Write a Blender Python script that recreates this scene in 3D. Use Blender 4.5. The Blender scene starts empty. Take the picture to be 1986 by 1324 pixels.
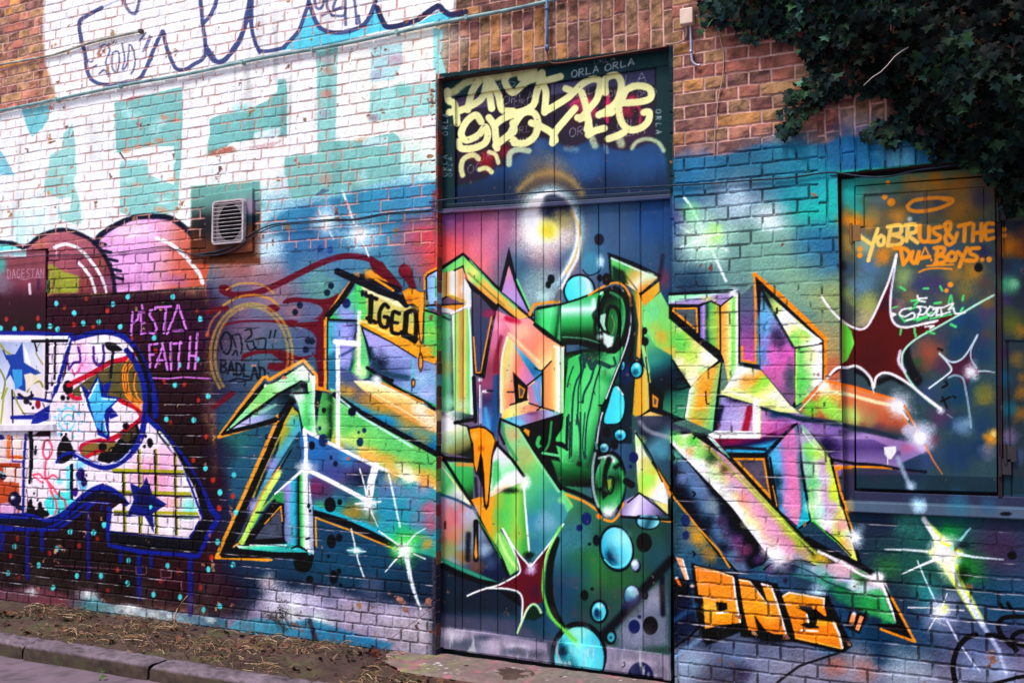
import bpy, math, random, time
import numpy as np
from mathutils import Vector, Matrix
T0 = time.time()
sc = bpy.context.scene
# ---------------------------------------------------------------- camera
FPX, WPX, HPX = 1800.0, 1986.0, 1324.0
PITCH = math.atan(100.0 / FPX)
YAW = math.atan(FPX / 4000.0 * math.cos(PITCH))          # looking left of the wall's normal
CAM = np.array([0.0, -5.34, 1.72])
cd = bpy.data.cameras.new('camera'); co = bpy.data.objects.new('camera', cd)
sc.collection.objects.link(co)
co.location = CAM
co.rotation_euler = (math.pi / 2 + PITCH, 0, YAW)
cd.sensor_width = 36.0; cd.lens = 36.0 * FPX / WPX
cd.clip_end = 500.0; cd.clip_start = 0.05
sc.camera = co
# ---------------------------------------------------------------- sky, sun, exposure
SUN_EL, SUN_AZ = math.radians(60), math.radians(-28)      # azimuth from straight in front of the wall, to its left
w = bpy.data.worlds.new('World'); sc.world = w; w.use_nodes = True
nt = w.node_tree; bgn = nt.nodes['Background']
sky = nt.nodes.new('ShaderNodeTexSky'); sky.sky_type = 'NISHITA'; sky.sun_disc = False
sky.sun_elevation = SUN_EL; sky.sun_rotation = math.pi - SUN_AZ
sky.air_density = 1.0; sky.dust_density = 3.0; sky.ozone_density = 1.0
nt.links.new(sky.outputs[0], bgn.inputs[0]); bgn.inputs[1].default_value = 0.11
sd = bpy.data.lights.new('sun', 'SUN'); sd.energy = 1.8; sd.angle = math.radians(10); sd.color = (1.0, 0.95, 0.90)
so = bpy.data.objects.new('sun', sd); sc.collection.objects.link(so)
sdir = Vector((math.sin(SUN_AZ) * math.cos(SUN_EL), -math.cos(SUN_AZ) * math.cos(SUN_EL), math.sin(SUN_EL)))
so.rotation_euler = sdir.to_track_quat('Z', 'Y').to_euler(); so.location = (0, -8, 8)
sc.view_settings.view_transform = 'Standard'; sc.view_settings.look = 'None'
sc.view_settings.gamma = 1.0; sc.view_settings.exposure = 0.78
# ---------------------------------------------------------------- tracing helpers
_cy, _sy, _cp, _sp = math.cos(YAW), math.sin(YAW), math.cos(PITCH), math.sin(PITCH)
_F = np.array([-_sy * _cp, _cy * _cp, _sp]); _R = np.array([_cy, _sy, 0.0]); _U = np.cross(_R, _F)
def proj(X, Y, Z):
    dx, dy, dz = X - CAM[0], Y - CAM[1], Z - CAM[2]
    d = dx * _F[0] + dy * _F[1] + dz * _F[2]
    return WPX / 2 + FPX * (dx * _R[0] + dy * _R[1] + dz * _R[2]) / d, HPX / 2 - FPX * (dx * _U[0] + dy * _U[1] + dz * _U[2]) / d
def ray(x, y):
    return _F + _R * ((x - WPX / 2) / FPX) - _U * ((y - HPX / 2) / FPX)
def onwall(x, y, Y=0.0):
    r = ray(x, y); t = (Y - CAM[1]) / r[1]; p = CAM + r * t
    return float(p[0]), float(p[2])
def onground(x, y, Z=0.0):
    r = ray(x, y); t = (Z - CAM[2]) / r[2]; p = CAM + r * t
    return float(p[0]), float(p[1])
def lattice(seed):
    return np.random.RandomState(seed).rand(256, 256).astype(np.float32)
_LT = {}
def noise(x, y, s, seed=0):
    if seed not in _LT: _LT[seed] = lattice(seed)
    g = _LT[seed]; x = np.asarray(x) / s + 1000.3; y = np.asarray(y) / s + 1000.7
    xi = np.floor(x).astype(np.int32); yi = np.floor(y).astype(np.int32)
    fx = (x - xi).astype(np.float32); fy = (y - yi).astype(np.float32)
    fx = fx * fx * (3 - 2 * fx); fy = fy * fy * (3 - 2 * fy)
    a = g[yi & 255, xi & 255]; b = g[yi & 255, (xi + 1) & 255]; c = g[(yi + 1) & 255, xi & 255]; d = g[(yi + 1) & 255, (xi + 1) & 255]
    return (a * (1 - fx) + b * fx) * (1 - fy) + (c * (1 - fx) + d * fx) * fy
def fbm(x, y, s, seed=0, o=4):
    r = 0; a = .5; n = 0
    for i in range(o):
        r = r + a * noise(x, y, s, seed + i); n += a; a *= .55; s *= .5
    return r / n
# ---------------------------------------------------------------- the spray paint, traced shape by shape
# A canvas that is later laid on the wall, the door and the shutters (rectified to their planes).
MX, MY = 170, 170
CW, CH = 1986 + 2 * MX, 1324 + 2 * MY
COL = np.zeros((CH, CW, 3), np.float32); ALP = np.zeros((CH, CW), np.float32); PID = np.zeros((CH, CW), np.uint8)
_g = np.random.RandomState(77).rand(640, 640).astype(np.float32) - .5; _g = (_g + np.roll(_g, 1, 0) * .7 + np.roll(_g, 1, 1) * .7) * .9
GRAIN = np.tile(_g, (5, 5))
_f = [0.0, 0.0, 1.0]; _clip = [None]; _pid = [0]
def F(ox, oy, s): _f[:] = [ox, oy, s]
def part(i): _pid[0] = i
def _t(p): return (p[0] / _f[2] + _f[0] + MX, p[1] / _f[2] + _f[1] + MY)
def hx(c):
    if c == 'fff': c = 'ffffff'
    if isinstance(c, str): return np.array([int(c[i:i + 2], 16) / 255 for i in (0, 2, 4)], np.float32)
    return np.array(c, np.float32) / 255
def _bb(P, m):
    x0 = max(0, int(min(p[0] for p in P) - m)); x1 = min(CW, int(max(p[0] for p in P) + m) + 2)
    y0 = max(0, int(min(p[1] for p in P) - m)); y1 = min(CH, int(max(p[1] for p in P) + m) + 2)
    if _clip[0] is not None:
        c = _clip[0]; x0 = max(x0, c[0]); y0 = max(y0, c[1]); x1 = min(x1, c[2]); y1 = min(y1, c[3])
    if x1 <= x0 or y1 <= y0: return None
    return x0, y0, x1, y1
def _grid(b):
    return np.meshgrid(np.arange(b[0], b[2], dtype=np.float32), np.arange(b[1], b[3], dtype=np.float32))
def _put(b, a, col, al=1.0):
    x0, y0, x1, y1 = b
    a = np.clip(a, 0, 1); a = a * al
    if a.size > 40:
        t = GRAIN[y0 % 512:y0 % 512 + (y1 - y0), x0 % 512:x0 % 512 + (x1 - x0)] if max(a.shape) <= 2500 else 0
        a = np.clip(a + t * a * (1 - a) * 1.3, 0, 1)
    if _clip[0] is not None:
        c = _clip[0]; a = a * c[4][y0 - c[1]:y1 - c[1], x0 - c[0]:x1 - c[0]]
    col = col if getattr(col, 'ndim', 1) == 3 else hx(col)
    A = ALP[y0:y1, x0:x1]; C = COL[y0:y1, x0:x1]
    na = a + A * (1 - a)
    C[:] = np.where(na[..., None] > 1e-4, (col * a[..., None] + C * (A * (1 - a))[..., None]) / np.maximum(na, 1e-4)[..., None], C)
    A[:] = na
    if _pid[0] >= 0: PID[y0:y1, x0:x1][a > .45] = _pid[0]
def _pm(P, b, soft):
    X, Y = _grid(b); n = len(P); ins = np.zeros(X.shape, bool); d2 = np.full(X.shape, 1e9, np.float32)
    for i in range(n):
        ax, ay = P[i]; bx, by = P[(i + 1) % n]
        if ay != by:
            c = (ay > Y) != (by > Y); ins ^= c & (X < (bx - ax) * (Y - ay) / (by - ay) + ax)
        ex, ey = bx - ax, by - ay; L = ex * ex + ey * ey + 1e-6
        t = np.clip(((X - ax) * ex + (Y - ay) * ey) / L, 0, 1)
        d2 = np.minimum(d2, (X - ax - t * ex) ** 2 + (Y - ay - t * ey) ** 2)
    d = np.sqrt(d2); d = np.where(ins, d, -d)
    t = np.clip(.5 + d / (2 * soft), 0, 1)
    return t * t * (3 - 2 * t)
def cr(P, closed=False, k=6):
    P = [tuple(p) for p in P]; n = len(P); out = []
    for i in range(n if closed else n - 1):
        g = (lambda j: P[j % n]) if closed else (lambda j: P[min(max(j, 0), n - 1)])
        a, b, c, d = g(i - 1), g(i), g(i + 1), g(i + 2)
        for q in range(k):
            t = q / k
            out.append(tuple(.5 * (2 * b[m] + (c[m] - a[m]) * t + (2 * a[m] - 5 * b[m] + 4 * c[m] - d[m]) * t * t + (3 * b[m] - a[m] - 3 * c[m] + d[m]) * t ** 3) for m in range(len(b))))
    if not closed: out.append(P[-1])
    return out
def P(pts, col, soft=.9, a=1.0, c=0):
    """filled shape; col may be a gradient (x0,y0,x1,y1,[(t,colour)...])"""
    if c: pts = cr(pts, True)
    soft = max(.8, soft / _f[2]); q = [_t(p) for p in pts]; b = _bb(q, soft + 1)
    if not b: return
    m = _pm(q, b, soft)
    if isinstance(col, tuple) and len(col) == 5: col = _gr(b, col)
    _put(b, m, col, a)
def _gr(b, g):
    X, Y = _grid(b); p0 = _t(g[:2]); p1 = _t(g[2:4]); ex, ey = p1[0] - p0[0], p1[1] - p0[1]
    t = ((X - p0[0]) * ex + (Y - p0[1]) * ey) / (ex * ex + ey * ey)
    ts = [s[0] for s in g[4]]; cs = np.array([hx(s[1]) for s in g[4]])
    return np.stack([np.interp(t, ts, cs[:, k]) for k in range(3)], -1).astype(np.float32)
def S(pts, w, col, soft=.8, a=1.0, c=1, w2=None):
    """a stroke w wide (tapering to w2); soft is the spray edge, both in traced pixels"""
    if c and len(pts) > 2: pts = cr(pts)
    if col == '0d1322': w = w * 1.32; soft = soft * 1.2
    q = [_t(p) for p in pts]; n = len(q); w = w / _f[2] / 2; w2 = w if w2 is None else w2 / _f[2] / 2; soft = max(.6, soft / _f[2] if soft != .8 else .8)
    b = _bb(q, max(w, w2) + soft + 1)
    if not b: return
    X, Y = _grid(b); m = np.full(X.shape, -1e9, np.float32)
    if n == 1: m = w - np.hypot(X - q[0][0], Y - q[0][1])
    for i in range(n - 1):
        ax, ay = q[i]; ex, ey = q[i + 1][0] - ax, q[i + 1][1] - ay; L = ex * ex + ey * ey + 1e-6
        t = np.clip(((X - ax) * ex + (Y - ay) * ey) / L, 0, 1)
        ww = w + (w2 - w) * (i + t) / (n - 1)
        m = np.maximum(m, ww - np.sqrt((X - ax - t * ex) ** 2 + (Y - ay - t * ey) ** 2))
    t = np.clip(.5 + m / (2 * soft), 0, 1)
    _put(b, t * t * (3 - 2 * t), col, a)
def B(x, y, r, col, a=1.0, ry=None):
    """soft spray cloud"""
    if r < 1: return
    q = _t((x, y)); r = r / _f[2] * 1.22; ry = r if ry is None else ry / _f[2] * 1.22
    b = _bb([(q[0] - r * 1.5, q[1] - ry * 1.5), (q[0] + r * 1.5, q[1] + ry * 1.5)], 1)
    if not b: return
    X, Y = _grid(b); d = np.sqrt(((X - q[0]) / r) ** 2 + ((Y - q[1]) / ry) ** 2)
    if r > 16: d = d * (1.22 - .5 * noise(X, Y, r * .55, 3) + .05 * (noise(X, Y, r * .2, 4) - .5))
    _put(b, np.clip(1 - d * d, 0, 1) ** 1.7, col, a)
def E(x, y, rx, ry, col, soft=.9, a=1.0, rot=0):
    soft = max(.8, soft / _f[2] * 1.3); q = _t((x, y)); rx /= _f[2]; ry /= _f[2]; m = max(rx, ry)
    b = _bb([(q[0] - m, q[1] - m), (q[0] + m, q[1] + m)], 2 + soft)
    if not b: return
    X, Y = _grid(b); cc, ss = math.cos(rot), math.sin(rot); u = (X - q[0]) * cc + (Y - q[1]) * ss; v = -(X - q[0]) * ss + (Y - q[1]) * cc
    k = np.sqrt((u / rx) ** 2 + (v / ry) ** 2); t = np.clip(.5 + (1 - k) * min(rx, ry) / (2 * soft), 0, 1)
    _put(b, t, _gr(b, col) if isinstance(col, tuple) and len(col) == 5 else col, a)
class clip:
    def __init__(s, pts, soft=.8, c=0): s.p = cr(pts, True) if c else pts; s.s = soft
    def __enter__(s):
        q = [_t(p) for p in s.p]; _clip[0] = None; b = _bb(q, s.s + 1)
        _clip[0] = b + (_pm(q, b, s.s),)
    def __exit__(s, *a): _clip[0] = None
def bub(x, y, rx, ry, col='5ee6f0', o=14, dark='0a3a5a'):
    E(x, y, rx + o, ry + o, '0a0f22', 1.2); E(x, y, rx, ry, col)
    with clip([(x + rx * .98 * math.cos(t * .3), y + ry * .98 * math.sin(t * .3)) for t in range(21)]):
        B(x - rx * .25, y + ry * .35, rx * .8, dark, .8, ry * .6); B(x + rx * .1, y - ry * .6, rx * .6, 'd8ffff', .8, ry * .4)
# stroke letters: 4 wide, 6 high
GL = {'O': [[(1.5, 0), (0, 2), (.3, 5), (1.8, 6), (3.6, 4.5), (3.5, 1.5), (1.8, 0)]], 'R': [[(0, 6), (.3, 0)], [(.2, .3), (2.6, .2), (3, 1.6), (2.2, 2.8), (.4, 3)], [(1, 3), (3.4, 6)]],
 'L': [[(.2, 0), (0, 6), (3.2, 5.7)]], 'A': [[(0, 6), (1.8, 0), (3.6, 6)], [(.5, 4), (3.2, 3.7)]], 'Y': [[(0, 0), (1.6, 2.8)], [(3.6, -.3), (1, 6.6)]],
 'B': [[(.4, 0), (.2, 6)], [(.1, .3), (2.8, .1), (3, 1.8), (.8, 2.9), (3.2, 3.6), (3.1, 5.6), (.2, 6)]], 'U': [[(0, 0), (.2, 4.8), (1.6, 6), (3.2, 4.8), (3.4, 0)]],
 'S': [[(3.4, .5), (1.6, 0), (.4, 1.4), (1.6, 2.8), (3, 3.8), (2.4, 5.6), (0, 5.8)]], '&': [[(3.4, 5.6), (1, 2), (1.8, 0), (2.6, 1.2), (.4, 3.6), (.8, 5.8), (2.4, 5.6), (3.6, 3.2)]],
 'T': [[(0, .2), (3.8, 0)], [(1.9, 0), (1.7, 6)]], 'H': [[(.2, 0), (0, 6)], [(3.2, 0), (3, 6)], [(0, 3), (3.1, 2.8)]], 'E': [[(3, .2), (.3, 0), (.1, 6), (3.2, 5.8)], [(.2, 3), (2.6, 2.9)]],
 'D': [[(.3, 0), (.2, 6)], [(0, .2), (2.6, .6), (3.4, 3), (2.6, 5.4), (.1, 6)]], 'M': [[(0, 6), (.6, 0), (1.9, 3.6), (3.2, 0), (3.8, 6)]], 'G': [[(3.2, .6), (1.4, 0), (.2, 2.6), (1, 5.6), (3, 5.4), (3.1, 3.4), (1.8, 3.4)]],
 'I': [[(1, 0), (.9, 6)]], 'F': [[(3, .1), (.3, 0), (0, 6)], [(.2, 3), (2.4, 2.9)]], 'N': [[(0, 6), (.3, 0), (3, 6), (3.4, 0)]], '.': [[(.8, 5.7), (1, 6)]], 'P': [[(0, 6), (.3, 0)], [(.2, .3), (2.6, .2), (3, 1.6), (2.2, 2.8), (.4, 3)]],
 'W': [[(0, 0), (.8, 6), (1.9, 2), (3, 6), (3.8, 0)]], '"': [[(.6, 0), (.5, 1.6)], [(1.8, 0), (1.7, 1.6)]], 'C': [[(3.2, .6), (1.4, 0), (.2, 2.6), (1, 5.6), (3, 5.4)]], 'V': [[(0, 0), (1.6, 6), (3.4, 0)]], 'K': [[(.2, 0), (0, 6)], [(3.2, 0), (.3, 3.2), (3.4, 6)]]}
def TX(s, x, y, dx, dy, h, w, col, a=1.0, adv=1.25, soft=.8, rot90=False):
    """letters from (x,y), each advanced by (dx,dy); h high"""
    u = h / 6.0
    for k, ch in enumerate(s):
        for st in GL.get(ch, []):
            sk = dy / dx if dx else 0
            if rot90: q = [(x + p[1] * u * rot90, y + k * dy - p[0] * u * rot90) for p in st]
            else: q = [(x + k * dx + p[0] * abs(dx) / 4 / adv, y + k * dy + p[1] * u + p[0] * dx / 4 / adv * sk) for p in st]
            S(q, w, col, soft, a, c=len(q) > 3 and ch not in 'ATLEFNMWHVK')
def dots(L, r, col, ry=None, a=.95):
    for p in L: E(p[0], p[1], r, (ry or r * 1.25), col, .8, a)
def paint_background():
    part(0); F(0, 0, 1)
    # white and mint ground of the old wall-high lettering, upper left
    P([(92, -170), (84, 60), (88, 120), (104, 170), (112, 196), (-170, 250), (-170, 500), (60, 470), (190, 480), (400, 430), (520, 452), (640, 388), (845, 350), (842, 60), (842, 42), (880, 20), (900, -170)], 'fffaf6', 5)
    P([(-170, 246), (112, 194), (400, 128), (845, 45), (845, 352), (640, 390), (520, 455), (400, 430), (190, 480), (-170, 500)], (0, 200, 840, 300, [(0, 'fdfffd'), (.35, 'f6fff8'), (.6, 'f2fff6'), (1, 'f0fff0')]), 2, .97)
    for x, y, r, c, a in [(190, 330, 90, 'eafff6', .7), (230, 250, 60, 'e0fff8', .6), (420, 350, 90, 'e6ffe8', .6), (300, 420, 70, 'dcffe8', .5), (560, 200, 70, 'fffdf8', .7), (730, 230, 90, 'f4ffe0', .6), (800, 330, 60, 'ecffd8', .6), (810, 70, 70, 'fff8d8', .6), (560, 330, 70, 'fff4ec', .7), (60, 430, 80, 'c8f4f4', .6), (700, 130, 60, 'fff6e0', .6)]: B(x, y, r, c, a)
    # ---- mural ground: blues and teals behind the big piece
    g = [(400, 1130), (420, 900), (412, 700), (402, 560), (398, 480), (500, 440), (560, 406), (640, 386), (720, 368), (856, 350), (856, 1340), (400, 1340)]
    P(g, (400, 380, 560, 1300, [(0, '3f88a8'), (.22, '4e7c98'), (.42, '365c74'), (.75, '2a4862'), (1, '223448')]), 6)
    for x, y, r, c, a in [(700, 420, 130, '4a9cba', .8), (800, 395, 90, '58a8ce', .7), (560, 430, 80, '4f98bb', .7), (470, 520, 70, '8a7c98', .6), (440, 500, 60, 'c87a60', .7), (500, 520, 60, 'c8705c', .6), (530, 560, 60, 'a87890', .5), (600, 480, 80, '4468a0', .5), (620, 540, 70, '7a90b8', .5), (620, 560, 50, '7ac090', .5), (500, 470, 45, 'a8c8d8', .8), (520, 500, 40, 'c0d0e0', .5), (560, 640, 80, '68708c', .7), (500, 700, 90, '567484', .7), (470, 640, 60, '8a6a80', .7), (450, 580, 60, '7c6078', .7), (520, 600, 60, '86708c', .6), (440, 700, 40, '6c5468', .6), (540, 570, 40, 'b07c80', .5), (480, 760, 60, '48586c', .6), (700, 590, 60, '5c7c94', .6), (560, 720, 50, '64586c', .6), (480, 860, 90, '2f6c80', .6), (450, 860, 40, '3f9c6c', .5), (440, 760, 60, '4c5878', .5), (500, 930, 80, '3a6a84', .6), (660, 1060, 120, '1f5a74', .7), (720, 1020, 90, '24607a', .6), (800, 440, 60, '5a8cb0', .5), (815, 470, 50, 'c8486a', .7), (835, 460, 35, 'e04a60', .7), (690, 500, 60, '5f86a8', .5), (760, 520, 70, '5e96ac', .6), (800, 560, 60, '487c96', .5)]: B(x, y, r, c, a)
    # lower grey and lilac whitewash
    P([(430, 1110), (560, 1120), (640, 1135), (856, 1160), (856, 1340), (430, 1340)], '26344a', 12, .85)
    P([(470, 1200), (500, 1165), (530, 1145), (600, 1150), (640, 1140), (700, 1165), (760, 1172), (856, 1176), (856, 1400), (400, 1400), (430, 1190)], 'a89cba', 12, .92)
    for x, y, r, c in [(540, 1170, 40, 'e8e4f4'), (590, 1185, 50, 'd8d2ea'), (690, 1190, 40, 'c8b8cc'), (760, 1210, 50, 'd4c8d8'), (520, 1130, 20, 'dcc8d0'), (560, 1200, 40, 'f4f8ff'), (620, 1210, 30, 'f0ffff'), (820, 1220, 50, 'cfc4cc'), (640, 1150, 20, '686a84'), (720, 1140, 30, '58607c')]: B(x, y, r, c, .8)
    P([(455, 1204), (500, 1198), (560, 1206), (600, 1200), (700, 1232), (760, 1248), (740, 1280), (640, 1260), (540, 1240), (440, 1225)], (480, 1200, 740, 1270, [(0, '58a8c0'), (.25, '3ea4c4'), (.5, '1f8fb8'), (1, '1787b4')]), 5, .9)
    S([(600, 1202), (612, 1240), (616, 1262)], 9, '12203a', 2, .8)
    # ---- maroon ground, lower left
    P([(-170, 562), (60, 560), (200, 560), (330, 556), (400, 560), (425, 600), (414, 700), (408, 800), (424, 850), (436, 1000), (422, 1080), (470, 1150), (440, 1192), (380, 1190), (-170, 1150)], '3e162a', 24)
    for x, y, r, c, a in [(260, 620, 120, '4a2038', .8), (100, 610, 90, '482034', .7), (360, 640, 90, '442040', .7), (330, 780, 90, '381424', .8), (340, 900, 80, '2a0c1c', .8), (90, 1100, 130, '2a0e1a', .8), (240, 1100, 130, '2a0e1a', .8), (390, 980, 60, '2c1024', .9), (330, 1120, 60, '4a1e2c', .7), (420, 1120, 40, '503040', .7)]: B(x, y, r, c, a)
    P([(-170, 1142), (90, 1140), (150, 1160), (180, 1150), (210, 1170), (300, 1180), (440, 1200), (440, 1260), (-170, 1240)], (0, 1130, 420, 1200, [(0, '8a5a70'), (.3, '8c4c58'), (.42, '58a8b0'), (.5, '8ac8cc'), (.6, 'e0f0f4'), (.8, '9ac4d4'), (1, '4a88a0')]), 6, .85)
    for x, y, r, c in [(418, 640, 40, '4c3858'), (424, 760, 36, '38304c'), (430, 880, 36, '2c2c48'), (440, 1000, 36, '28304c'), (420, 940, 30, '381c34'), (450, 1100, 40, '2c3048')]: B(x, y, r, c, .75)
    for x, y, r in [(60, 1146, 16), (170, 1152, 22), (240, 1178, 16), (255, 1178, 14), (300, 1192, 20), (410, 1202, 14), (330, 1196, 14)]: B(x, y, r, 'eef6fa', .9, r * .6)
    # ---- right wall ground
    P([(1290, 305), (1330, 303), (1400, 300), (1440, 290), (1480, 278), (1600, 278), (1640, 262), (1760, 270), (1860, 300), (2160, 330), (2160, 1500), (1290, 1500)], (1300, 290, 1400, 1330, [(0, '326c90'), (.08, '447f98'), (.18, '648c98'), (.3, '6e9490'), (.45, '6c8a78'), (.62, '2e5a60'), (.8, '2c4a62'), (1, '7c7490')]), 6)
    for x, y, r, c, a in [(1580, 400, 80, '30c8b8', .85), (1600, 370, 60, '2cc8c0', .8), (1540, 320, 80, '3c94ac', .8), (1350, 330, 50, '4088b0', .8), (1320, 360, 40, '3c7ca4', .7), (1450, 340, 70, '48788c', .6), (1400, 400, 70, '7a90a8', .7), (1460, 400, 60, '889cb0', .8), (1500, 430, 40, 'c8e0e8', .8), (1420, 380, 30, 'a8c8d8', .6), (1420, 470, 90, '88b0a8', .7), (1500, 500, 90, '8ab8a0', .7), (1600, 500, 60, '2f6c98', .8), (1590, 470, 50, '3a78a0', .7), (1560, 560, 60, '98b890', .6), (1620, 580, 50, 'b0b870', .7), (1340, 560, 60, '2c4660', .9), (1330, 500, 60, '34506a', .8), (1310, 470, 50, '3c5068', .8), (1440, 620, 60, '7a5a88', .8), (1600, 680, 60, 'd8a860', .7), (1620, 720, 40, 'd86a50', .8), (1310, 430, 40, '90608c', .6), (1700, 300, 80, '2f88b4', .8), (1800, 300, 60, '3a98c4', .7), (1640, 300, 60, '2c6c9c', .7), (1740, 310, 40, '8ad0e4', .7)]: B(x, y, r, c, a)
    for x, y, r, c, a in [(1340, 1040, 40, '6a8098', .7), (1355, 1040, 26, 'e8a830', .9), (1375, 1075, 20, 'e09a30', .8), (1340, 1100, 50, '3a6a8c', .7), (1480, 1110, 70, '3c6488', .7), (1700, 1060, 110, '30384e', .9), (1780, 1100, 90, '2f6a58', .8), (1850, 1030, 80, '2a6a60', .8), (1880, 1100, 80, '2a5c50', .8), (1940, 1060, 80, '503c58', .9), (1950, 1180, 80, '1f5878', .8), (1700, 1190, 80, '2c3446', .9), (1840, 1200, 60, '4c5a78', .8), (1720, 1270, 110, '14405e', .9), (1900, 1270, 70, '4a5a80', .8), (1620, 1230, 60, '24587c', .9), (1960, 1240, 50, '4a3c5c', .7), (1760, 1010, 40, '50b090', .5), (1840, 1040, 26, '1c9c40', .9), (1870, 1100, 40, '2c8c3a', .9), (1800, 1150, 30, '34a0a0', .6), (1720, 1100, 30, '3c8040', .6), (1640, 1150, 40, '1a3858', .8)]: B(x, y, r, c, a)
    P([(1300, 1240), (1420, 1250), (1560, 1275), (1700, 1290), (1990, 1310), (2160, 1320), (2160, 1500), (1290, 1500)], '8c8ca8', 12, .8); P([(1290, 1110), (1340, 1120), (1330, 1240), (1420, 1255), (1560, 1270), (1640, 1290), (1290, 1250)], '18283e', 14, .7)
    for x, y, r, c, a in [(1340, 1290, 40, 'a8c4e0', .8), (1420, 1290, 50, '7088b0', .8), (1400, 1320, 50, '3a3c50', .7), (1500, 1290, 60, '8a90ac', .7), (1560, 1300, 60, 'a09cb0', .7), (1660, 1290, 50, 'b8a8b4', .8), (1760, 1300, 50, 'b0bccc', .8), (1930, 1300, 60, '9aa8cc', .8), (1620, 1290, 26, 'c07868', .8), (1680, 1300, 26, 'b87a70', .7)]: B(x, y, r, c, a)
def paint_old_lettering():
    teal = '98ccc6'; F(0, 0, 3.894)
    P([(160, 825), (385, 780), (370, 890), (320, 970), (240, 1040), (200, 960)], '86ccd2', 6)
    P([(-300, 1010), (-20, 1110), (30, 1170), (110, 1324), (60, 1324), (-300, 1300)], '90ccd8', 6)
    P([(370, 1324), (372, 1170), (460, 1130), (480, 1010), (548, 930), (566, 1080), (578, 1324)], 'a0d4d0', 8, .95)
    P([(862, 772), (1100, 720), (1375, 655), (1380, 800), (1372, 1100), (1300, 1105), (1140, 1110), (880, 1155), (870, 1000)], '8cc4c0', 3)
    P([(885, 770), (1000, 730), (1110, 715), (990, 762)], 'b07880', 2, .8)
    for x, y in [(1240, 890), (1330, 910), (1040, 1110), (1130, 1090), (1200, 1060), (950, 1140)]: B(x, y, 42, 'e08a68', .75, 22)
    for x, y in [(1210, 930), (950, 830), (1000, 880), (1170, 980)]: B(x, y, 60, 'c8f0f0', .6, 40)
    S([(905, 1155), (940, 1205)], 12, '40303c', c=0)
    P([(1310, 1080), (1375, 1080), (1360, 1324), (1325, 1324)], teal, 3); P([(910, 1215), (1115, 1205), (1115, 1324), (905, 1324)], 'a8dcdc', 5, .9)
    F(0, 320, 3.894)
    P([(372, -10), (576, -10), (560, 150), (600, 260), (620, 440), (570, 450), (440, 400), (430, 250), (330, 200), (345, 80)], 'a6d8d2', 8)
    P([(350, 250), (440, 250), (425, 400), (380, 410)], 'f6fffc', 4); P([(440, 260), (540, 240), (530, 340), (450, 350)], 'f0fffb', 5)
    P([(905, -5), (1115, -5), (1118, 60), (1180, 100), (1310, 150), (1310, -5), (1360, -5), (1345, 340), (1240, 385), (1030, 400), (905, 360)], '98d0ca', 3)
    for x, y in [(1300, 110), (1200, 330), (1030, 150), (1240, 350)]: B(x, y, 50, 'e8a080', .6, 25)
    for x, y in [(1210, 110), (1220, 270), (960, 110)]: B(x, y, 60, 'd0f4f0', .7, 30)
    P([(80, 370), (200, 390), (180, 600), (120, 580)], 'c0e8ec', 8, .6)
    F(400, 0, 3.894)
    P([(22, 905), (100, 868), (300, 835), (460, 760), (500, 715), (535, 700), (540, 600), (600, 595), (612, 690), (610, 1040), (480, 1040), (200, 1080), (60, 1150), (15, 1180), (5, 1110), (28, 1000)], '86c2be', 3)
    for x, y in [(60, 1160), (130, 1145), (180, 1130)]: B(x, y, 60, 'b06050', .8, 28)
    P([(220, 1130), (560, 1060), (600, 1050), (480, 1120), (330, 1120)], 'c8909c', 3, .5); P([(370, 1000), (560, 960), (560, 1040), (350, 1060)], 'e8f8f8', 6, .8)
    B(270, 820, 90, 'a0dcdc', .8, 50)
    P([(830, 375), (995, 352), (985, 700), (975, 1100), (840, 1140)], '9cd2cc', 4)
    for x, y, c in [(920, 450, 'd0a0a8'), (930, 540, 'c8988c'), (905, 710, 'e08878'), (890, 860, 'a8a0b0')]: B(x, y, 55, c, .7, 40)
    P([(1240, 360), (1480, 330), (1480, 480), (1420, 600), (1240, 620)], 'a8d8e0', 7, .8); B(1430, 450, 80, 'd0a0b0', .7, 50); B(1290, 570, 60, 'b0a8c0', .6)
    P([(1235, 680), (1745, 620), (1745, 860), (1300, 910), (1230, 920)], 'aadcd6', 5); B(1260, 890, 60, 'a88898', .8, 35); B(1480, 680, 70, '70c0b8', .7)
    P([(1712, 210), (1790, 230), (1770, 420), (1815, 570), (1745, 610), (1712, 500)], 'a0e0dc', 5)
    P([(590, 1185), (700, 1160), (830, 1165), (850, 1070), (1160, 1060), (1370, 1010), (1410, 1000), (1450, 1030), (1475, 1090), (1465, 1330), (590, 1330)], '8cc6c0', 3)
    B(1180, 1060, 60, 'd88870', .6, 25); P([(1180, 1050), (1370, 1030), (1370, 1100), (1180, 1110)], 'd0ecec', 4, .8)
    F(400, 320, 3.894)
    P([(590, -5), (1468, -5), (1468, 90), (1180, 170), (900, 230), (640, 262)], '8ac2bc', 4)
    for x, y, c in [(1170, 100, 'c8f0f0'), (900, 110, 'd89080'), (1000, 190, '88d4d8')]: B(x, y, 60, c, .6)
    P([(880, 180), (940, 190), (840, 235), (815, 230)], '5a6a88', 4, .8)
    B(400, 300, 70, '70b8b0', .8, 45)
    # cyan between the letters and the conduit
    F(400, 0, 3.894); cy = '6cd2e6'
    P([(395, 400), (480, 395), (600, 350), (700, 230), (760, 110), (800, 90), (900, 240), (1020, 262), (1150, 230), (1240, 100), (1290, 65), (1370, 215), (1600, 180), (1760, 80), (1860, 120), (1930, 130), (1300, 240), (900, 350)], cy, 2)
    P([(340, 20), (480, -30), (420, 380), (350, 380)], 'c8ecf8', 8, .3)
    part(1); nv = '505a88'
    F(0, 0, 3.894)
    S([(1000, -40), (880, 10), (770, 60)], 16, 'a0a8c8', 4, .7)
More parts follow.
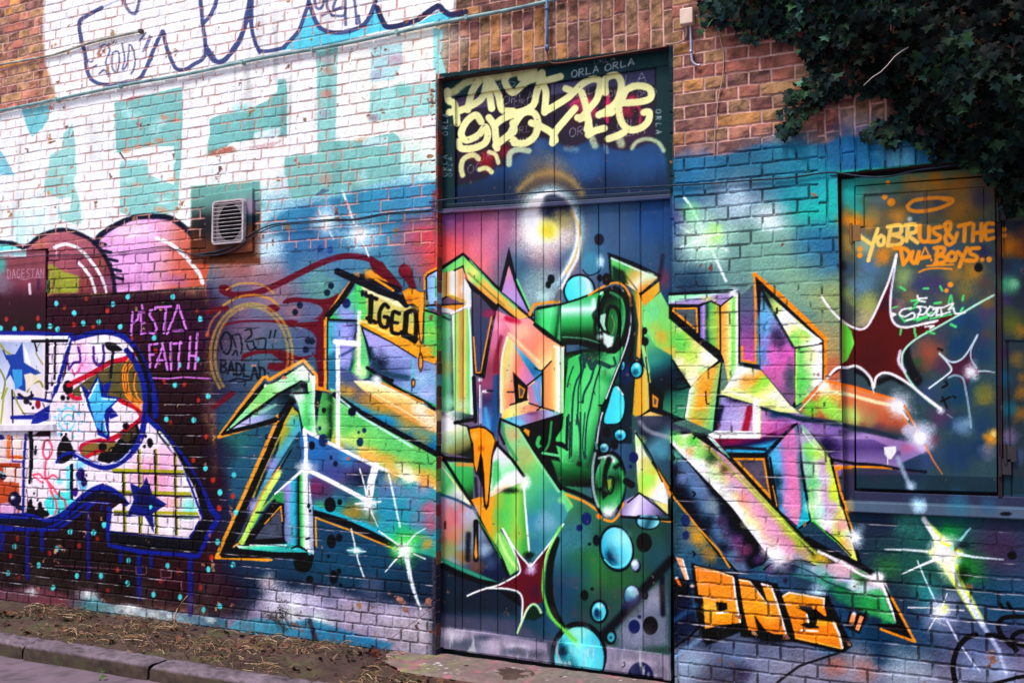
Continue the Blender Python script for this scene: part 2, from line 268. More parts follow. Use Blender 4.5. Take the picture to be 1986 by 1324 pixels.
    S([(770, 60), (640, 130), (600, 180), (612, 300), (640, 400), (655, 520), (690, 600), (780, 640), (930, 632), (1050, 598), (1110, 500), (1160, 380), (1210, 270), (1232, 240), (1250, 330), (1290, 450), (1335, 522), (1400, 525), (1460, 490), (1535, 440), (1552, 340), (1530, 180), (1512, -40)], 30, nv, 2, .93)
    S([(1640, -10), (1600, 100), (1540, 175)], 30, nv, 2, .9); S([(1552, 350), (1590, 400), (1640, 468), (1700, 455), (1750, 380), (1820, 270), (1860, 120), (1890, -20)], 32, nv, 2, .9)
    S([(1890, 0), (1895, 200), (1925, 320), (1960, 400)], 26, nv, 2, .9)
    S([(938, -10), (950, 50), (990, 100), (1030, 92), (1052, -10)], 24, nv, 2, .8)
    w = 14
    for q in [[(650, 450), (690, 470), (710, 440)], [(680, 520), (730, 495)], [(740, 400), (765, 350), (800, 340), (830, 380), (800, 470), (830, 570)], [(750, 560), (790, 530), (820, 580)], [(850, 400), (890, 390), (900, 470), (880, 550), (845, 500), (850, 400)], [(920, 330), (940, 440), (925, 520)], [(975, 340), (960, 480), (930, 530)], [(990, 560), (1020, 480), (1000, 360), (975, 340)], [(1050, 310), (1100, 250)], [(1080, 390), (1130, 270)], [(1100, 380), (1140, 280)]]: S(q, w, nv, 2, .75)
    F(400, 0, 3.894)
    S([(330, -20), (325, 100), (290, 200), (240, 330), (160, 430), (100, 468), (45, 450), (0, 370)], 34, nv, 2, .95)
    S([(345, -10), (342, 200), (362, 300), (400, 380), (480, 385), (590, 360)], 30, nv, 2, .93); S([(590, 350), (640, 300), (700, 230), (740, 120), (775, 20), (760, -30)], 30, nv, 2, .93)
    S([(780, 30), (830, 170), (890, 230), (1000, 250), (1120, 225), (1200, 180), (1250, 90), (1285, -20)], 34, nv, 2, .95)
    S([(1290, 60), (1330, 160), (1372, 205), (1480, 190), (1600, 150)], 42, '343a60', 2, .95); S([(1610, 140), (1720, 65), (1760, 50), (1800, 90), (1860, 115), (1960, 90)], 44, '343a60', 2, .95)
    for q in [[(820, -10), (830, 60), (870, 60), (890, 0)], [(910, 0), (915, 60), (950, 120)], [(960, 80), (1040, 60), (1040, 120), (960, 120)], [(1050, -10), (1052, 190)], [(1120, 0), (1135, 180)], [(960, 60), (980, 0)], [(870, 120), (930, 90)], [(1150, 120), (1160, 180)]]: S(q, 22, nv, 2, .8)
    part(0)
def paint_left():
    # two round bubble letters with black outline
    F(0, 320, 3.894); part(2)
    P([(-400, 640), (0, 590), (100, 600), (190, 625), (0, 650), (-400, 700)], '7ae0d8', 3)
    P([(200, 625), (300, 540), (380, 498), (500, 492), (640, 545), (720, 600), (800, 700), (850, 820), (868, 960), (400, 975), (350, 1000), (200, 800)], (300, 500, 500, 970, [(0, 'b8707c'), (.5, 'b06a78'), (1, '8a4a5c')]), 3)
    for x, y, r, c in [(300, 590, 60, 'd08060'), (780, 740, 80, 'a86450'), (640, 900, 90, 'a05848'), (500, 820, 100, 'b06a70')]: B(x, y, r, c, .6)
    P([(404, 760), (470, 800), (595, 840), (590, 965), (400, 968)], 'a2b840', 10, .8)
    P([(725, 580), (830, 490), (950, 430), (1150, 395), (1280, 405), (1380, 470), (1460, 540), (1530, 640), (1590, 740), (1540, 910), (1200, 940), (880, 960), (870, 850), (800, 700)], (760, 600, 1560, 720, [(0, 'f0b8ec'), (.45, 'f0b4e4'), (.6, 'e4a8b8'), (.72, 'd87c70'), (1, 'd0684c')]), 3)
    B(1000, 500, 170, 'fbe6f6', .7, 80); B(1000, 870, 200, 'd898cc', .7, 70); B(900, 900, 160, 'b070a0', .6, 50); B(1330, 870, 120, 'b078b8', .6, 60)
    k = '181c38'
    S([(-300, 560), (0, 582), (100, 592), (185, 622), (290, 545), (400, 500), (500, 490), (620, 530), (715, 590), (795, 700), (850, 820), (868, 960)], 30, k, 8, .95)
    S([(715, 590), (760, 530), (860, 462), (1000, 400), (1150, 388), (1280, 400), (1370, 455), (1455, 530)], 42, k, 8, .95); S([(1455, 530), (1510, 620), (1560, 700)], 46, k, 8, .95); S([(1455, 520), (1500, 500), (1600, 450)], 40, '3a4a60', 12, .8)
    for x, y in [(760, 600), (800, 660), (850, 725), (875, 800), (890, 860)]: S([(x - 30, y - 15), (x + 35, y)], 24, k, 4, .9, c=0)
    for x, y in [(1510, 590), (1570, 650)]: S([(x - 30, y - 10), (x + 30, y)], 24, k, 4, .9, c=0)
    S([(412, 622), (500, 598), (600, 635), (680, 720), (740, 800), (780, 880), (802, 960)], 26, 'fff4fa', 3, w2=20); S([(420, 600), (430, 690)], 8, 'fff0f8', 2, .8, c=0)
    S([(592, 738), (640, 790), (690, 860), (718, 960)], 22, 'fff0f8', 3); S([(1180, 552), (1280, 590), (1380, 670), (1450, 750), (1500, 815), (1528, 890)], 28, 'fff8fc', 5)
    S([(-100, 690), (60, 680), (130, 710), (178, 738)], 26, 'f6fcff', 4, w2=10)
    part(0)
    F(0, 320, 3.894)
    # maroon hatch area, stains
    P([(-600, 700), (350, 690), (350, 1250), (-600, 1260)], (0, 700, 0, 1250, [(0, '9c5c66'), (.35, '8a4c5e'), (.55, '4c2234'), (1, '361422')]), 3)
    B(-10, 760, 70, '5ac8b8', .9, 90); B(20, 900, 80, '8a90a0', .6, 100); S([(385, 770), (370, 960)], 40, 'a4b83c', 10, .8, c=0); S([(222, 900), (228, 970)], 20, 'e8dce4', 5, .9, c=0); S([(290, 870), (290, 940)], 26, '4a2c4c', 8, .7, c=0)
    TX('DAGESTAN', 55, 790, 36, -1, 62, 4, 'e0c8dc', .75)
    S([(60, 860), (130, 850), (180, 865), (250, 850), (330, 850)], 4, 'e0c8dc', 1, .7)
    F(0, 600, 3.009)
    # dots
    dots([(432, 22), (485, 80), (575, 73), (700, 100), (292, 97), (335, 115), (227, 97), (85, 115), (5, 110), (1168, 55), (1020, 440), (1215, 505), (970, 640), (1130, 645), (1198, 926), (1283, 1068), (607, 1255), (545, 1300), (408, 1296), (900, 165), (1150, 290), (1045, 325)], 13, '5ce4e4', 17)
    dots([(37, 57), (220, 52), (430, 88), (543, 97), (128, 112), (625, 8), (772, 170), (907, 240), (957, 420), (1075, 435), (1158, 530), (993, 658), (1203, 740), (1127, 880), (1243, 992), (1210, 145), (1280, 1160)], 11, 'c84434', 15, .85)
    F(0, 320, 3.894)
    dots([(965, 995), (1305, 995), (1510, 1160), (852, 1050), (422, 1045), (558, 1118)], 17, '60e0e8', 21); dots([(650, 1010), (484, 1075), (810, 1100), (1490, 1100), (1565, 1280)], 14, 'c05038', 18, .75)
    F(0, 924, 3.31)
    dots([(450, 353), (92, 447), (365, 462), (247, 567), (50, 618), (340, 710), (666, 308), (600, 358), (650, 636), (818, 683), (985, 756), (1155, 772), (1075, 570), (1335, 595), (1410, 830), (1305, 853), (1398, 418), (1410, 100), (826, 537), (493, 636)], 13, '58e0e0', 20)
    dots([(112, 395), (65, 505), (118, 648), (507, 442), (318, 492), (625, 400), (755, 597), (693, 730), (1140, 603), (1357, 518), (1367, 20), (1405, 200), (1288, 710), (1030, 668)], 12, 'b83c2c', 18, .75)
    # drips of blue
    for x, y0, y1, w in [(15, 330, 470, 26), (175, 340, 650, 26), (268, 340, 470, 26), (565, 180, 650, 22), (650, 170, 215, 20), (893, 490, 780, 32), (968, 490, 575, 26), (1220, 500, 880, 34), (775, 490, 540, 26)]: S([(x, y0), (x, y1)], w, '1f2f94', 3, .8, c=0)
    for x, y in [(905, 600), (1065, 620)]: S([(x - 35, y - 28), (x + 35, y - 28), (x + 35, y + 25), (x - 30, y + 28), (x - 35, y - 28)], 6, 'c8a8b4', 1, .5, c=0)
    S([(350, 570), (480, 575), (700, 590), (870, 605)], 4, 'd8b0c0', 1, .5); S([(1000, 655), (1160, 672), (1165, 730)], 5, 'd8b8c0', 1, .6, c=0)
    # ---- cartoon head
    part(3); F(0, 600, 3.009)
    bl = '1c3096'; k = '0c0c24'
    P([(-400, 130), (250, 135), (420, 145), (360, 420), (300, 660), (200, 730), (-400, 730)], 'd8d4e0', 2)
    P([(-400, 180), (130, 190), (250, 190), (260, 500), (200, 600), (70, 650), (-400, 650)], (0, 200, 260, 500, [(0, 'a8b4d8'), (.5, 'd4d8ec'), (1, 'eadcd8')]), 2)
    P([(250, 190), (390, 190), (300, 500), (240, 620), (130, 640), (130, 560), (250, 540)], 'f2e0ee', 2)
    S([(-400, 132), (200, 138), (430, 150)], 24, bl, 3, c=0); S([(-400, 165), (410, 165)], 22, 'fff8ff', 2, c=0)
    S([(415, 150), (375, 290), (330, 450), (310, 545)], 30, bl, 2); S([(405, 170), (362, 290), (322, 440)], 10, 'f4f0ff', 2); S([(80, 515), (200, 520), (310, 540)], 18, bl, 2)
    P([(30, 265), (90, 260), (130, 190), (140, 310), (240, 370), (150, 400), (150, 480), (100, 460), (60, 380), (30, 420), (60, 330)], '2c50a8', 2)
    P([(70, 350), (130, 350), (130, 440), (90, 470)], '4aa4e0', 2); P([(135, 200), (150, 300), (180, 330), (160, 250)], 'f4f4ff', 1); S([(40, 430), (75, 420)], 8, 'fff', 1) if 0 else None
    S([(0, 200), (30, 240), (60, 260)], 12, 'a8a838', 2); S([(0, 350), (30, 420), (10, 520)], 10, '8c9030', 2); S([(160, 480), (180, 440), (230, 420), (250, 450)], 12, '9c9a40', 2); S([(230, 200), (210, 250), (250, 320)], 8, '9c9a40', 2); S([(40, 290), (20, 240)], 10, '3c4ca0', 2)
    S([(190, 185), (390, 182)], 18, k, 2, c=0); S([(275, 180), (272, 460)], 22, k, 2, c=0); S([(322, 190), (318, 405)], 14, k, 2, c=0); S([(200, 190), (215, 240)], 10, k, 2)
    P([(140, 380), (180, 370), (240, 400), (200, 430), (160, 470)], 'e8dcc8', 3); S([(110, 495), (150, 520), (190, 500)], 18, '28183c', 2); E(155, 535, 18, 18, '30203c'); E(222, 553, 16, 26, 'a01c30'); dots([(178, 550), (193, 573), (183, 520)], 8, k); S([(183, 480), (185, 520)], 10, k, 1)
    S([(40, 460), (20, 520), (10, 620), (0, 700)], 12, 'b0b050', 3); S([(70, 470), (75, 660)], 9, k, 1); S([(78, 480), (110, 560), (150, 620)], 10, 'a0a450', 2); S([(250, 545), (255, 600), (130, 605)], 5, k, 1)
    P([(60, 620), (200, 612), (290, 555), (285, 640), (220, 665), (180, 668), (190, 640), (60, 640)], bl, 2)
    # right of the shelf: the white body
    P([(290, 560), (330, 480), (380, 380), (420, 180), (560, 140), (700, 160), (780, 230), (850, 420), (840, 640), (930, 710), (1050, 850), (1140, 1030), (1180, 1220), (1100, 1324), (650, 1290), (660, 1160), (700, 1130), (740, 1120), (600, 1010), (480, 1080), (380, 1180), (260, 1220), (170, 1180), (130, 740), (290, 740)], 'f2e2ec', 2)
    P([(-400, 725), (150, 730), (160, 1190), (-400, 1190)], 'e4d0d0', 2)
    S([(-400, 740), (10, 745)], 30, '2a3a8c', 3); P([(10, 740), (60, 740), (50, 880), (110, 850), (120, 740)], 'f0dcd0', 2); S([(50, 740), (48, 860), (120, 862)], 22, 'f07c2c', 2, c=0); S([(68, 740), (72, 885), (130, 888)], 10, '6038a0', 1, c=0)
    P([(-400, 895), (120, 895), (120, 920), (95, 925), (90, 1010), (-400, 1010)], 'b04c2c', 2); P([(-400, 1010), (110, 1010), (115, 1190), (-400, 1190)], 'c05a38', 2); P([(20, 920), (85, 922), (85, 1005), (20, 1005)], 'ecd0c8', 2); P([(0, 1130), (110, 1120), (100, 1190), (0, 1190)], 'd8a8d0', 3)
    E(15, 975, 20, 18, '141840'); S([(0, 945), (20, 960)], 8, '5ac8e8', 2); E(85, 1105, 36, 44, '1c1848'); B(70, 1095, 18, 'f4f4ff', 1); S([(100, 1150), (130, 1160)], 26, '1c1848', 3)
    S([(150, 730), (138, 900), (135, 1190)], 16, bl, 2, c=0); S([(178, 710), (182, 850), (172, 1010)], 26, k, 2, w2=16); E(205, 830, 9, 20, k); dots([(208, 800), (200, 1072), (220, 1110)], 6, k)
    for x, y in [(178, 1125), (235, 1140)]: E(x, y, 13, 20, k); E(x, y + 45, 26, 36, k)
    E(215, 1190, 70, 22, k); E(255, 1190, 36, 20, k)
    # pink stick figure
    sp = 'f0607c'
    S([(275, 760), (300, 790), (298, 840), (270, 872), (248, 830), (255, 780), (275, 760)], 13, sp, 2); S([(268, 880), (262, 960), (280, 1010), (320, 1120), (330, 1170), (315, 1200)], 14, sp, 2); S([(190, 965), (230, 960), (262, 990), (310, 965), (340, 985)], 12, sp, 2); S([(285, 1010), (340, 1080), (385, 1130), (378, 1170)], 12, sp, 2); S([(195, 975), (250, 1010)], 9, sp, 2)
    P([(265, 1110), (330, 1070), (400, 1070), (430, 1120), (390, 1160), (330, 1200), (290, 1190), (262, 1150)], '40e0dc', 6, .85, c=1); S([(285, 1010), (340, 1080), (385, 1130), (378, 1170)], 12, sp, 2); S([(300, 1060), (328, 1130), (325, 1190)], 12, sp, 2); B(348, 1000, 26, '6ce8e8', .9)
    P([(385, 920), (420, 900), (420, 1090), (390, 1080)], '58e4e8', 3, .8); S([(418, 905), (418, 1100)], 20, k, 2, c=0); E(440, 1065, 16, 26, '48208c'); P([(440, 960), (470, 930), (500, 980), (510, 1030), (480, 1060), (450, 1010)], '5cb8e8', 4, .8, c=1); E(470, 960, 26, 40, '38206c'); E(490, 1005, 18, 28, '30185c'); B(470, 900, 40, '60d0f0', .7); dots([(505, 967)], 6, k)
    E(395, 455, 30, 42, k); E(398, 515, 10, 14, k); E(368, 515, 14, 16, k); E(302, 435, 8, 12, k); S([(268, 480), (265, 520)], 10, k, 1)
    # spiral sun
    c = '8ad8f4'; S([(395 + (8 + r * 2.1) * math.cos(r * .42), 650 + (8 + r * 2.1) * 1.2 * math.sin(r * .42)) for r in range(0, 30)], 12, c, 2, c=0)
    for t in range(11): E(395 + 78 * math.cos(t * .57), 655 + 95 * math.sin(t * .57), 9, 11, c)
    # open mouth shape: whale head
    P([(330, 830), (350, 770), (385, 735), (430, 830), (400, 880), (345, 900)], k, 2, c=1); dots([(358, 730), (385, 728)], 7, k)
    # upper ball: white, striped
    P([(440, 200), (560, 150), (680, 160), (760, 230), (700, 270), (600, 330), (480, 390), (430, 400), (400, 330)], 'f4e8f0', 2)
    B(500, 330, 70, 'f49cd8', .7); B(470, 220, 50, 'f4b0d8', .7); B(590, 200, 40, 'fff8fc', .9)
    with clip([(400, 140), (700, 140), (800, 260), (840, 420), (850, 600), (830, 740), (760, 860), (640, 900), (480, 860), (400, 700), (380, 400)]):
        P([(420, 470), (520, 400), (640, 330), (790, 270), (850, 450), (850, 560), (700, 520), (620, 500), (520, 470), (470, 510), (420, 500)], '6c6440', 2)
        S([(400, 440), (480, 400), (560, 360), (640, 310), (720, 290), (800, 255)], 30, 'c81440', 2); S([(410, 500), (450, 520), (520, 500)], 26, 'd03050', 2)
        S([(700, 530), (760, 560), (815, 600), (820, 640), (740, 700), (660, 750), (560, 770), (480, 800)], 30, 'c01438', 2)
        P([(620, 540), (700, 550), (790, 590), (780, 630), (700, 700), (640, 740), (600, 760), (560, 600)], 'f4e4ec', 2, c=1)
        P([(480, 800), (600, 760), (680, 780), (640, 830), (560, 850), (480, 860), (460, 830)], '8c7440', 2, c=1); S([(470, 830), (480, 790), (560, 765), (660, 765)], 20, 'c81850', 2); S([(490, 870), (560, 830), (600, 820)], 22, 'd02040', 2)
        P([(690, 760), (780, 680), (800, 660), (830, 740), (760, 850), (640, 890), (560, 870), (640, 840)], k, 3); P([(700, 740), (790, 680), (800, 720), (740, 790)], '5c5034', 3, .9)
        for q in [(735, 680, 20), (600, 800, 24), (660, 830, 30), (610, 870, 40), (690, 870, 30), (720, 720, 12)]: E(q[0], q[1], q[2], q[2], k)
        for i in range(3):
            S([(785 - i * 28 + 30, 290 - i * 8), (750 - i * 16, 350), (745 - i * 14, 430), (770 - i * 14, 510), (830, 570 + i * 20 - 20)], 10, 'f09030', 2)
        S([(790, 370), (780, 440), (800, 510), (830, 540)], 10, 'f09030', 2)
    S([(660, 220), (650, 330), (645, 400)], 20, k, 2, w2=12); P([(610, 195), (660, 195), (715, 235), (670, 245), (630, 235)], k, 2, c=1)
    S([(455, 220), (470, 300), (430, 310), (400, 350)], 14, '60308c', 2); S([(420, 350), (430, 380), (455, 360), (475, 320)], 10, 'f050a0', 2); S([(545, 220), (550, 300), (580, 325), (605, 290), (600, 210)], 16, '5c3090', 2); S([(395, 280), (400, 350)], 10, '7c3ca0', 2)
    # big light blue star
    P([(470, 430), (520, 480), (570, 380), (620, 500), (700, 515), (630, 590), (640, 760), (570, 730), (510, 560)], bl, 3)
    P([(600, 440), (650, 410), (640, 460), (620, 500)], bl, 2); P([(620, 590), (650, 570), (690, 620), (640, 640)], bl, 2)
    P([(515, 520), (572, 400), (590, 510), (680, 525), (615, 585), (605, 620), (628, 740), (560, 680)], (520, 480, 640, 700, [(0, '5cd0f0'), (.6, '5cb8ec'), (1, '4098dc')]), 2)
    S([(520, 515), (568, 420)], 9, 'f4ffff', 1, c=0); S([(595, 520), (675, 525)], 8, 'd8ffff', 1, c=0); S([(605, 640), (622, 720)], 6, 'f4ffff', 1, c=0); S([(470, 460), (500, 560), (560, 700)], 14, 'f6f0ff', 2, c=0)
    # outlines of head
    S([(430, 170), (520, 145), (620, 132), (720, 160), (800, 240), (860, 370), (900, 500), (905, 620)], 32, bl, 2.5); S([(740, 240), (790, 310), (835, 420), (850, 560), (840, 640), (830, 720), (780, 820), (700, 890), (620, 920), (540, 900), (440, 850)], 36, bl, 2.5)
    S([(790, 230), (840, 340), (870, 470), (872, 600)], 26, k, 3)
    S([(430, 830), (500, 870), (600, 905), (700, 880), (760, 820)], 8, 'e8e4fc', 2, .8)
    S([(330, 890), (360, 850), (430, 830)], 20, bl, 3); S([(330, 905), (400, 900), (450, 870)], 12, 'f4faff', 3)
    S([(850, 630), (930, 700), (1040, 830), (1140, 980), (1230, 1160), (1270, 1220), (1200, 1310), (1180, 1324)], 32, bl, 2.5); S([(930, 715), (1040, 860), (1140, 1010), (1190, 1150), (1200, 1220)], 34, k, 4); S([(1050, 900), (1110, 1020), (1150, 1130), (1180, 1215)], 14, bl, 2)
    S([(930, 715), (990, 790), (1060, 920), (1095, 1050)], 14, 'f4faff', 5, .9)
    # grid
    with clip([(850, 640), (930, 710), (1050, 880), (1100, 1020), (1165, 1215), (1100, 1320), (650, 1290), (665, 1170), (700, 1140), (640, 940), (740, 880), (820, 780)]):
        B(900, 980, 160, 'f4a0c8', .85); B(1000, 870, 100, 'f4b8dc', .7); B(1100, 1150, 70, '80f0dc', .8); B(1010, 1130, 70, 'f4a8b0', .7)
        for x in (812, 908, 1022, 722): S([(x, 820 if x > 750 else 950), (x + 8, 1324)], 18, 'a0a418', 2, .9, c=0)
        for y in (935, 1062, 1178): S([(660, y), (1170, y + 12)], 18, 'a8a810', 2, .9, c=0)
        for y in (950, 1078, 1196): S([(660, y), (1170, y + 12)], 11, k, 1, .9, c=0)
        for x in (806, 902, 1018, 716): S([(x, 820 if x > 750 else 950), (x + 8, 1324)], 10, k, 1, .9, c=0)
    E(875, 778, 18, 28, k); dots([(850, 738), (843, 798)], 9, k)
    # navy star
    P([(755, 1010), (820, 1040), (856, 975), (890, 1080), (975, 1135), (890, 1190), (900, 1305), (840, 1200), (735, 1210), (780, 1110)], '1c2c80', 3); P([(800, 1060), (852, 1040), (880, 1100), (930, 1135), (870, 1160), (800, 1150)], '141c50', 6, .8); E(877, 1152, 11, 14, '5ce0e4')
    # whale outline bottom
    S([(-400, 1200), (20, 1205), (170, 1205), (260, 1235), (350, 1205), (440, 1130), (520, 1065), (600, 1035), (680, 1070), (735, 1130)], 34, bl, 3); S([(180, 1225), (270, 1258), (370, 1235), (470, 1140), (560, 1080), (640, 1085), (720, 1120)], 34, '0c1238', 4); S([(-400, 1235), (150, 1240)], 40, '0c1238', 3, c=0); S([(-400, 1275), (250, 1285), (350, 1270), (480, 1180), (560, 1120)], 16, bl, 2)
    S([(660, 1165), (645, 1290), (740, 1310), (1100, 1330)], 12, 'f4f0fc', 2, .8, c=0)
    F(0, 924, 3.31)
    S([(700, 200), (690, 350), (700, 440), (900, 480), (1270, 510), (1390, 290)], 26, bl, 3, c=0); P([(705, 350), (900, 375), (1220, 410), (1290, 270), (1360, 280), (1270, 490), (960, 465), (700, 430)], '0a0e28', 3); S([(710, 350), (900, 375), (1215, 400), (1280, 280)], 10, bl, 2, c=0)
    S([(0, 318), (180, 335), (300, 330), (420, 270), (520, 190), (600, 160), (700, 170)], 18, bl, 2)
    # written words in pink over black
    part(4); F(200, 560, 4.413); pk = 'e08ce8'
    for dx, dy, c, w in ((-10, 6, '14081c', 30), (0, 0, pk, 19)):
        for q in [[(250, 200), (240, 395)], [(290, 265), (240, 300)], [(300, 200), (295, 265)], [(345, 200), (320, 200), (322, 385), (360, 375)], [(320, 295), (350, 290)], [(445, 175), (400, 185), (395, 225), (440, 290), (462, 345), (430, 385), (390, 372)], [(440, 160), (580, 150)], [(535, 160), (518, 380)], [(640, 140), (545, 385)], [(640, 140), (712, 345)], [(590, 360), (680, 355)],
                  [(465, 470), (395, 480), (400, 670)], [(395, 565), (430, 562)], [(500, 510), (445, 670)], [(505, 460), (548, 690)], [(470, 610), (510, 612)], [(575, 460), (580, 690)], [(655, 450), (640, 690)], [(600, 470), (670, 465)], [(745, 410), (728, 680)], [(740, 570), (790, 575)], [(805, 380), (785, 685)], [(330, 140), (335, 170)]]:
            S([(a + dx, b + dy) for a, b in q], w, c, 2, .95, c=0)
    S([(425, 745), (640, 755)], 14, '140818', 2, c=0); S([(425, 762), (560, 768), (690, 755), (920, 768)], 11, pk, 2, c=0); S([(470, 120), (600, 125)], 26, '140818', 2, c=0)
    part(0)
def paint_wall_middle():
    F(400, 480, 3.31)
    mr = '6e1632'; part(5)
    # dark red tentacles
    S([(100, 260), (150, 300), (300, 295), (450, 240), (600, 165), (760, 90), (900, 55), (1050, 75), (1150, 150), (1240, 260)], 40, mr, 2, .93); E(120, 270, 40, 32, mr, 2); P([(1040, 80), (1130, 90), (1200, 190), (1260, 290), (1180, 270), (1080, 190)], mr, 2)
    P([(500, 340), (560, 320), (760, 330), (850, 300), (760, 440), (740, 460), (600, 470), (560, 500), (420, 480), (240, 480), (130, 500), (90, 530), (120, 490), (260, 465), (500, 465), (620, 450), (740, 420), (720, 370), (600, 350), (500, 360)], mr, 2, c=1)
    P([(560, 500), (640, 520), (700, 580), (710, 680), (640, 715), (560, 720), (700, 800), (760, 820), (765, 905), (700, 905), (620, 730), (470, 790), (390, 780), (400, 740), (500, 740), (420, 680), (300, 680), (220, 730), (240, 680), (330, 655), (450, 660), (560, 700), (690, 690), (680, 600), (620, 540), (500, 490), (740, 470), (770, 600), (770, 780), (720, 740)], mr, 2)
    P([(720, 440), (768, 430), (770, 800), (720, 820), (700, 700)], mr, 2); E(430, 390, 40, 26, mr, 2); S([(10, 415), (70, 395), (130, 390)], 34, mr, 3); E(1270, 150, 36, 46, mr, 2); P([(1240, 130), (1310, 120), (1350, 260), (1330, 300), (1270, 200)], mr, 2)
    S([(165, 935), (120, 970), (50, 1020)], 34, mr, 2); S([(240, 700), (330, 670), (480, 670), (600, 720)], 26, mr, 2)
    E(620, 410, 120, 62, '6a7090', 3, .95); B(560, 410, 60, 'a8787c', .8); E(620, 610, 90, 90, '5a6a8c', 4, .9)
    part(0)
    # yellow rings
    part(6)
    for rx, ry, oy, a in ((265, 330, 690, .6), (195, 400, 700, .0), (235, 310, 690, .55)):
        if a: S([(290 + rx * math.cos(t), oy + ry * math.sin(t)) for t in [math.radians(q) for q in range(140, 392, 12)]], 18, 'c8a84c', 3, a)
    S([(130, 270), (200, 235), (290, 228), (370, 245), (430, 290)], 14, 'd0a050', 3, .7); S([(110, 370), (200, 320), (300, 305), (400, 325), (460, 370)], 16, 'd8a040', 3, .75); S([(5, 560), (30, 480), (90, 410)], 14, 'c07850', 3, .7)
    part(7); kk = '14202c'
    S([(100, 650), (90, 600), (120, 545), (150, 560), (160, 620), (140, 680), (110, 670)], 14, kk, 1.5)
    for q in [[(165, 560), (190, 640)], [(180, 560), (215, 560), (225, 620)], [(250, 530), (280, 525), (290, 560), (250, 600), (300, 600)], [(230, 620), (225, 680)], [(260, 620), (280, 660), (320, 640)], [(300, 600), (320, 650), (380, 650)], [(320, 590), (380, 585), (378, 640)], [(415, 535), (405, 580)], [(445, 530), (435, 575)], [(170, 690), (190, 660), (200, 690)]]: S(q, 11, kk, 1.5, .9)
    TX('BADLAD', 90, 720, 50, 9, 78, 14, kk, .9, adv=1.15, soft=1.5); dots([(375, 800), (398, 805)], 6, kk); S([(150, 860), (200, 840), (260, 850), (290, 845)], 11, kk, 1.5); S([(200, 865), (250, 860), (245, 890)], 8, kk, 1.5)
    part(0)
    dots([(775, 290), (800, 245), (570, 415), (640, 655), (600, 370), (655, 597), (680, 600)], 20, '16263e', 22, .9)
    F(400, 320, 3.894); dots([(860, 635), (935, 640)], 22, '2c4a84', 30, .85); B(890, 640, 90, '4a6ca4', .5)
    F(0, 0, 1); P([(370, 362), (505, 350), (505, 512), (370, 512)], (440, 370, 444, 500, [(0, '7cb0a8'), (.2, '6c9890'), (.4, '3c4444'), (.6, '5c3828'), (1, '744834')]), 3); B(484, 400, 22, 'a888a4', .8); B(398, 440, 26, '283038', .9); B(484, 425, 20, '2c4450', .9, 10); B(478, 470, 22, '985c44', .7); B(430, 492, 30, '4c2c20', .8, 10)
    # sprayed glints
    part(8); F(400, 320, 3.894)
    for x, y, r in [(905, 430, 120), (1150, 520, 150), (470, 600, 110)]: B(x, y, r, 'd8f4ff', .9)
    for x, y, r in [(905, 410, 46), (900, 470, 40), (1155, 520, 66)]: B(x, y, r, 'ffffff', 1); E(x, y, r * .4, r * .4, 'fff', 10)
    S([(1030, 200), (1060, 280), (1095, 380), (1130, 470)], 14, 'eefaff', 2, c=0); S([(1165, 560), (1200, 620), (1228, 690)], 12, 'f4fcff', 2, c=0); S([(845, 330), (900, 440), (960, 560)], 10, 'e8f8ff', 5, .8, c=0); S([(1020, 560), (1280, 480)], 8, 'e8ffff', 5, .5, c=0)
    F(1280, 0, 2.813); B(410, 1000, 0, 'fff') if 0 else None
    F(1300, 300, 1); S([(26, 82), (40, 100), (60, 140), (108, 245)], 5, 'f4fcff', 1.2, .9, c=0); B(58, 165, 60, 'e8fff0', .9); P([(44, 152), (76, 148), (80, 176), (50, 182)], 'ffffff', 4); P([(76, 132), (100, 136), (98, 172), (80, 168)], 'b8f48c', 5, .85); S([(20, 140), (50, 160), (110, 185)], 4, 'fff', 2, .8, c=0); E(62, 165, 20, 17, 'ffffff', 9); B(60, 165, 60, 'a8e8c0', .5); B(84, 158, 22, 'c8ff9c', .7); B(130, 100, 40, 'd0e4f0', .6); B(190, 125, 30, 'f0f8fc', .7); B(40, 110, 26, '9ae8a8', .7); S([(20, 180), (100, 150)], 4, 'f0fff8', 2, .7, c=0)
    part(0)
K0 = '0d1322'; OR = 'f0a032'
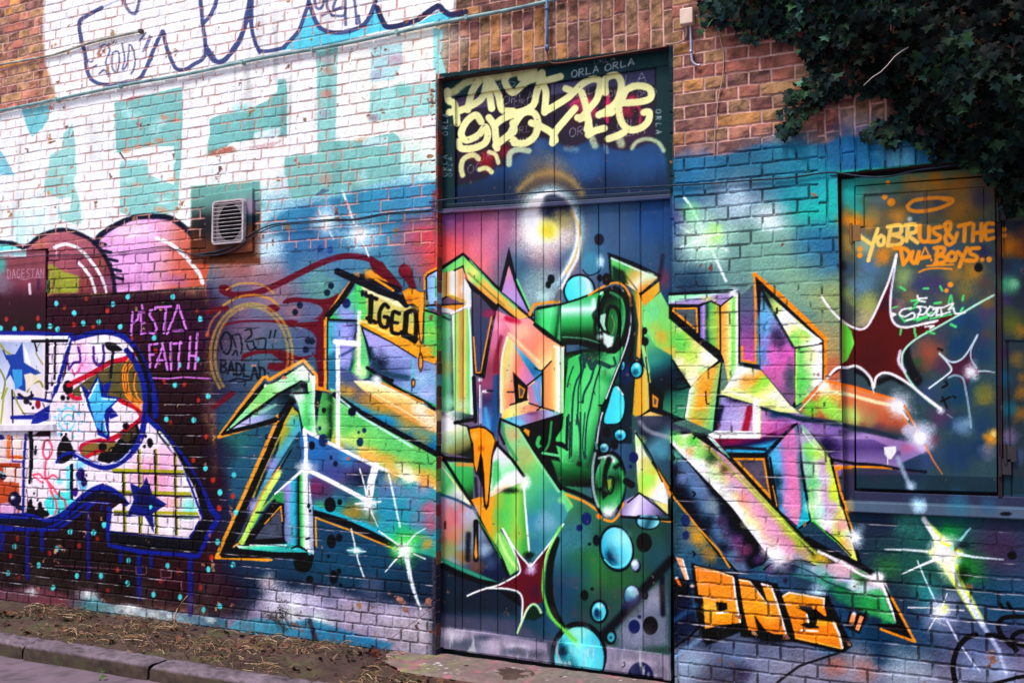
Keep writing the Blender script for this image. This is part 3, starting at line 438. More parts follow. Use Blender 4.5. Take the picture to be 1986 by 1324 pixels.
def paint_door_ground():
    part(0); F(0, 0, 1)
    P([(838, 370), (1304, 350), (1304, 1500), (838, 1500)], (850, 400, 1300, 400, [(0, '7a6078'), (.3, '74708c'), (.6, '4c6c88'), (1, '2e4c6c')]), 1)
    P([(838, 1040), (1304, 1000), (1304, 1500), (838, 1500)], (850, 1040, 1300, 1100, [(0, '24303e'), (.35, '28485c'), (.6, '2c5450'), (1, '305048')]), 18)
    for x, y, r, c, a in [(890, 480, 90, 'e45a60', .95), (870, 520, 60, 'e85448', .9), (930, 500, 70, 'f07c84', .9), (960, 460, 60, 'e08ab0', .8), (900, 430, 50, 'a05890', .7), (860, 420, 30, '60589c', .6), (1000, 470, 60, '9c6c90', .7), (1010, 540, 60, '5c7890', .8), (1040, 520, 70, '46708a', .8), (1060, 490, 50, 'a07078', .7), (1090, 470, 60, 'a06880', .8), (1140, 500, 60, '4a8ca8', .9), (1120, 540, 40, 'a07090', .6), (1210, 470, 90, '506c90', .8), (1270, 430, 60, '2c5c98', .8), (1250, 520, 60, '3a5c7c', .7), (1285, 540, 20, '8c4058', .7), (1050, 560, 50, 'bcd8d0', .7), (1160, 600, 40, '6a5880', .6)]: B(x, y, r, c, a)
    for x, y, r, c, a in [(1060, 970, 60, '4cc070', .8), (1040, 1010, 60, '3c9ca0', .9), (1070, 1060, 60, '4c8cac', .9), (1090, 960, 40, '58c878', .8), (1150, 1100, 70, '3c8c4c', .85), (1130, 1000, 60, '3c7c50', .8), (1200, 1130, 60, '3c7040', .7), (1120, 1040, 40, '4c90a8', .7), (1100, 1130, 50, '2c5878', .8), (1220, 1060, 60, '3c6c54', .7), (1280, 1080, 40, '305a68', .8), (1180, 1190, 50, '3c5a58', .8), (1060, 1180, 60, '26466a', .8), (1080, 1220, 60, '345a78', .8)]: B(x, y, r, c, a)
    P([(900, 1140), (870, 1100), (850, 1040), (1000, 1100), (1010, 1150), (1000, 1190), (860, 1180)], '26303f', 8, .9)
    P([(850, 1190), (930, 1195), (1000, 1200), (1040, 1230), (1080, 1240), (1060, 1290), (850, 1270)], '5c5870', 10, .8)
    P([(852, 1215), (930, 1222), (1060, 1246), (1070, 1300), (850, 1270)], 'a89cb4', 4, .9); P([(1170, 1250), (1300, 1270), (1300, 1330), (1170, 1310)], 'a496b0', 5, .9); P([(1200, 1230), (1260, 1150), (1290, 1120), (1296, 1250), (1200, 1262)], '7c8098', 10, .9)
    B(910, 1250, 50, '5c6478', .9, 16); B(880, 1230, 30, 'd8d0e0', .8, 12); B(960, 1250, 40, 'c8bcd0', .7, 14); B(940, 1235, 24, '40485c', .7, 8); B(1010, 1255, 24, 'dcd4e4', .7, 10); B(1040, 1268, 24, '38404c', .6, 12); B(1230, 1285, 40, 'ccc0d4', .7, 12); B(1260, 1300, 30, '6c6478', .6, 10); B(1000, 1262, 30, '485064', .7, 10); B(1270, 1160, 30, 'a8a8bc', .7); B(1230, 1220, 40, 'a0a4c0', .7)
    S([(1165, 1235), (1200, 1200), (1250, 1140), (1302, 1085)], 16, '0c1424', 5, .9); S([(1284, 1120), (1286, 1190)], 10, '0c1424', 4, .9, c=0)
def paint_transom():
    part(0); F(820, 0, 3.894)
    P([(100, 560), (1890, 340), (1890, 1480), (100, 1590)], '1f4448', 1)
    P([(235, 745), (1755, 515), (1755, 1100), (235, 1400)], '3a3044', 2)
    P([(240, 740), (590, 690), (590, 800), (240, 830)], '6a5f7c', 8, .7); P([(970, 640), (1350, 580), (1350, 640), (970, 720)], '6c7090', 8, .7); P([(1365, 570), (1750, 512), (1750, 640), (1365, 660)], '5c6080', 10, .7)
    for x, y, r, c, a in [(800, 800, 140, '241c2c', .9), (1500, 860, 160, '3a2030', .9), (800, 960, 160, '30202c', .8), (420, 1000, 120, '34243a', .8), (480, 1210, 90, 'a0182c', .9), (620, 1150, 60, 'a01c30', .8), (360, 1170, 50, 'b0302c', .6), (1200, 790, 110, 'd0406c', .7), (1280, 840, 60, 'd83c70', .7), (1580, 760, 60, 'd8305c', .8), (1540, 840, 60, 'c8305c', .7), (1400, 780, 40, 'd03c70', .8), (1390, 880, 30, 'c83060', .8), (1160, 900, 90, '5a2834', .7), (1600, 1000, 140, '5a3c50', .7), (1180, 1020, 120, '403448', .7), (1490, 520, 60, '50506c', .5)]: B(x, y, r, c, a)
    S([(1400, 720), (1385, 850), (1392, 920)], 26, 'd83c6c', 5, .9); S([(1580, 740), (1640, 830), (1640, 930)], 18, 'd03464', 5, .8); S([(1120, 790), (1180, 760), (1300, 770)], 24, 'd84478', 6, .7)
    # blue lower half with soft cream clouds
    P([(240, 1420), (480, 1350), (560, 1260), (640, 1260), (720, 1180), (800, 1120), (880, 1040), (1000, 1060), (1100, 1130), (1260, 1060), (1350, 1100), (1460, 1130), (1560, 1140), (1700, 1080), (1800, 1100), (1840, 1200), (1860, 1482), (240, 1582)], (1000, 1060, 1000, 1600, [(0, '34547c'), (.3, '345c8c'), (.6, '284060'), (1, '26384e')]), 20)
    for x, y, r, c, a in [(1200, 1250, 160, '406898', .7), (1600, 1260, 160, '38608c', .7), (750, 1240, 120, '3c6090', .7), (880, 1100, 60, '4c6890', .7), (1000, 1250, 100, '5c88b4', .5)]: B(x, y, r, c, a)
    kk = 'f4f4b4'
    S([(1580, 1120), (1620, 1070), (1700, 1050), (1780, 1080), (1820, 1140)], 30, 'c8dcb0', 10, .85); S([(650, 1240), (660, 1160), (720, 1130), (800, 1140)], 44, 'c8dcb8', 8, .9)
    S([(1270, 1030), (1300, 1100)], 50, 'd8e4b0', 14, .7); S([(1480, 1040), (1500, 1090)], 60, 'd0e0b0', 14, .7); S([(1080, 1120), (1160, 1130)], 40, '90acb0', 16, .5); S([(1380, 1100), (1390, 1150)], 30, '98b4c0', 10, .6)
    S([(300, 1324), (290, 1260), (310, 1200), (380, 1170), (420, 1200)], 40, 'e8eca8', 6, .9); S([(430, 1280), (480, 1270), (520, 1300)], 36, 'e8eca8', 6, .9); S([(500, 1150), (550, 1170), (570, 1230)], 32, 'eef0ac', 4, .9)
    # scratched white names
    part(13); wt = 'e8f0f4'
    TX('ORLA', 1125, 535, 54, -11, 52, 6, wt, .9); TX('ORLA', 1378, 490, 58, -14, 50, 6.5, wt, .95); TX('ORLA', 1295, 450, 42, -8, 40, 4, wt, .7)
    for x, y, h, a in [(150, 1020, 38, .8), (1780, 0, 0, 0)]:
        if h: TX('ORLA', x, y, 0, -46, h, 4, wt, a, rot90=1)
    TX('ORLA', 145, 1330, 0, -44, 38, 4, wt, .75, rot90=1); TX('ORLA', 190, 1330, 0, -40, 32, 3, wt, .6, rot90=1); TX('ORLA', 1800, 830, 0, 52, 40, 5, wt, .75, rot90=-1)
    for s, x, y, d, h, a in [('ORLA', 610, 730, 60, 60, .6), ('ORLA', 690, 760, 50, 50, .5), ('LA', 1530, 570, 90, 70, .7), ('ORLA', 1110, 970, 60, 66, .7), ('ORL', 1470, 920, 50, 60, .7), ('ORLA', 1430, 1000, 52, 50, .7), ('NAMER', 715, 1050, 32, 50, .7), ('ORLA', 1150, 680, 50, 50, .7), ('ORLA', 1400, 690, 50, 44, .6), ('ORLA', 1620, 690, 40, 44, .5), ('RLA', 730, 960, 50, 50, .5), ('OC', 340, 1250, 60, 60, .6), ('MA', 550, 575, 30, 30, .8), ('EO', 540, 640, 90, 40, .8), ('ARN', 760, 590, 46, 40, .8), ('OR', 420, 1160, 60, 60, .5), ('K', 270, 850, 60, 60, .5), ('LA', 330, 1060, 60, 60, .6), ('T', 1660, 950, 40, 60, .7)]: TX(s, x, y, d, -d * .18, h, 3.4, wt, a)
    # cream throw-up tag
    part(12)
    w = 54
    S([(200, 700), (240, 690), (340, 620), (520, 590), (760, 540), (840, 530)], 56, 'e8e8a0', 10, .9)
    L = [[(185, 690), (195, 760), (240, 790), (260, 930)], [(200, 850), (300, 830), (440, 750), (480, 640)], [(340, 830), (370, 700), (420, 620)], [(480, 600), (500, 700), (520, 820)], [(510, 610), (570, 720), (600, 830), (680, 840)], [(640, 570), (620, 620), (680, 700), (780, 620), (880, 600), (860, 700), (830, 800), (720, 850), (640, 840)], [(740, 590), (850, 560)], [(900, 550), (910, 640), (930, 700), (920, 850)], [(900, 620), (1040, 580)], [(930, 840), (1080, 750), (1130, 700), (1080, 670)],
         [(1140, 700), (1200, 640), (1280, 600), (1340, 620), (1320, 740), (1260, 820), (1190, 900)], [(1170, 890), (1250, 900), (1240, 980)], [(1200, 700), (1230, 800), (1260, 970)], [(1380, 700), (1380, 600), (1460, 570), (1500, 640), (1470, 760), (1400, 830), (1330, 870)], [(1350, 860), (1430, 850), (1400, 820)], [(1500, 660), (1480, 800), (1500, 920), (1560, 980), (1640, 970), (1700, 920), (1710, 850), (1670, 850)], [(1490, 780), (1640, 770), (1720, 740), (1710, 670), (1620, 650), (1540, 680), (1510, 740)],
         [(440, 920), (400, 870), (330, 920), (290, 1010), (330, 1060), (420, 1020), (470, 960), (490, 1010), (470, 1080), (380, 1120), (290, 1120), (270, 1070)], [(500, 890), (540, 950), (550, 1020), (560, 1120)], [(540, 950), (600, 900), (680, 870), (740, 870)], [(550, 1100), (650, 1020), (690, 990), (680, 930)], [(690, 1060), (660, 1020), (740, 870), (830, 850), (870, 920), (850, 1020), (780, 1080), (690, 1080)], [(820, 930), (900, 960), (980, 1010), (1000, 1060)], [(980, 1080), (1000, 1000), (1080, 900), (1150, 820)], [(1250, 1020), (1300, 990), (1370, 970)], [(1400, 1050), (1460, 1030), (1520, 1000)]]
    for q in L: S(q, w * .98, 'f6f4b0', 3, .98)
    part(0)
    # orange smoke and moon
    F(700, 300, 1)
    B(370, 65, 62, 'b08450', .8); B(372, 88, 44, '4a5878', .6)
    S([(305, 70), (330, 45), (368, 35), (405, 48), (428, 75)], 10, 'b89860', 8, .8)
    B(400, 150, 40, 'a08878', .5)
    # the glowing moon with a tail
    part(8)
    E(371, 105, 50, 50, '2a2c48', 14, .5); S([(345, 150), (322, 120), (330, 85), (368, 68), (405, 85), (422, 120), (425, 160), (412, 200), (392, 235), (380, 252)], 22, 'b8f0f4', 9, .6, w2=8)
    S([(352, 160), (326, 125), (335, 90), (370, 72), (402, 90), (418, 125), (420, 165), (408, 205), (388, 238)], 11, 'fffefa', 4, 1, w2=5)
    S([(335, 135), (330, 110), (345, 88)], 22, 'fff8fa', 6, 1); B(352, 148, 58, 'fffdf4', 1); E(344, 148, 24, 20, 'fffdf6', 9, 1); E(380, 108, 27, 28, '38405c', 7, 1); B(392, 128, 24, 'c8bc74', .8); E(364, 145, 19, 20, 'faf27c', 7, 1); E(362, 148, 9, 10, 'ecd83c', 5, .9)
    S([(407, 108), (424, 148), (416, 195), (398, 228)], 5, 'e8c060', 3, .7)
    part(0)
def paint_letters_left():
    F(0, 0, 1); part(9)
    # black body of the whole piece, then facets
    # --- claw and first letter
    out = [(424, 847), (476, 776), (510, 732), (517, 730), (521, 737), (550, 720), (589, 698), (613, 727), (615, 752), (631, 754), (631, 617), (656, 580), (682, 545)]
    S(out, 6, OR, .8, c=0); S([(424, 847), (540, 812)], 6, OR, 1, c=0); S([(541, 806), (420, 1079), (520, 1085)], 6.5, OR, 1, c=0); S([(718, 528), (742, 543), (766, 562)], 7, OR, 1, c=0)
    P([(430, 844), (510, 742), (522, 748), (588, 705), (608, 730), (612, 756), (640, 758), (637, 620), (688, 548), (700, 535), (735, 548), (780, 572), (850, 600), (850, 860), (700, 1200), (856, 1130), (850, 1060), (700, 1020), (610, 1000), (606, 1078), (430, 1076), (550, 810)], K0, 1.2) if 0 else None
    F(400, 480, 3.31)
    P([(90, 1200), (260, 985), (370, 862), (400, 875), (622, 738), (690, 815), (705, 905), (640, 940), (500, 1060), (470, 1110), (300, 1150)], K0, 1)
    P([(130, 1172), (300, 985), (385, 880), (440, 868), (620, 755), (690, 830), (693, 925), (560, 930), (655, 935), (650, 870), (615, 850), (470, 925), (300, 1045), (135, 1175)], (620, 760, 200, 1120, [(0, 'e8ffe8'), (.12, '98e8a0'), (.3, 'b8f4c0'), (.42, 'a0e890'), (.6, '86d878'), (.8, '8ee0a0'), (1, '9ceca8')]), 1)
    B(610, 800, 70, 'f4fff4', .8); B(470, 880, 50, 'dcf8dc', .6); B(320, 1030, 50, 'c8dc70', .5); S([(690, 830), (697, 1150)], 20, 'f4fff8', 5, .95, c=0)
    P([(150, 1168), (320, 1065), (470, 945), (605, 870), (612, 925), (540, 960), (480, 1050), (440, 1090), (300, 1130)], (160, 1160, 600, 900, [(0, 'd8d0f4'), (.35, 'a8b0dc'), (.55, '4c7888'), (.8, '1c2c38'), (1, '2c4840')]), 2); S([(300, 1085), (440, 1010)], 22, '98e0b8', 8, .7, c=0); S([(150, 1170), (300, 1060), (470, 940), (610, 855)], 7, K0, 2); S([(380, 880), (375, 890)], 12, 'ffffff', 5)
    E(462, 1080, 14, 13, OR); S([(470, 1080), (490, 1050)], 14, K0, 2); S([(560, 950), (600, 990)], 8, '2c5850', 3)
    # vertical limb
    P([(560, 940), (690, 925), (700, 1160), (715, 1200), (640, 1180), (620, 1150), (590, 1010)], (560, 1000, 700, 1000, [(0, 'c8fce0'), (.35, 'a0f0b0'), (.6, '5cd070'), (.8, '8ce8a8'), (1, 'f4fff8')]), 1.5)
    B(600, 955, 50, 'f4fffa', .8); B(650, 1120, 60, '4cc868', .5); S([(560, 935), (655, 932)], 9, K0, 1.5, c=0)
    P([(700, 905), (745, 925), (722, 1020), (702, 1160), (694, 1000)], '122830', 3); P([(745, 925), (835, 960), (835, 1270), (760, 1230), (720, 1190), (710, 1150), (725, 1020)], (720, 1000, 840, 1000, [(0, '6cc86c'), (.4, '4c9c54'), (.65, '1c3c2c'), (.9, '88d870'), (1, 'a0e880')]), 3); B(740, 1150, 60, '9cdc88', .8); B(780, 1000, 30, '6cc070', .6)
    # left column facets
    P([(785, 478), (975, 488), (972, 850), (860, 890), (840, 905), (780, 925)], (780, 500, 975, 500, [(0, '38d0c8'), (.12, '5cb8d0'), (.35, '88a4e0'), (.6, 'a8a8ec'), (.85, '7c84c0'), (1, '283058')]), 1.5)
    P([(770, 700), (850, 650), (850, 900), (780, 920)], '2c7ca0', 14, .9); P([(940, 640), (975, 640), (972, 855), (860, 890), (930, 780)], '38b860', 8); S([(940, 660), (930, 760), (880, 850)], 20, '1c4c50', 8, .8); B(905, 660, 70, 'b4b0f0', .7); S([(870, 690), (945, 650)], 16, '30407c', 8, .8); S([(985, 490), (950, 580)], 16, '1c2050', 6, .7)
    P([(982, 232), (985, 470), (785, 462), (860, 370), (930, 290)], (800, 450, 985, 240, [(0, '48c860'), (.3, '8ca0dc'), (.6, '60c890'), (1, '4ce070')]), 2); B(900, 430, 60, 'a4a8e8', .8, 40); E(900, 358, 27, 32, '24306c', 1.5); S([(785, 462), (980, 470)], 11, K0, 2, c=0); S([(770, 450), (860, 345), (940, 225)], 26, K0, 2, c=0); S([(935, 190), (1010, 190), (1230, 270)], 44, '161a2c', 3, c=0); S([(985, 380), (980, 470)], 6, K0, 1.5, c=0)
    B(965, 175, 26, 'e0a468', .8); B(1040, 170, 40, 'f0a840', .95); S([(1050, 180), (1200, 275)], 16, OR, 1.5, c=0)
    S([(768, 450), (768, 910)], 12, OR, 1.2, c=0); S([(778, 455), (778, 915)], 8, K0, 1.5, c=0); S([(705, 908), (770, 916), (800, 930)], 12, OR, 1.5)
    # green main slab beneath, right of the white line
    F(0, 0, 1)
    P([(640, 752), (700, 775), (860, 890), (860, 975), (740, 902), (640, 860), (655, 800)], (700, 775, 660, 890, [(0, 'a8f0a8'), (.3, '78d880'), (.6, '8cd870'), (.85, 'f0b848'), (1, 'f8f0c0')]), 1.5)
    P([(652, 840), (700, 860), (745, 885), (800, 915), (858, 960), (858, 1000), (770, 930), (700, 900)], 'e8f4b0', 5, .7)
    for x, y, r, c in [(690, 820, 40, '60cc70'), (770, 860, 50, '68cc74'), (830, 890, 40, '60c470'), (740, 900, 28, 'f0a840'), (710, 885, 24, 'f0b050'), (690, 850, 24, 'c8e870'), (780, 920, 26, 'f8fce8'), (822, 930, 22, 'f8b050')]: B(x, y, r, c, .8)
    F(400, 480, 3.31)
    P([(760, 900), (840, 950), (975, 870), (1110, 960), (1324, 1130), (1324, 1240), (1000, 1060), (860, 980)], (1000, 900, 1100, 1120, [(0, '4c7ca0'), (.45, '2c3c58'), (.6, 'd09c48'), (.9, '3c8cb8'), (1, '2c5880')]), 4) if 0 else None
    # --- big diagonals of the S
    F(700, 460, 3.31)
    P([(-130, 830), (0, 900), (490, 1200), (500, 1400), (360, 1340), (-140, 1010)], (100, 960, 20, 1160, [(0, '6c6c90'), (.2, '8c7c78'), (.4, 'd09c44'), (.6, '8c8c60'), (.75, '2c9cc8'), (1, '1c6c94')]), 2)
    for x, y, r, c in [(0, 1010, 70, '3c4c7c'), (-90, 900, 80, '3c5c8c'), (120, 1080, 80, 'c8983c'), (300, 1200, 90, 'd0a040'), (400, 1290, 70, 'b8a048'), (30, 1040, 60, 'b88c50')]: B(x, y, r, c, .7)
    S([(-170, 1010), (0, 1125), (340, 1310), (520, 1410)], 36, '0c1426', 2, c=0); S([(-130, 1040), (0, 1150), (330, 1345)], 14, 'c8f8e8', 3, .9, c=0)
    # upper slab: yellow band with word
    P([(0, 300), (60, 320), (250, 400), (340, 460), (370, 560), (375, 670), (480, 735), (480, 815), (350, 770), (0, 560), (-20, 400)], (120, 340, 60, 660, [(0, 'f4ecb0'), (.2, 'dcd080'), (.5, 'c8c468'), (.7, 'f8c050'), (1, 'f4a830')]), 2)
    P([(-20, 420), (-20, 540), (10, 560), (40, 480), (30, 360), (0, 310), (-40, 300)], '58d870', 10, .9); P([(0, 300), (250, 410), (300, 440), (250, 450), (20, 340)], 'f4f0c0', 5, .9)
    S([(0, 548), (190, 650), (350, 730), (480, 775)], 34, 'f8ac30', 8, .9, c=0); S([(0, 535), (200, 630)], 16, 'f8e888', 6, .8, c=0)
    S([(-150, 220), (0, 288), (120, 345), (250, 390), (290, 430)], 46, '161a2c', 3, c=0)
    P([(10, 590), (200, 680), (350, 775), (480, 820), (480, 1095), (330, 1010), (110, 890), (40, 850), (70, 760), (40, 660)], (100, 640, 300, 980, [(0, 'b4acec'), (.35, 'a8b0e8'), (.65, '8c98d0'), (1, '88b0d8')]), 2)
    B(120, 820, 90, '18243c', .95); B(220, 880, 90, '5c74a8', .7); S([(60, 720), (100, 820), (180, 880), (300, 900)], 36, '2c4c60', 14, .9); B(390, 900, 70, 'a8ccec', .8); B(420, 1000, 60, 'b4b8ec', .7); S([(330, 790), (340, 940)], 22, '70c0c8', 6, .8, c=0); B(400, 830, 50, '8c84b8', .6)
    P([(0, 560), (60, 840), (110, 890), (0, 910), (-40, 860), (-30, 620)], (-30, 700, 90, 720, [(0, 'c8c070'), (.3, '68d880'), (.7, '7cdc8c'), (1, '28404c')]), 3); B(-10, 860, 50, 'f0fcc0', .9); S([(-10, 480), (-15, 580), (-12, 700), (-18, 860)], 22, 'f4fce8', 5, .9)
    S([(5, 580), (35, 680), (60, 770)], 10, '141c30', 2.5); S([(0, 570), (190, 670), (350, 770)], 9, '1c1c30', 2, c=0)
    S([(50, 850), (200, 950), (330, 1015), (470, 1085)], 24, '2cb060', 6, 1, c=0); S([(40, 838), (110, 885), (200, 920)], 18, K0, 3, c=0); S([(110, 885), (260, 985), (400, 1050), (470, 1100)], 16, K0, 3, c=0); S([(130, 932), (240, 985), (400, 1062)], 12, 'f09c30', 1.5, c=0)
    P([(-50, 920), (60, 920), (120, 935), (300, 1020), (480, 1120), (500, 1250), (440, 1240), (200, 1110), (0, 970)], (100, 940, 60, 1080, [(0, 'f8f4d8'), (.3, 'f4dc94'), (.6, 'f0b868'), (1, 'e0a458')]), 3); B(100, 915, 40, 'fff', 1); B(380, 1110, 60, 'fff8f0', .8); B(440, 1180, 60, 'f8f0d8', .9); S([(0, 950), (200, 1070), (440, 1210)], 10, 'f8e8b0', 4, .8, c=0)
    # word on the slab
    part(11)
    for q, w in [([(65, 380), (60, 540)], 34), ([(45, 378), (100, 395)], 26), ([(40, 520), (95, 545)], 26), ([(175, 450), (150, 430), (120, 480), (125, 560), (165, 575), (175, 520), (150, 510)], 26), ([(245, 490), (205, 485), (198, 600), (240, 620)], 26), ([(200, 545), (235, 550)], 22), ([(290, 490), (282, 630)], 36), ([(275, 625), (350, 655)], 40), ([(262, 610), (345, 670)], 30), ([(300, 480), (340, 470), (355, 520), (350, 650)], 30)]: S(q, w, '15141c', 2.5, .95)
    E(10, 360, 12, 22, '101c30'); E(32, 366, 12, 22, '101c30')
    part(9)
    # orange drip
    P([(262, 360), (300, 320), (345, 325), (370, 350), (410, 345), (412, 440), (405, 560), (404, 640), (392, 690), (378, 680), (368, 600), (366, 460), (330, 440), (290, 430)], K0, 2); P([(265, 352), (300, 325), (345, 330), (372, 352), (402, 350), (402, 440), (396, 560), (396, 640), (388, 680), (378, 640), (372, 520), (370, 450), (335, 425), (300, 430)], 'f4a42c', 1.5); B(310, 400, 30, 'c06c28', .8); B(360, 395, 24, '9c5020', .8); B(385, 420, 60, 'f8a83c', .7)
    E(383, 800, 16, 62, K0); E(383, 800, 10, 50, 'f0a028'); E(335, 935, 14, 30, K0); E(335, 935, 8, 22, 'e89828')
    S([(410, 250), (430, 225), (480, 200)], 14, OR, 1.5, c=0); S([(408, 250), (408, 330)], 14, OR, 2, c=0); P([(420, 262), (470, 225), (500, 215), (500, 430), (440, 430), (425, 350)], (420, 300, 480, 300, [(0, '88b8e8'), (1, 'a4d0f4')]), 2); S([(480, 260), (482, 380)], 14, '4cb070', 4, .8, c=0); S([(415, 265), (430, 240), (500, 208)], 8, K0, 1.5, c=0); S([(420, 270), (422, 400)], 8, K0, 2, c=0)
    P([(410, 450), (500, 500), (500, 780), (440, 740), (405, 680)], '6cd068', 3); B(450, 620, 50, 'a0dc60', .7); P([(470, 510), (540, 520), (570, 560), (560, 720), (500, 760)], '4ca060', 8, .8); B(440, 720, 40, 'f0b040', .8); S([(420, 440), (500, 430), (520, 430)], 10, K0, 2); S([(430, 450), (470, 450), (500, 480)], 8, '60b8e8', 2); S([(415, 470), (480, 490), (500, 510)], 10, K0, 2)
    # --- column on the door
    P([(505, 200), (505, 500), (505, 1120), (560, 1240), (720, 1324), (1100, 1324), (1100, 520), (700, 100), (650, 100)], K0, 2) if 0 else None
    S([(500, 210), (655, 110), (700, 150), (900, 350), (1090, 520), (1160, 600), (1310, 700)], 22, '141828', 2, c=0)
    P([(505, 220), (655, 118), (700, 165), (900, 370), (1075, 515), (1000, 530), (870, 430), (690, 270), (660, 195), (600, 215), (505, 245)], (600, 150, 760, 330, [(0, '70e080'), (.35, 'b8e878'), (.6, 'e8e880'), (.8, '98dc70'), (1, 'f0c060')]), 1.5); S([(700, 150), (850, 320), (1000, 450)], 12, '78e890', 4, .8, c=0); S([(690, 230), (800, 330), (920, 440)], 12, '506830', 5, .6, c=0); S([(760, 330), (880, 420), (1000, 520)], 22, 'f0a84c', 5, .8, c=0)
    P([(505, 235), (655, 200), (672, 270), (705, 300), (710, 420), (640, 400), (560, 370), (505, 400)], (510, 300, 700, 300, [(0, '90e090'), (.1, 'f0c060'), (.2, 'e8a050'), (.38, 'fffcf4'), (.5, 'f8f0e0'), (.68, 'f0a870'), (.85, 'f4f4e0'), (1, 'c8e8e8')]), 2); S([(550, 220), (548, 370)], 6, '3c4040', 2, .8, c=0); S([(525, 230), (525, 380)], 8, 'f8f8f0', 3, .7, c=0)
    S([(600, 213), (655, 185)], 8, K0, 1.5, c=0); S([(655, 195), (665, 225)], 6, K0, 1.5, c=0); S([(515, 405), (565, 378), (650, 405), (690, 430)], 8, K0, 2); S([(560, 370), (680, 420)], 22, 'f4c848', 6, .8, c=0)
    P([(505, 440), (560, 430), (700, 425), (600, 490), (575, 490), (505, 470)], 'f0a03c', 2); P([(505, 450), (560, 455), (600, 470), (580, 490), (505, 480)], 'e8f0f4', 4, .9); S([(580, 490), (700, 435)], 14, 'f4fcff', 4, c=0); S([(505, 436), (690, 425)], 7, K0, 1.5, c=0)
    P([(505, 490), (578, 495), (590, 760), (600, 1110), (640, 1125), (505, 1120)], (505, 800, 600, 800, [(0, '58b878'), (.4, '70c488'), (.65, '84b4a0'), (.85, '4c7864'), (1, '384c50')]), 2); B(540, 830, 70, 'b8a850', .6); B(540, 600, 60, '80dc90', .6); B(530, 960, 60, '58c080', .7); B(560, 1060, 60, 'a4ecc0', .8); S([(505, 500), (570, 530)], 14, '20303c', 6, .8, c=0)
    P([(585, 500), (700, 445), (712, 700), (725, 1140), (640, 1125), (600, 1110)], (590, 800, 722, 800, [(0, 'f8fcf0'), (.1, 'a0e888'), (.25, 'c4d070'), (.42, 'c89c50'), (.6, 'dcd878'), (.78, '68d878'), (.9, 'f4fcf4'), (1, 'e8f8e8')]), 2); B(650, 1080, 60, 'c8f0c8', .7); S([(690, 450), (705, 700), (720, 1130)], 8, 'e8fcf4', 2.5, .9, c=0); B(690, 430, 36, 'fff', .95)
    B(680, 330, 46, 'fff', .9, 60)
    P([(600, 1110), (725, 1142), (650, 1185), (610, 1185), (540, 1130)], (600, 1100, 640, 1190, [(0, 'e8f8e8'), (.4, '7c9c8c'), (1, '283c3c')]), 3)
    # slab running under the column
    P([(495, 1150), (610, 1190), (690, 1215), (720, 1300), (722, 1420), (495, 1370)], (500, 1160, 640, 1400, [(0, 'ffffff'), (.35, 'f4f4c8'), (.6, 'b8d8a0'), (.85, '8c8c50'), (1, '283028')]), 3); B(560, 1190, 80, 'fff', 1); B(560, 1290, 50, 'a8c8b0', .6)
    S([(605, 1190), (735, 1165)], 18, K0, 2, c=0); S([(605, 1190), (690, 1215)], 8, K0, 1.5, c=0)
    P([(735, 880), (790, 900), (770, 960), (780, 1160), (740, 1180), (728, 1000)], K0, 2) if 0 else None
    # V hole
    P([(665, 258), (880, 440), (830, 680), (795, 910), (725, 880), (715, 700), (708, 340)], '12141f', 1.5); P([(716, 345), (770, 380), (855, 480), (800, 690), (772, 860), (738, 860), (722, 600)], (740, 380, 780, 860, [(0, '5c5468'), (.5, '485070'), (1, '3c4c78')]), 1.5); B(830, 490, 60, 'b0305c', .8, 30)
    S([(723, 640), (740, 868), (768, 868), (838, 510)], 9, OR, 1, c=0); S([(880, 430), (1000, 530)], 12, K0, 2, c=0); S([(725, 900), (735, 1180)], 26, '12162a', 2.5, c=0)
    # spike
    P([(950, 60), (1000, 270), (1110, 500), (1090, 525), (905, 350), (885, 340)], '12162a', 1.5); P([(950, 180), (995, 320), (1085, 500), (905, 350)], (950, 180, 1050, 480, [(0, 'e8a098'), (.3, 'c890c8'), (.7, 'c0a4e0'), (1, '9c8cd0')]), 1.5)
    S([(1000, 270), (1085, 460)], 12, '78e890', 3, c=0); S([(1085, 495), (1100, 455), (1130, 428), (1275, 412)], 20, OR, 2); S([(955, 430), (990, 462)], 6, '80e0a0', 2, c=0)
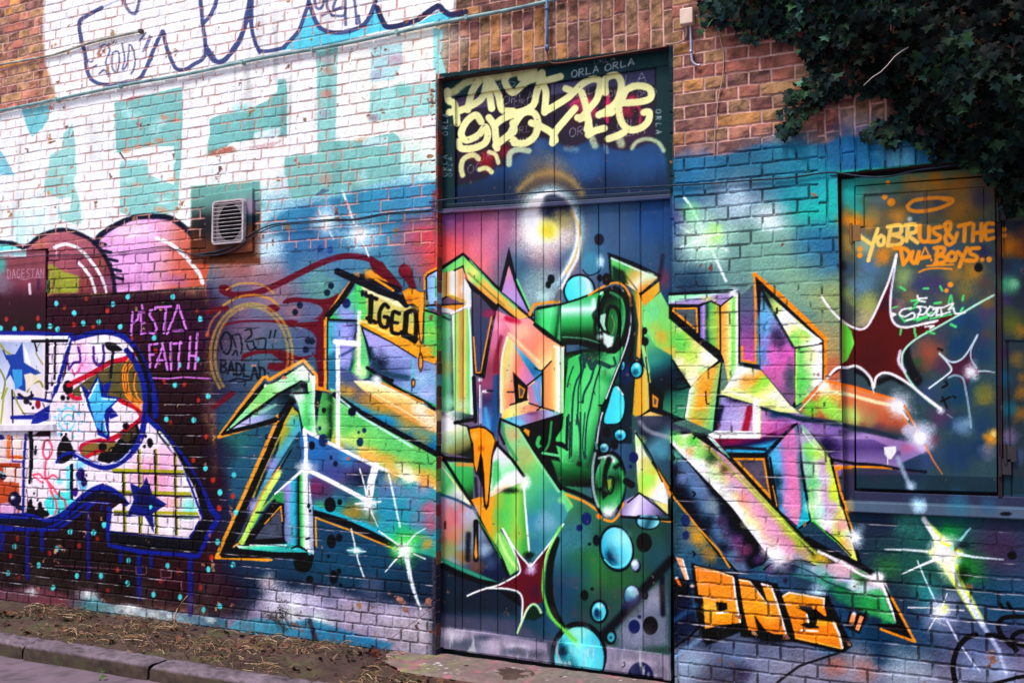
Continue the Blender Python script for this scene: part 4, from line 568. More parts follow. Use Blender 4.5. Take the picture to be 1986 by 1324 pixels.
def paint_letter_p():
    F(700, 460, 3.31); part(9)
    P([(870, 470), (1000, 525), (960, 600), (905, 800), (893, 1150), (860, 1250), (780, 1200), (745, 1100), (745, 930), (800, 900), (830, 700)], (870, 520, 830, 1180, [(0, 'e88898'), (.3, 'd07088'), (.5, 'a04860'), (.65, '9c5478'), (.8, '4c3c68'), (1, '4c8cc8')]), 2)
    B(880, 650, 60, 'e080b0', .7); S([(900, 640), (870, 760), (860, 860)], 26, '8c2840', 10, .8); S([(870, 900), (860, 1080), (850, 1300)], 40, '2c5c90', 12, .9); B(880, 560, 50, 'f0a8c8', .7); S([(770, 1000), (768, 1190)], 14, 'c8c8ec', 4, c=0); S([(765, 950), (765, 1090)], 9, 'fff', 2, c=0); B(765, 915, 16, 'fff', 1); S([(800, 1100), (820, 1240)], 24, '58a8dc', 8, .8)
    B(795, 990, 28, 'fff', .9, 14); S([(810, 985), (845, 985)], 8, K0, 2)
    P([(880, 480), (1000, 525), (1080, 520), (1180, 600), (1305, 700), (1312, 1130), (1160, 1165), (1020, 1218), (905, 1165), (893, 1000), (905, 800), (960, 600)], (960, 560, 1200, 800, [(0, 'f0a0b0'), (.3, 'f4a090'), (.6, 'f49478'), (.8, 'f4b080'), (1, 'f8dc98')]), 1.5)
    P([(945, 640), (1000, 690), (1160, 870), (1060, 955), (975, 865), (985, 1060), (920, 1110), (900, 1000), (915, 800)], (910, 850, 1160, 900, [(0, 'e8e880'), (.15, 'f4d8a0'), (.35, 'f08c70'), (.5, 'e88ca8'), (.8, 'c888c8'), (1, '8894c8')]), 3)
    S([(940, 640), (910, 760), (900, 900), (900, 1120)], 16, 'f4fcc8', 4, .95); S([(925, 760), (925, 1080)], 12, 'f4c878', 6, .7); B(950, 1000, 40, 'f49c6c', .8, 60)
    P([(975, 680), (1060, 760), (1165, 870), (1150, 1040), (1110, 900), (1040, 790)], (980, 690, 1150, 950, [(0, '88d8f0'), (.4, '3ca0c8'), (.7, '2c7cac'), (1, '70c8e8')]), 4)
    P([(1070, 960), (1150, 910), (1160, 1095), (1080, 1060)], (1080, 1000, 1160, 1000, [(0, 'e088a0'), (.6, 'a8a0d8'), (1, '5c94c8')]), 3); S([(1110, 950), (1140, 1040)], 18, '60b8e0', 6, .8)
    S([(935, 520), (1010, 545)], 34, 'c81040', 12, .85); B(1020, 600, 60, 'f8c8a0', .7); S([(950, 620), (1140, 800)], 22, 'f8e8b0', 8, .7, c=0)
    P([(1165, 860), (1225, 790), (1230, 700), (1305, 720), (1312, 1130), (1170, 1100)], (1170, 950, 1310, 950, [(0, 'e89c5c'), (.3, 'f4a468'), (.5, 'f4c880'), (.65, 'f8fcd0'), (.75, 'ffffff'), (.85, 'c8f4b0'), (1, '78e088')]), 3)
    S([(1240, 700), (1300, 715), (1305, 900)], 12, 'f8fce8', 4, .9, c=0)
    P([(905, 1165), (935, 1110), (1130, 1062), (1160, 1098), (1020, 1150)], (910, 1160, 1150, 1070, [(0, 'f0dc50'), (.3, 'f4f098'), (.6, 'f4b088'), (1, 'e88878')]), 3)
    P([(905, 1168), (1160, 1105), (1240, 1112), (1312, 1135), (1160, 1165), (1020, 1218)], (910, 1170, 1310, 1130, [(0, '4ce0d0'), (.2, '7cb8d8'), (.4, 'a88cc0'), (.55, '9c6888'), (.75, 'a8b4dc'), (1, '70d0a0')]), 2)
    B(1100, 1130, 50, '804c70', .8, 16); B(1000, 1190, 60, '6cd0ec', .8, 20)
    P([(975, 862), (1072, 958), (1066, 1045), (990, 1068)], '101020', 1.5); P([(1010, 942), (1055, 975), (1040, 1030), (1015, 1032)], OR, 1); P([(1018, 958), (1045, 980), (1035, 1020), (1022, 1022)], '58505c', 1)
    for q, w in [([(1165, 850), (1166, 1095)], 8), ([(1165, 855), (1222, 795)], 7), ([(1168, 870), (1062, 955)], 8), ([(940, 992), (990, 992)], 7), ([(1070, 1040), (960, 1075)], 8), ([(1080, 1065), (1165, 1092), (1240, 1115)], 7), ([(1165, 1085), (1130, 1110)], 7), ([(905, 1168), (1020, 1220), (1310, 1132), (1312, 720)], 12), ([(895, 1165), (885, 1250), (920, 1324)], 12), ([(1165, 860), (1115, 840)], 6)]: S(q, w, K0, 1.5, c=0)
    # orange blob with drips
    F(700, 800, 3.31)
    P([(680, 95), (750, 82), (800, 90), (850, 130), (865, 180), (885, 185), (880, 210), (850, 250), (840, 380), (830, 500), (820, 600), (805, 625), (790, 600), (780, 480), (750, 400), (735, 395), (718, 300), (700, 170)], K0, 1.5)
    P([(700, 105), (760, 95), (800, 105), (840, 140), (858, 180), (850, 220), (835, 290), (828, 400), (815, 560), (806, 600), (798, 560), (792, 400), (778, 290), (765, 260), (752, 340), (742, 385), (728, 330), (722, 200), (702, 140)], 'f49c20', 1.5); B(725, 150, 30, 'fcc068', .7); B(770, 230, 26, 'c05c18', .9); B(830, 180, 40, 'f8a830', .8); P([(770, 260), (758, 380), (780, 480), (792, 400), (782, 300)], K0, 1.5)
def paint_door_lower():
    F(700, 800, 3.31); part(9)
    # green streamer beneath P
    P([(905, 60), (1025, 100), (1080, 200), (1180, 330), (1290, 480), (1340, 620), (1270, 770), (1180, 860), (1100, 950), (1075, 900), (1050, 440), (960, 280), (930, 200)], (960, 250, 1260, 600, [(0, '98d890'), (.25, 'b8c878'), (.4, '78d880'), (.6, '60c890'), (.8, '48a890'), (1, '4c98a0')]), 3)
    B(980, 140, 60, 'd8b080', .8); B(1050, 260, 60, 'b0b870', .7); B(1060, 360, 50, '88c070', .7); S([(910, 70), (930, 180), (1000, 300)], 20, '38a060', 8, .8); S([(1030, 130), (1150, 320), (1270, 500)], 24, '98f0b0', 8, .8); B(1100, 700, 70, '4898b8', .9); B(1190, 700, 80, '88b8d0', .8); B(1120, 850, 70, '3c8098', .8); B(1200, 560, 60, '58a8a0', .7); B(1290, 560, 30, 'a0f0a0', .8)
    S([(1025, 95), (1120, 250), (1285, 490)], 18, K0, 2.5, .95, c=0)
    P([(495, 300), (540, 320), (720, 310), (720, 600), (700, 590), (560, 400)], (520, 320, 700, 560, [(0, 'a0e8a0'), (.3, '50c070'), (.6, '48b860'), (1, '103820')]), 3); S([(620, 330), (720, 335)], 26, 'e09c50', 6, .9, c=0); B(690, 440, 50, '3cb058', .8); S([(735, 420), (745, 560)], 20, '283038', 8, .9, c=0)
    # white facet right of drip
    P([(840, 300), (875, 215), (960, 290), (1045, 400), (1040, 440), (930, 490), (828, 545), (832, 420)], (860, 230, 960, 480, [(0, 'fff'), (.4, 'e0fce8'), (.6, '9cf0b0'), (.8, 'ffffff'), (1, 'f8d8a8')]), 1.5); P([(845, 320), (880, 300), (900, 420), (840, 500)], '50cc70', 14, .8); B(1000, 420, 60, 'fff', .95); S([(875, 205), (970, 300), (1045, 405)], 16, K0, 1.5, c=0)
    P([(828, 545), (930, 495), (1040, 440), (1055, 600), (1078, 890), (1060, 930), (1000, 900), (900, 740), (860, 860), (740, 640), (700, 560), (760, 540)], (760, 620, 1060, 640, [(0, 'f0a028'), (.25, 'f0a830'), (.4, 'a0c850'), (.6, '68d060'), (.8, '9cd860'), (1, '50b050')]), 2)
    B(960, 500, 70, '1c2420', .9, 24); S([(1045, 430), (1055, 600), (1080, 890)], 12, 'f4fcf8', 2.5); B(1050, 450, 50, 'fff', .9); B(900, 660, 60, '58c868', .7); B(1000, 780, 60, 'a8c050', .6); P([(860, 800), (900, 760), (1000, 900), (1010, 1010), (960, 1040), (880, 920)], '98f078', 8, .9); S([(880, 780), (930, 900), (1000, 1000)], 20, 'd8ff98', 8, .8)
    S([(520, 300), (545, 320), (640, 470), (720, 600), (800, 760), (900, 930), (940, 1040)], 16, K0, 2); S([(560, 400), (700, 590)], 16, 'f0a838', 4, c=0); S([(505, 330), (600, 460), (690, 580)], 18, 'f4fce8', 6, .9, c=0); S([(740, 660), (830, 800), (900, 930)], 8, '50a050', 2, c=0); S([(505, 290), (720, 308)], 22, K0, 3, c=0)
    P([(500, 330), (560, 400), (700, 590), (500, 520)], (500, 400, 640, 480, [(0, '88e0a0'), (.5, '58b870'), (1, 'f0f8e0')]), 4)
    P([(495, 270), (530, 280), (525, 305), (490, 310)], OR, 2); S([(470, 260), (540, 300)], 18, K0, 2, c=0); E(505, 290, 18, 14, OR)
    # grey/pink panel
    P([(495, 520), (600, 550), (715, 620), (780, 760), (880, 920), (935, 1045), (870, 1085), (495, 920)], (500, 560, 860, 900, [(0, '9ca0c0'), (.2, 'c89090'), (.5, 'a8a090'), (.7, '88a0b8'), (.85, '58607c'), (1, '20304c')]), 2)
    for x, y, r, c in [(560, 720, 90, 'e08080'), (620, 660, 70, 'd87888'), (590, 800, 70, 'd88868'), (520, 600, 50, 'c88098'), (510, 820, 50, 'b06858'), (560, 880, 70, '8ca05c'), (650, 930, 60, 'a88040'), (700, 660, 70, 'b8bcd4'), (790, 880, 60, 'a8c0d8'), (830, 960, 60, '4c5c80'), (740, 980, 60, '805848'), (600, 560, 60, 'b4b8cc')]: B(x, y, r, c, .85)
    S([(690, 780), (685, 940)], 34, '20242c', 12, .9, c=0); S([(540, 700), (540, 740)], 14, '301828', 4, .8, c=0); S([(495, 520), (620, 560), (710, 610)], 16, '20506c', 7, .9)
    S([(738, 700), (738, 940)], 26, K0, 3, c=0); P([(738, 760), (748, 920), (738, 940), (728, 910)], OR, 1.5)
    S([(-40, 720), (60, 760), (240, 850)], 0, K0) if 0 else None
    S([(495, 930), (620, 990), (760, 1050), (880, 1100)], 26, '3c9c80', 6, c=0); S([(495, 965), (620, 1030), (760, 1080), (900, 1110)], 34, '0e1c1c', 4, c=0); B(515, 958, 18, 'd0fff0', .9, 8)
    # scroll, seen over all
def paint_scroll():
    F(1000, 460, 3.31); part(9)
    E(410, 345, 105, 110, K0, 2); E(410, 345, 92, 96, (320, 340, 500, 300, [(0, '48e0e8'), (.5, '78f0f0'), (.85, 'd8ffff'), (1, '3c90b0')]))
    E(488, 170, 66, 74, '4c98b0', 12, .8); S([(430, 210), (470, 245), (530, 225), (550, 190)], 8, '142030', 2); B(545, 155, 30, 'd8f4ff', .9, 50)
    P([(270, 400), (420, 500), (280, 470)], K0, 1) if 0 else None
    # channel of dark between
    P([(660, 330), (780, 380), (790, 780), (760, 940), (745, 1324), (520, 1324), (560, 1120), (700, 760), (740, 560)], '16323c', 4); S([(770, 400), (785, 560), (770, 760)], 34, '24584c', 10, .8); S([(755, 560), (740, 760), (700, 900)], 30, '10181c', 10, .8); B(720, 860, 70, '243c74', .9)
    # right letter upper arm
    P([(595, 105), (925, 240), (925, 370), (1005, 480), (1330, 770), (1325, 810), (1290, 1255), (1100, 1170), (1000, 1190), (750, 1200), (760, 930), (800, 760), (800, 400), (720, 300), (605, 300)], '121826', 1.5)
    P([(612, 130), (915, 258), (815, 345), (790, 360), (720, 310), (620, 275), (615, 200)], (640, 150, 820, 330, [(0, '70d878'), (.3, '58b860'), (.6, 'e0c068'), (.8, 'f4f4d0'), (1, 'f0a040')]), 1.5); S([(615, 135), (760, 200), (900, 260)], 12, 'd8fce8', 4, .9, c=0); P([(620, 180), (700, 220), (720, 300), (620, 280)], '143028', 12, .9); B(860, 250, 50, 'd0f4d0', .8); S([(690, 220), (780, 340)], 8, '50481c', 3, .8, c=0)
    P([(805, 375), (920, 285), (925, 345), (860, 420), (820, 450)], (810, 400, 920, 300, [(0, 'f0a030'), (1, 'e8c040')]), 2); P([(790, 360), (825, 440), (815, 560), (800, 780), (775, 760), (790, 560), (770, 420), (740, 330)], (760, 500, 815, 500, [(0, '6a9048'), (.4, 'f0a030'), (.8, 'f4c860'), (1, '70d880')]), 2)
    P([(825, 445), (930, 350), (1000, 480), (1010, 510), (1320, 775), (1215, 860), (1120, 960), (1060, 880), (1010, 800), (940, 980), (860, 930), (835, 700), (815, 560)], (840, 500, 1200, 860, [(0, '88e088'), (.3, '88d870'), (.5, 'a0d858'), (.7, 'd8e478'), (1, 'f4f8d0')]), 1.5)
    for x, y, r, c, a in [(880, 480, 60, '70d898', .7), (900, 600, 60, 'b8c858', .7), (940, 640, 50, 'f0b040', .7), (980, 740, 60, 'f0b858', .7), (860, 620, 40, '80e088', .6), (1060, 560, 50, 'f0f0c0', .8), (1080, 700, 60, '60d060', .8), (1130, 760, 60, 'c0e860', .8), (1230, 760, 60, 'ffffff', .8), (1170, 660, 50, 'f0c8a0', .7), (1040, 660, 50, '68d868', .8), (1050, 800, 40, 'fcf4e0', .8), (1150, 930, 40, 'f4fcf0', .8), (1200, 860, 40, 'a0e890', .7)]: B(x, y, r, c, a)
    S([(1010, 520), (1170, 640), (1320, 770)], 20, 'fffdf0', 6, .9, c=0)
    P([(835, 600), (900, 700), (1005, 760), (1020, 830), (1115, 965), (1080, 1165), (945, 1105), (950, 1005), (870, 945), (850, 800)], (860, 680, 1060, 1100, [(0, '68c080'), (.3, '2c7c7c'), (.5, '182c3c'), (.65, '12242c'), (.8, '2c7060'), (1, '58a878')]), 4)
    B(1040, 900, 60, '123440', .9); B(880, 780, 60, '489c8c', .7); S([(1005, 970), (1060, 975), (1110, 955)], 10, K0, 2); S([(1010, 790), (1060, 870), (1120, 960)], 10, K0, 2, c=0); B(1050, 1100, 60, '408c6c', .7)
    P([(1120, 970), (1210, 870), (1318, 800), (1290, 1010), (1265, 1245), (1085, 1165), (1110, 1060)], (1100, 1000, 1300, 1050, [(0, 'f4fcf8'), (.2, 'd0e8a0'), (.4, 'f0b040'), (.6, 'f0a838'), (.8, 'a8d070'), (1, '78d088')]), 2); B(1210, 960, 60, 'f0a840', .8, 90); B(1250, 880, 50, 'f0c060', .7); S([(1120, 980), (1095, 1150)], 14, 'f8fcf4', 4, .9, c=0); B(1180, 1140, 60, '98c868', .7, 50); S([(1220, 990), (1225, 1060), (1240, 1070)], 7, K0, 1.5)
    P([(775, 780), (850, 860), (858, 1100), (775, 1165), (750, 1170), (765, 940)], (760, 980, 855, 980, [(0, 'd8b83c'), (.4, 'f0b038'), (.8, 'e8d068'), (1, 'e0c060')]), 2); S([(815, 700), (850, 860)], 26, 'a8e098', 6, c=0); B(800, 1060, 40, 'f4b83c', .8, 70); S([(835, 770), (855, 930)], 7, K0, 1.5, c=0)
    P([(750, 1192), (780, 1160), (860, 1118), (1000, 1160), (1005, 1185)], (760, 1180, 1000, 1160, [(0, 'f4e890'), (.4, 'f4d078'), (1, 'f0b860')]), 2); S([(770, 1165), (860, 1115), (935, 1110)], 8, K0, 1.5)
    P([(858, 940), (955, 1000), (940, 1112), (858, 1105)], '14141c', 1.5); P([(878, 1005), (918, 1035), (910, 1095), (880, 1085)], OR, 1); P([(888, 1025), (906, 1042), (900, 1078), (888, 1072)], '60585c', 1)
    S([(595, 105), (760, 165), (925, 245)], 14, '161c2c', 1.5, c=0); S([(600, 110), (608, 290)], 10, '161c2c', 2, c=0); S([(925, 270), (945, 120)], 26, '301c34', 8, .6, c=0)
    # cyan bubbles in the channel
    bub(685, 822, 14, 28, '40c8e0', 10); bub(776, 850, 34, 46, '48dce8', 13)
    P([(560, 1180), (590, 1060), (620, 970), (660, 950), (690, 990), (706, 1090), (690, 1170), (620, 1205)], K0, 2, c=1); P([(568, 1180), (600, 1060), (630, 965), (665, 965), (694, 1030), (696, 1110), (670, 1180), (620, 1195)], (570, 1100, 700, 1100, [(0, '48d8e8'), (1, '5cf0f8')]), 1.5, c=1); S([(655, 962), (690, 1010)], 8, 'e8ffff', 2)
    bub(672, 1268, 34, 34, '50dcf0', 11); E(585, 1250, 26, 34, K0); E(632, 1325, 24, 28, K0); E(545, 1340, 36, 40, K0)
    # scroll body
    P([(320, 740), (420, 720), (640, 700), (735, 560), (745, 600), (700, 750), (640, 900), (590, 1030), (548, 1110), (520, 1200), (500, 1400), (480, 1600), (290, 1560), (120, 1280), (180, 1200), (310, 1140)], '10281c', 2)
    P([(340, 780), (430, 740), (600, 735), (690, 700), (690, 760), (630, 900), (585, 1030), (545, 1110), (515, 1230), (480, 1560), (300, 1480), (250, 1300), (310, 1130), (325, 900)], (330, 1000, 600, 1100, [(0, '4cd06c'), (.4, '68e488'), (.7, '60d880'), (.9, '3ca860'), (1, '1c5c40')]), 4)
    for x, y, r, c, a in [(500, 740, 90, '1c3c30', .9), (360, 800, 60, '50c070', .6), (600, 900, 60, '2c9c54', .7), (420, 1150, 90, '68e888', .6), (540, 960, 50, '70e090', .6), (400, 1500, 110, '205c38', .8), (620, 860, 40, 'a0f0b0', .5)]: B(x, y, r, c, a)
    for q, w in [([(370, 830), (345, 900), (332, 960)], 6), ([(410, 770), (420, 860), (385, 940), (365, 1080), (358, 1400)], 8), ([(455, 780), (430, 860), (405, 960), (400, 1100), (390, 1200)], 7), ([(500, 850), (480, 920), (440, 1000), (430, 1060)], 9), ([(545, 830), (510, 940), (480, 1080), (455, 1200), (445, 1400)], 7), ([(395, 1140), (415, 1280), (412, 1420)], 8), ([(340, 1140), (330, 1360)], 9), ([(460, 760), (490, 840), (520, 800), (600, 830)], 18), ([(430, 750), (440, 830)], 14), ([(600, 830), (640, 820), (630, 770)], 9)]: S(q, w * 1.7, '28484c', 2, .9)
    S([(405, 1060), (435, 1050)], 6, '1c4030', 1.5); S([(505, 990), (510, 1010)], 6, '1c4030', 1.5)
    S([(690, 300), (735, 400), (745, 520), (735, 620), (700, 740), (640, 890), (590, 1030), (555, 1100)], 26, '0e1820', 2); S([(640, 320), (695, 345), (725, 430), (738, 530), (725, 640), (690, 750), (635, 890), (580, 1035)], 8, 'e4ecf8', 2.5); S([(560, 1120), (540, 1190), (520, 1324), (505, 1420), (490, 1560)], 20, '0e1820', 2); S([(558, 1125), (540, 1190), (522, 1320)], 8, 'f0f4ff', 2.5); P([(525, 1075), (560, 1070), (590, 1080), (570, 1110)], K0, 1.5)
    # rolled top
    P([(118, 470), (140, 445), (290, 425), (400, 390), (560, 330), (640, 310), (700, 340), (735, 420), (738, 560), (700, 680), (640, 745), (560, 735), (400, 690), (285, 690), (180, 610), (118, 560)], '0e2418', 1.5)
    P([(125, 470), (290, 438), (400, 405), (555, 345), (590, 400), (530, 520), (540, 640), (570, 715), (400, 675), (290, 670), (190, 590), (125, 545)], (330, 400, 345, 700, [(0, '48c870'), (.12, '78d8a8'), (.22, 'e0fff4'), (.30, 'a0e4c4'), (.42, '48c870'), (.56, '38a058'), (.74, '184a2a'), (1, '08140f')]), 2)
    P([(125, 470), (290, 438), (290, 670), (190, 590), (125, 545)], (125, 500, 290, 520, [(0, '1c7040'), (.3, '50e080'), (.6, '60e890'), (.8, '38b060'), (.9, '144028'), (1, '58c880')]), 2, .8); S([(540, 380), (520, 480), (510, 600), (550, 700)], 20, '0e241c', 6, .95); S([(500, 400), (505, 480)], 26, 'e8fcf8', 12, .8, c=0); S([(300, 640), (440, 650), (540, 680)], 8, '80c8a0', 3, .7); S([(520, 470), (500, 500), (520, 560)], 22, '0e2420', 6, .8)
    E(628, 525, 104, 196, '0e1c18', 1.5); E(632, 520, 84, 172, (560, 400, 700, 640, [(0, '10241c'), (.3, '1f6c3c'), (.6, '389c58'), (1, '185038')]), 3); S([(600, 350), (680, 400), (700, 520), (670, 640)], 16, '60c880', 8, .7)
    S([(590, 360), (560, 420), (545, 520), (555, 620), (590, 700), (640, 690), (665, 600), (665, 500), (640, 450), (600, 450), (580, 510)], 26, '0a1416', 2); P([(545, 500), (590, 485), (580, 580), (598, 620), (560, 600), (535, 605)], 'b8e4d0', 6, .9); S([(520, 520), (560, 600), (598, 622), (582, 560), (590, 480)], 20, '0a1416', 2, c=0)
    P([(560, 610), (600, 630), (630, 640), (620, 700), (590, 710), (565, 680)], 'f0fff8', 8, .9); E(615, 560, 26, 60, '2c6c3c', 3); S([(615, 500), (635, 560), (620, 620)], 8, '88a860', 3, .7); B(540, 640, 24, 'f0fff8', .8)
    S([(470, 372), (560, 318), (640, 292), (700, 318), (735, 380)], 14, OR, 2); S([(735, 380), (740, 440)], 14, 'a07030', 4, .8); S([(540, 365), (620, 325), (690, 345)], 10, 'e8f4fc', 4, .9); S([(118, 560), (180, 615), (300, 695)], 12, K0, 2, c=0)
    B(180, 380, 60, 'd0f4ec', .8, 40); S([(575, 350), (640, 325), (690, 370), (716, 480), (700, 620), (650, 725), (590, 735)], 22, '0a1416', 5, .95); S([(415, 0), (400, 120), (340, 240), (280, 350)], 16, 'f4ecec', 5, .9, w2=20); S([(430, 20), (420, 110), (370, 220)], 6, 'c89858', 3, .7); S([(285, 350), (265, 400)], 34, '707478', 6, .9, c=0)
    dots([(228, 268), (210, 305), (540, 262), (536, 15), (830, 668), (828, 600), (582, 265)], 18, K0, 24); E(536, 15, 32, 38, '2c2c40', 3); E(228, 268, 24, 30, '1a1c28'); E(584, 270, 28, 40, '1a1420'); E(830, 668, 24, 30, K0)
    # lower half of the scroll and door
    F(1000, 800, 3.31)
    P([(30, 110), (110, 70), (310, 20), (300, 100), (260, 160), (240, 330), (290, 470), (160, 320)], '0c1c18', 2.5); 
    for q, w, c in [([(150, 160), (140, 200), (160, 225)], 24, '4cc06c'), ([(205, 80), (190, 200), (160, 230)], 14, K0), ([(230, 60), (215, 190), (190, 240)], 14, '3ca85c'), ([(250, 70), (245, 180), (300, 200), (330, 235)], 16, K0), ([(330, 30), (325, 230)], 10, K0), ([(350, 60), (345, 290)], 9, '18382c'), ([(415, 0), (415, 330)], 9, '2c5c50'), ([(175, 258), (275, 275)], 16, '78e8a0'), ([(445, 0), (430, 200), (440, 290)], 9, '1c4c40')]: S(q, w, c, 2, .95)
    E(408, 335, 18, 26, '183828'); E(446, 285, 12, 16, '2c4c50'); P([(250, 180), (330, 215), (330, 240), (240, 200)], K0, 2)
    P([(230, 300), (470, 360), (500, 480), (290, 470)], (300, 300, 330, 480, [(0, '48c068'), (.5, '206c3c'), (1, '0c1c18')]), 8, .9)
    S([(60, 120), (150, 260), (285, 470)], 14, K0, 2.5, c=0); P([(60, 100), (90, 115), (85, 155), (50, 115)], OR, 1.5)
    S([(290, 480), (400, 520), (500, 570)], 22, K0, 3); S([(310, 520), (340, 530), (440, 570), (530, 630)], 16, OR, 2); S([(310, 520), (360, 590)], 12, OR, 2, c=0); E(538, 662, 20, 20, 'f08c28', 4); P([(300, 490), (345, 560), (370, 600), (330, 640), (290, 540)], '78e088', 6, .8)
    # curled foot
    E(600, 460, 112, 218, K0, 1.5, rot=.05); P([(500, 260), (560, 240), (600, 260), (530, 600), (490, 500), (485, 360)], K0, 2)
    E(598, 460, 92, 190, (520, 300, 680, 640, [(0, 'e0f8ec'), (.2, '50b878'), (.45, '1c3c2c'), (.7, '3ca458'), (1, 'd8fce8')]), 3, rot=.05); S([(510, 260), (495, 360), (500, 500), (530, 600)], 16, 'a8c4c0', 4, .9); S([(540, 290), (600, 285), (630, 310)], 20, 'f0fffc', 6, .9); S([(600, 300), (570, 380), (545, 480)], 40, '0c1816', 10, .95); S([(560, 300), (545, 400), (540, 470)], 26, '40a060', 8, .9)
    S([(680, 380), (690, 470), (660, 580)], 26, '40b060', 10, .9); S([(640, 350), (670, 330)], 30, '10201c', 10, .9); S([(600, 300), (580, 380), (590, 480), (605, 520), (625, 490), (630, 420), (600, 410)], 12, '0a1416', 2); P([(588, 430), (615, 425), (612, 480), (595, 500)], '8ca840', 4); B(600, 640, 50, 'f8fffc', .95, 40); P([(545, 480), (600, 520), (560, 560)], '0c1816', 6, .9)
    S([(570, 685), (620, 695), (665, 650), (695, 580)], 16, OR, 2); bub(568, 225, 28, 28, '68c8d8', 12, '1c3a50'); E(632, 212, 26, 26, K0); S([(515, 190), (520, 230)], 14, '88c8b8', 3, .7)
    # yellow-green foot of the R
    P([(745, 0), (800, 60), (1005, 60), (1005, 620), (985, 670), (680, 660), (720, 560), (700, 400), (750, 350)], '3c5c5c', 4); P([(770, 20), (1005, 20), (1005, 420), (870, 300), (800, 150)], (800, 60, 980, 300, [(0, '505468'), (.3, '2c3444'), (.6, '5c90a0'), (1, '3c5c70')]), 4); S([(800, 60), (860, 120), (1000, 160)], 26, 'a8a8b8', 10, .7); B(900, 60, 90, '4c5064', .8, 50); B(940, 240, 60, '58a0b8', .8)
    P([(765, 110), (830, 250), (950, 450), (980, 560), (975, 590), (870, 550), (790, 510), (780, 400)], (780, 350, 960, 460, [(0, 'e8f4d0'), (.25, 'd8e078'), (.5, 'c8e860'), (.75, 'f0f0a0'), (1, 'ffffff')]), 2); B(850, 430, 60, 'a8f060', .8); B(830, 320, 50, 'e8d878', .7); B(800, 180, 40, 'b8e890', .8); B(945, 520, 50, 'fff', .9, 70); B(880, 380, 30, 'f0c858', .6)
    S([(770, 130), (860, 260), (940, 440)], 8, K0, 1.5); S([(880, 320), (990, 480), (1010, 560)], 14, K0, 2, c=0); P([(900, 340), (1000, 500), (990, 545), (940, 430)], OR, 2)
    P([(665, 640), (720, 560), (790, 520), (870, 560), (975, 660), (680, 662)], (700, 560, 960, 660, [(0, '8c7cb0'), (.3, 'e8e0f8'), (.6, 'b8a8d8'), (1, '30304c')]), 2); B(830, 600, 60, 'f0e8ff', .8, 30); S([(720, 575), (795, 515), (975, 655)], 9, K0, 1.5, c=0); P([(880, 560), (980, 590), (980, 655)], 'e8e088', 3); S([(800, 520), (975, 655)], 7, K0, 1.5, c=0); S([(985, 560), (990, 680)], 14, K0, 2, c=0); S([(680, 666), (990, 690)], 12, K0, 2, c=0); S([(840, 680), (995, 700)], 9, OR, 1.5, c=0)
    E(758, 286, 30, 36, '1c2c64', 1.2); E(738, 345, 13, 13, '1c2c64'); S([(710, 440), (745, 462)], 34, K0, 3); 
    # door bubbles
    part(10)
    E(850, 690, 80, 62, K0); E(852, 695, 70, 48, (800, 690, 900, 730, [(0, '8cd8e8'), (.5, '285c70'), (1, '90e8f0')]), 2)
    P([(700, 560), (790, 520), (870, 560), (975, 658), (690, 655)], (700, 560, 960, 660, [(0, '8c7cb0'), (.3, 'e8e0f8'), (.6, 'b8a8d8'), (1, '38385c')]), 2, 1) ; S([(680, 666), (990, 688)], 11, K0, 2, c=0); S([(720, 575), (795, 515), (975, 655)], 8, K0, 1.5, c=0)
    E(455, 680, 33, 42, '1c3470', 1.2); E(410, 738, 20, 22, '1c3070'); E(518, 818, 22, 36, K0); E(474, 842, 10, 10, K0); E(825, 832, 50, 62, '0a1018')
    E(648, 870, 112, 152, K0, 1.5, rot=-.2); E(648, 868, 98, 134, (560, 900, 730, 800, [(0, '38b0d0'), (.5, '68dcf0'), (1, 'a0f0fc')]), 2, rot=-.2); B(612, 920, 50, '0a2c4c', .95, 66); S([(600, 800), (630, 900), (690, 960)], 40, '80d8e8', 16, .5); B(680, 800, 70, 'a8f4fc', .8); S([(570, 940), (620, 985), (690, 980), (730, 930)], 8, '78f4fc', 2, .9)
    E(776, 985, 28, 40, K0); E(768, 975, 24, 36, 'a8b8d8', 4); B(762, 965, 22, 'fff', 1)
    E(745, 1175, 56, 70, '16243c', 3); E(745, 1170, 46, 60, (710, 1190, 780, 1140, [(0, '3c8cb8'), (.5, 'a8ecf0'), (1, 'b8c8e8')]), 3); B(750, 1210, 40, '3c5c90', .7); S([(700, 1240), (760, 1220), (790, 1190)], 40, '28305c', 14, .8)
    E(442, 1170, 26, 34, '0c1418'); E(492, 1130, 12, 11, '0c1418'); E(832, 1170, 20, 28, '0c1424'); bub(535, 1275, 44, 60, '60dcec', 16); E(522, 1280, 16, 26, '103c60', 5)
    F(780, 1024, 3.678)
    E(1260, 900, 200, 238, K0, 2); E(1262, 925, 176, 222, (1100, 900, 1440, 800, [(0, '48ccdc'), (.5, '78e8f0'), (1, '48c0d8')]), 2); B(1140, 870, 50, '0a2c40', .95, 66); B(1240, 740, 90, 'a8f0d8', .8, 50); S([(1050, 600), (1130, 690), (1210, 780), (1250, 830)], 40, '90f070', 16, .7); B(1250, 870, 60, 'a0f4fc', .6); B(1190, 960, 60, '184c5c', .6)
    E(1485, 770, 44, 58, K0); E(1490, 775, 26, 34, '48a8b8', 4); B(1488, 778, 14, '103848', .9); E(1655, 700, 42, 50, '202c64', 1.2); E(1692, 630, 14, 14, '202c64'); E(1770, 692, 54, 66, '0a0c14'); E(1700, 1060, 92, 108, '26285c', 1.2); S([(1580, 950), (1590, 975), (1570, 990)], 5, K0, 1)
    # maroon four-point star on the door
    part(8)
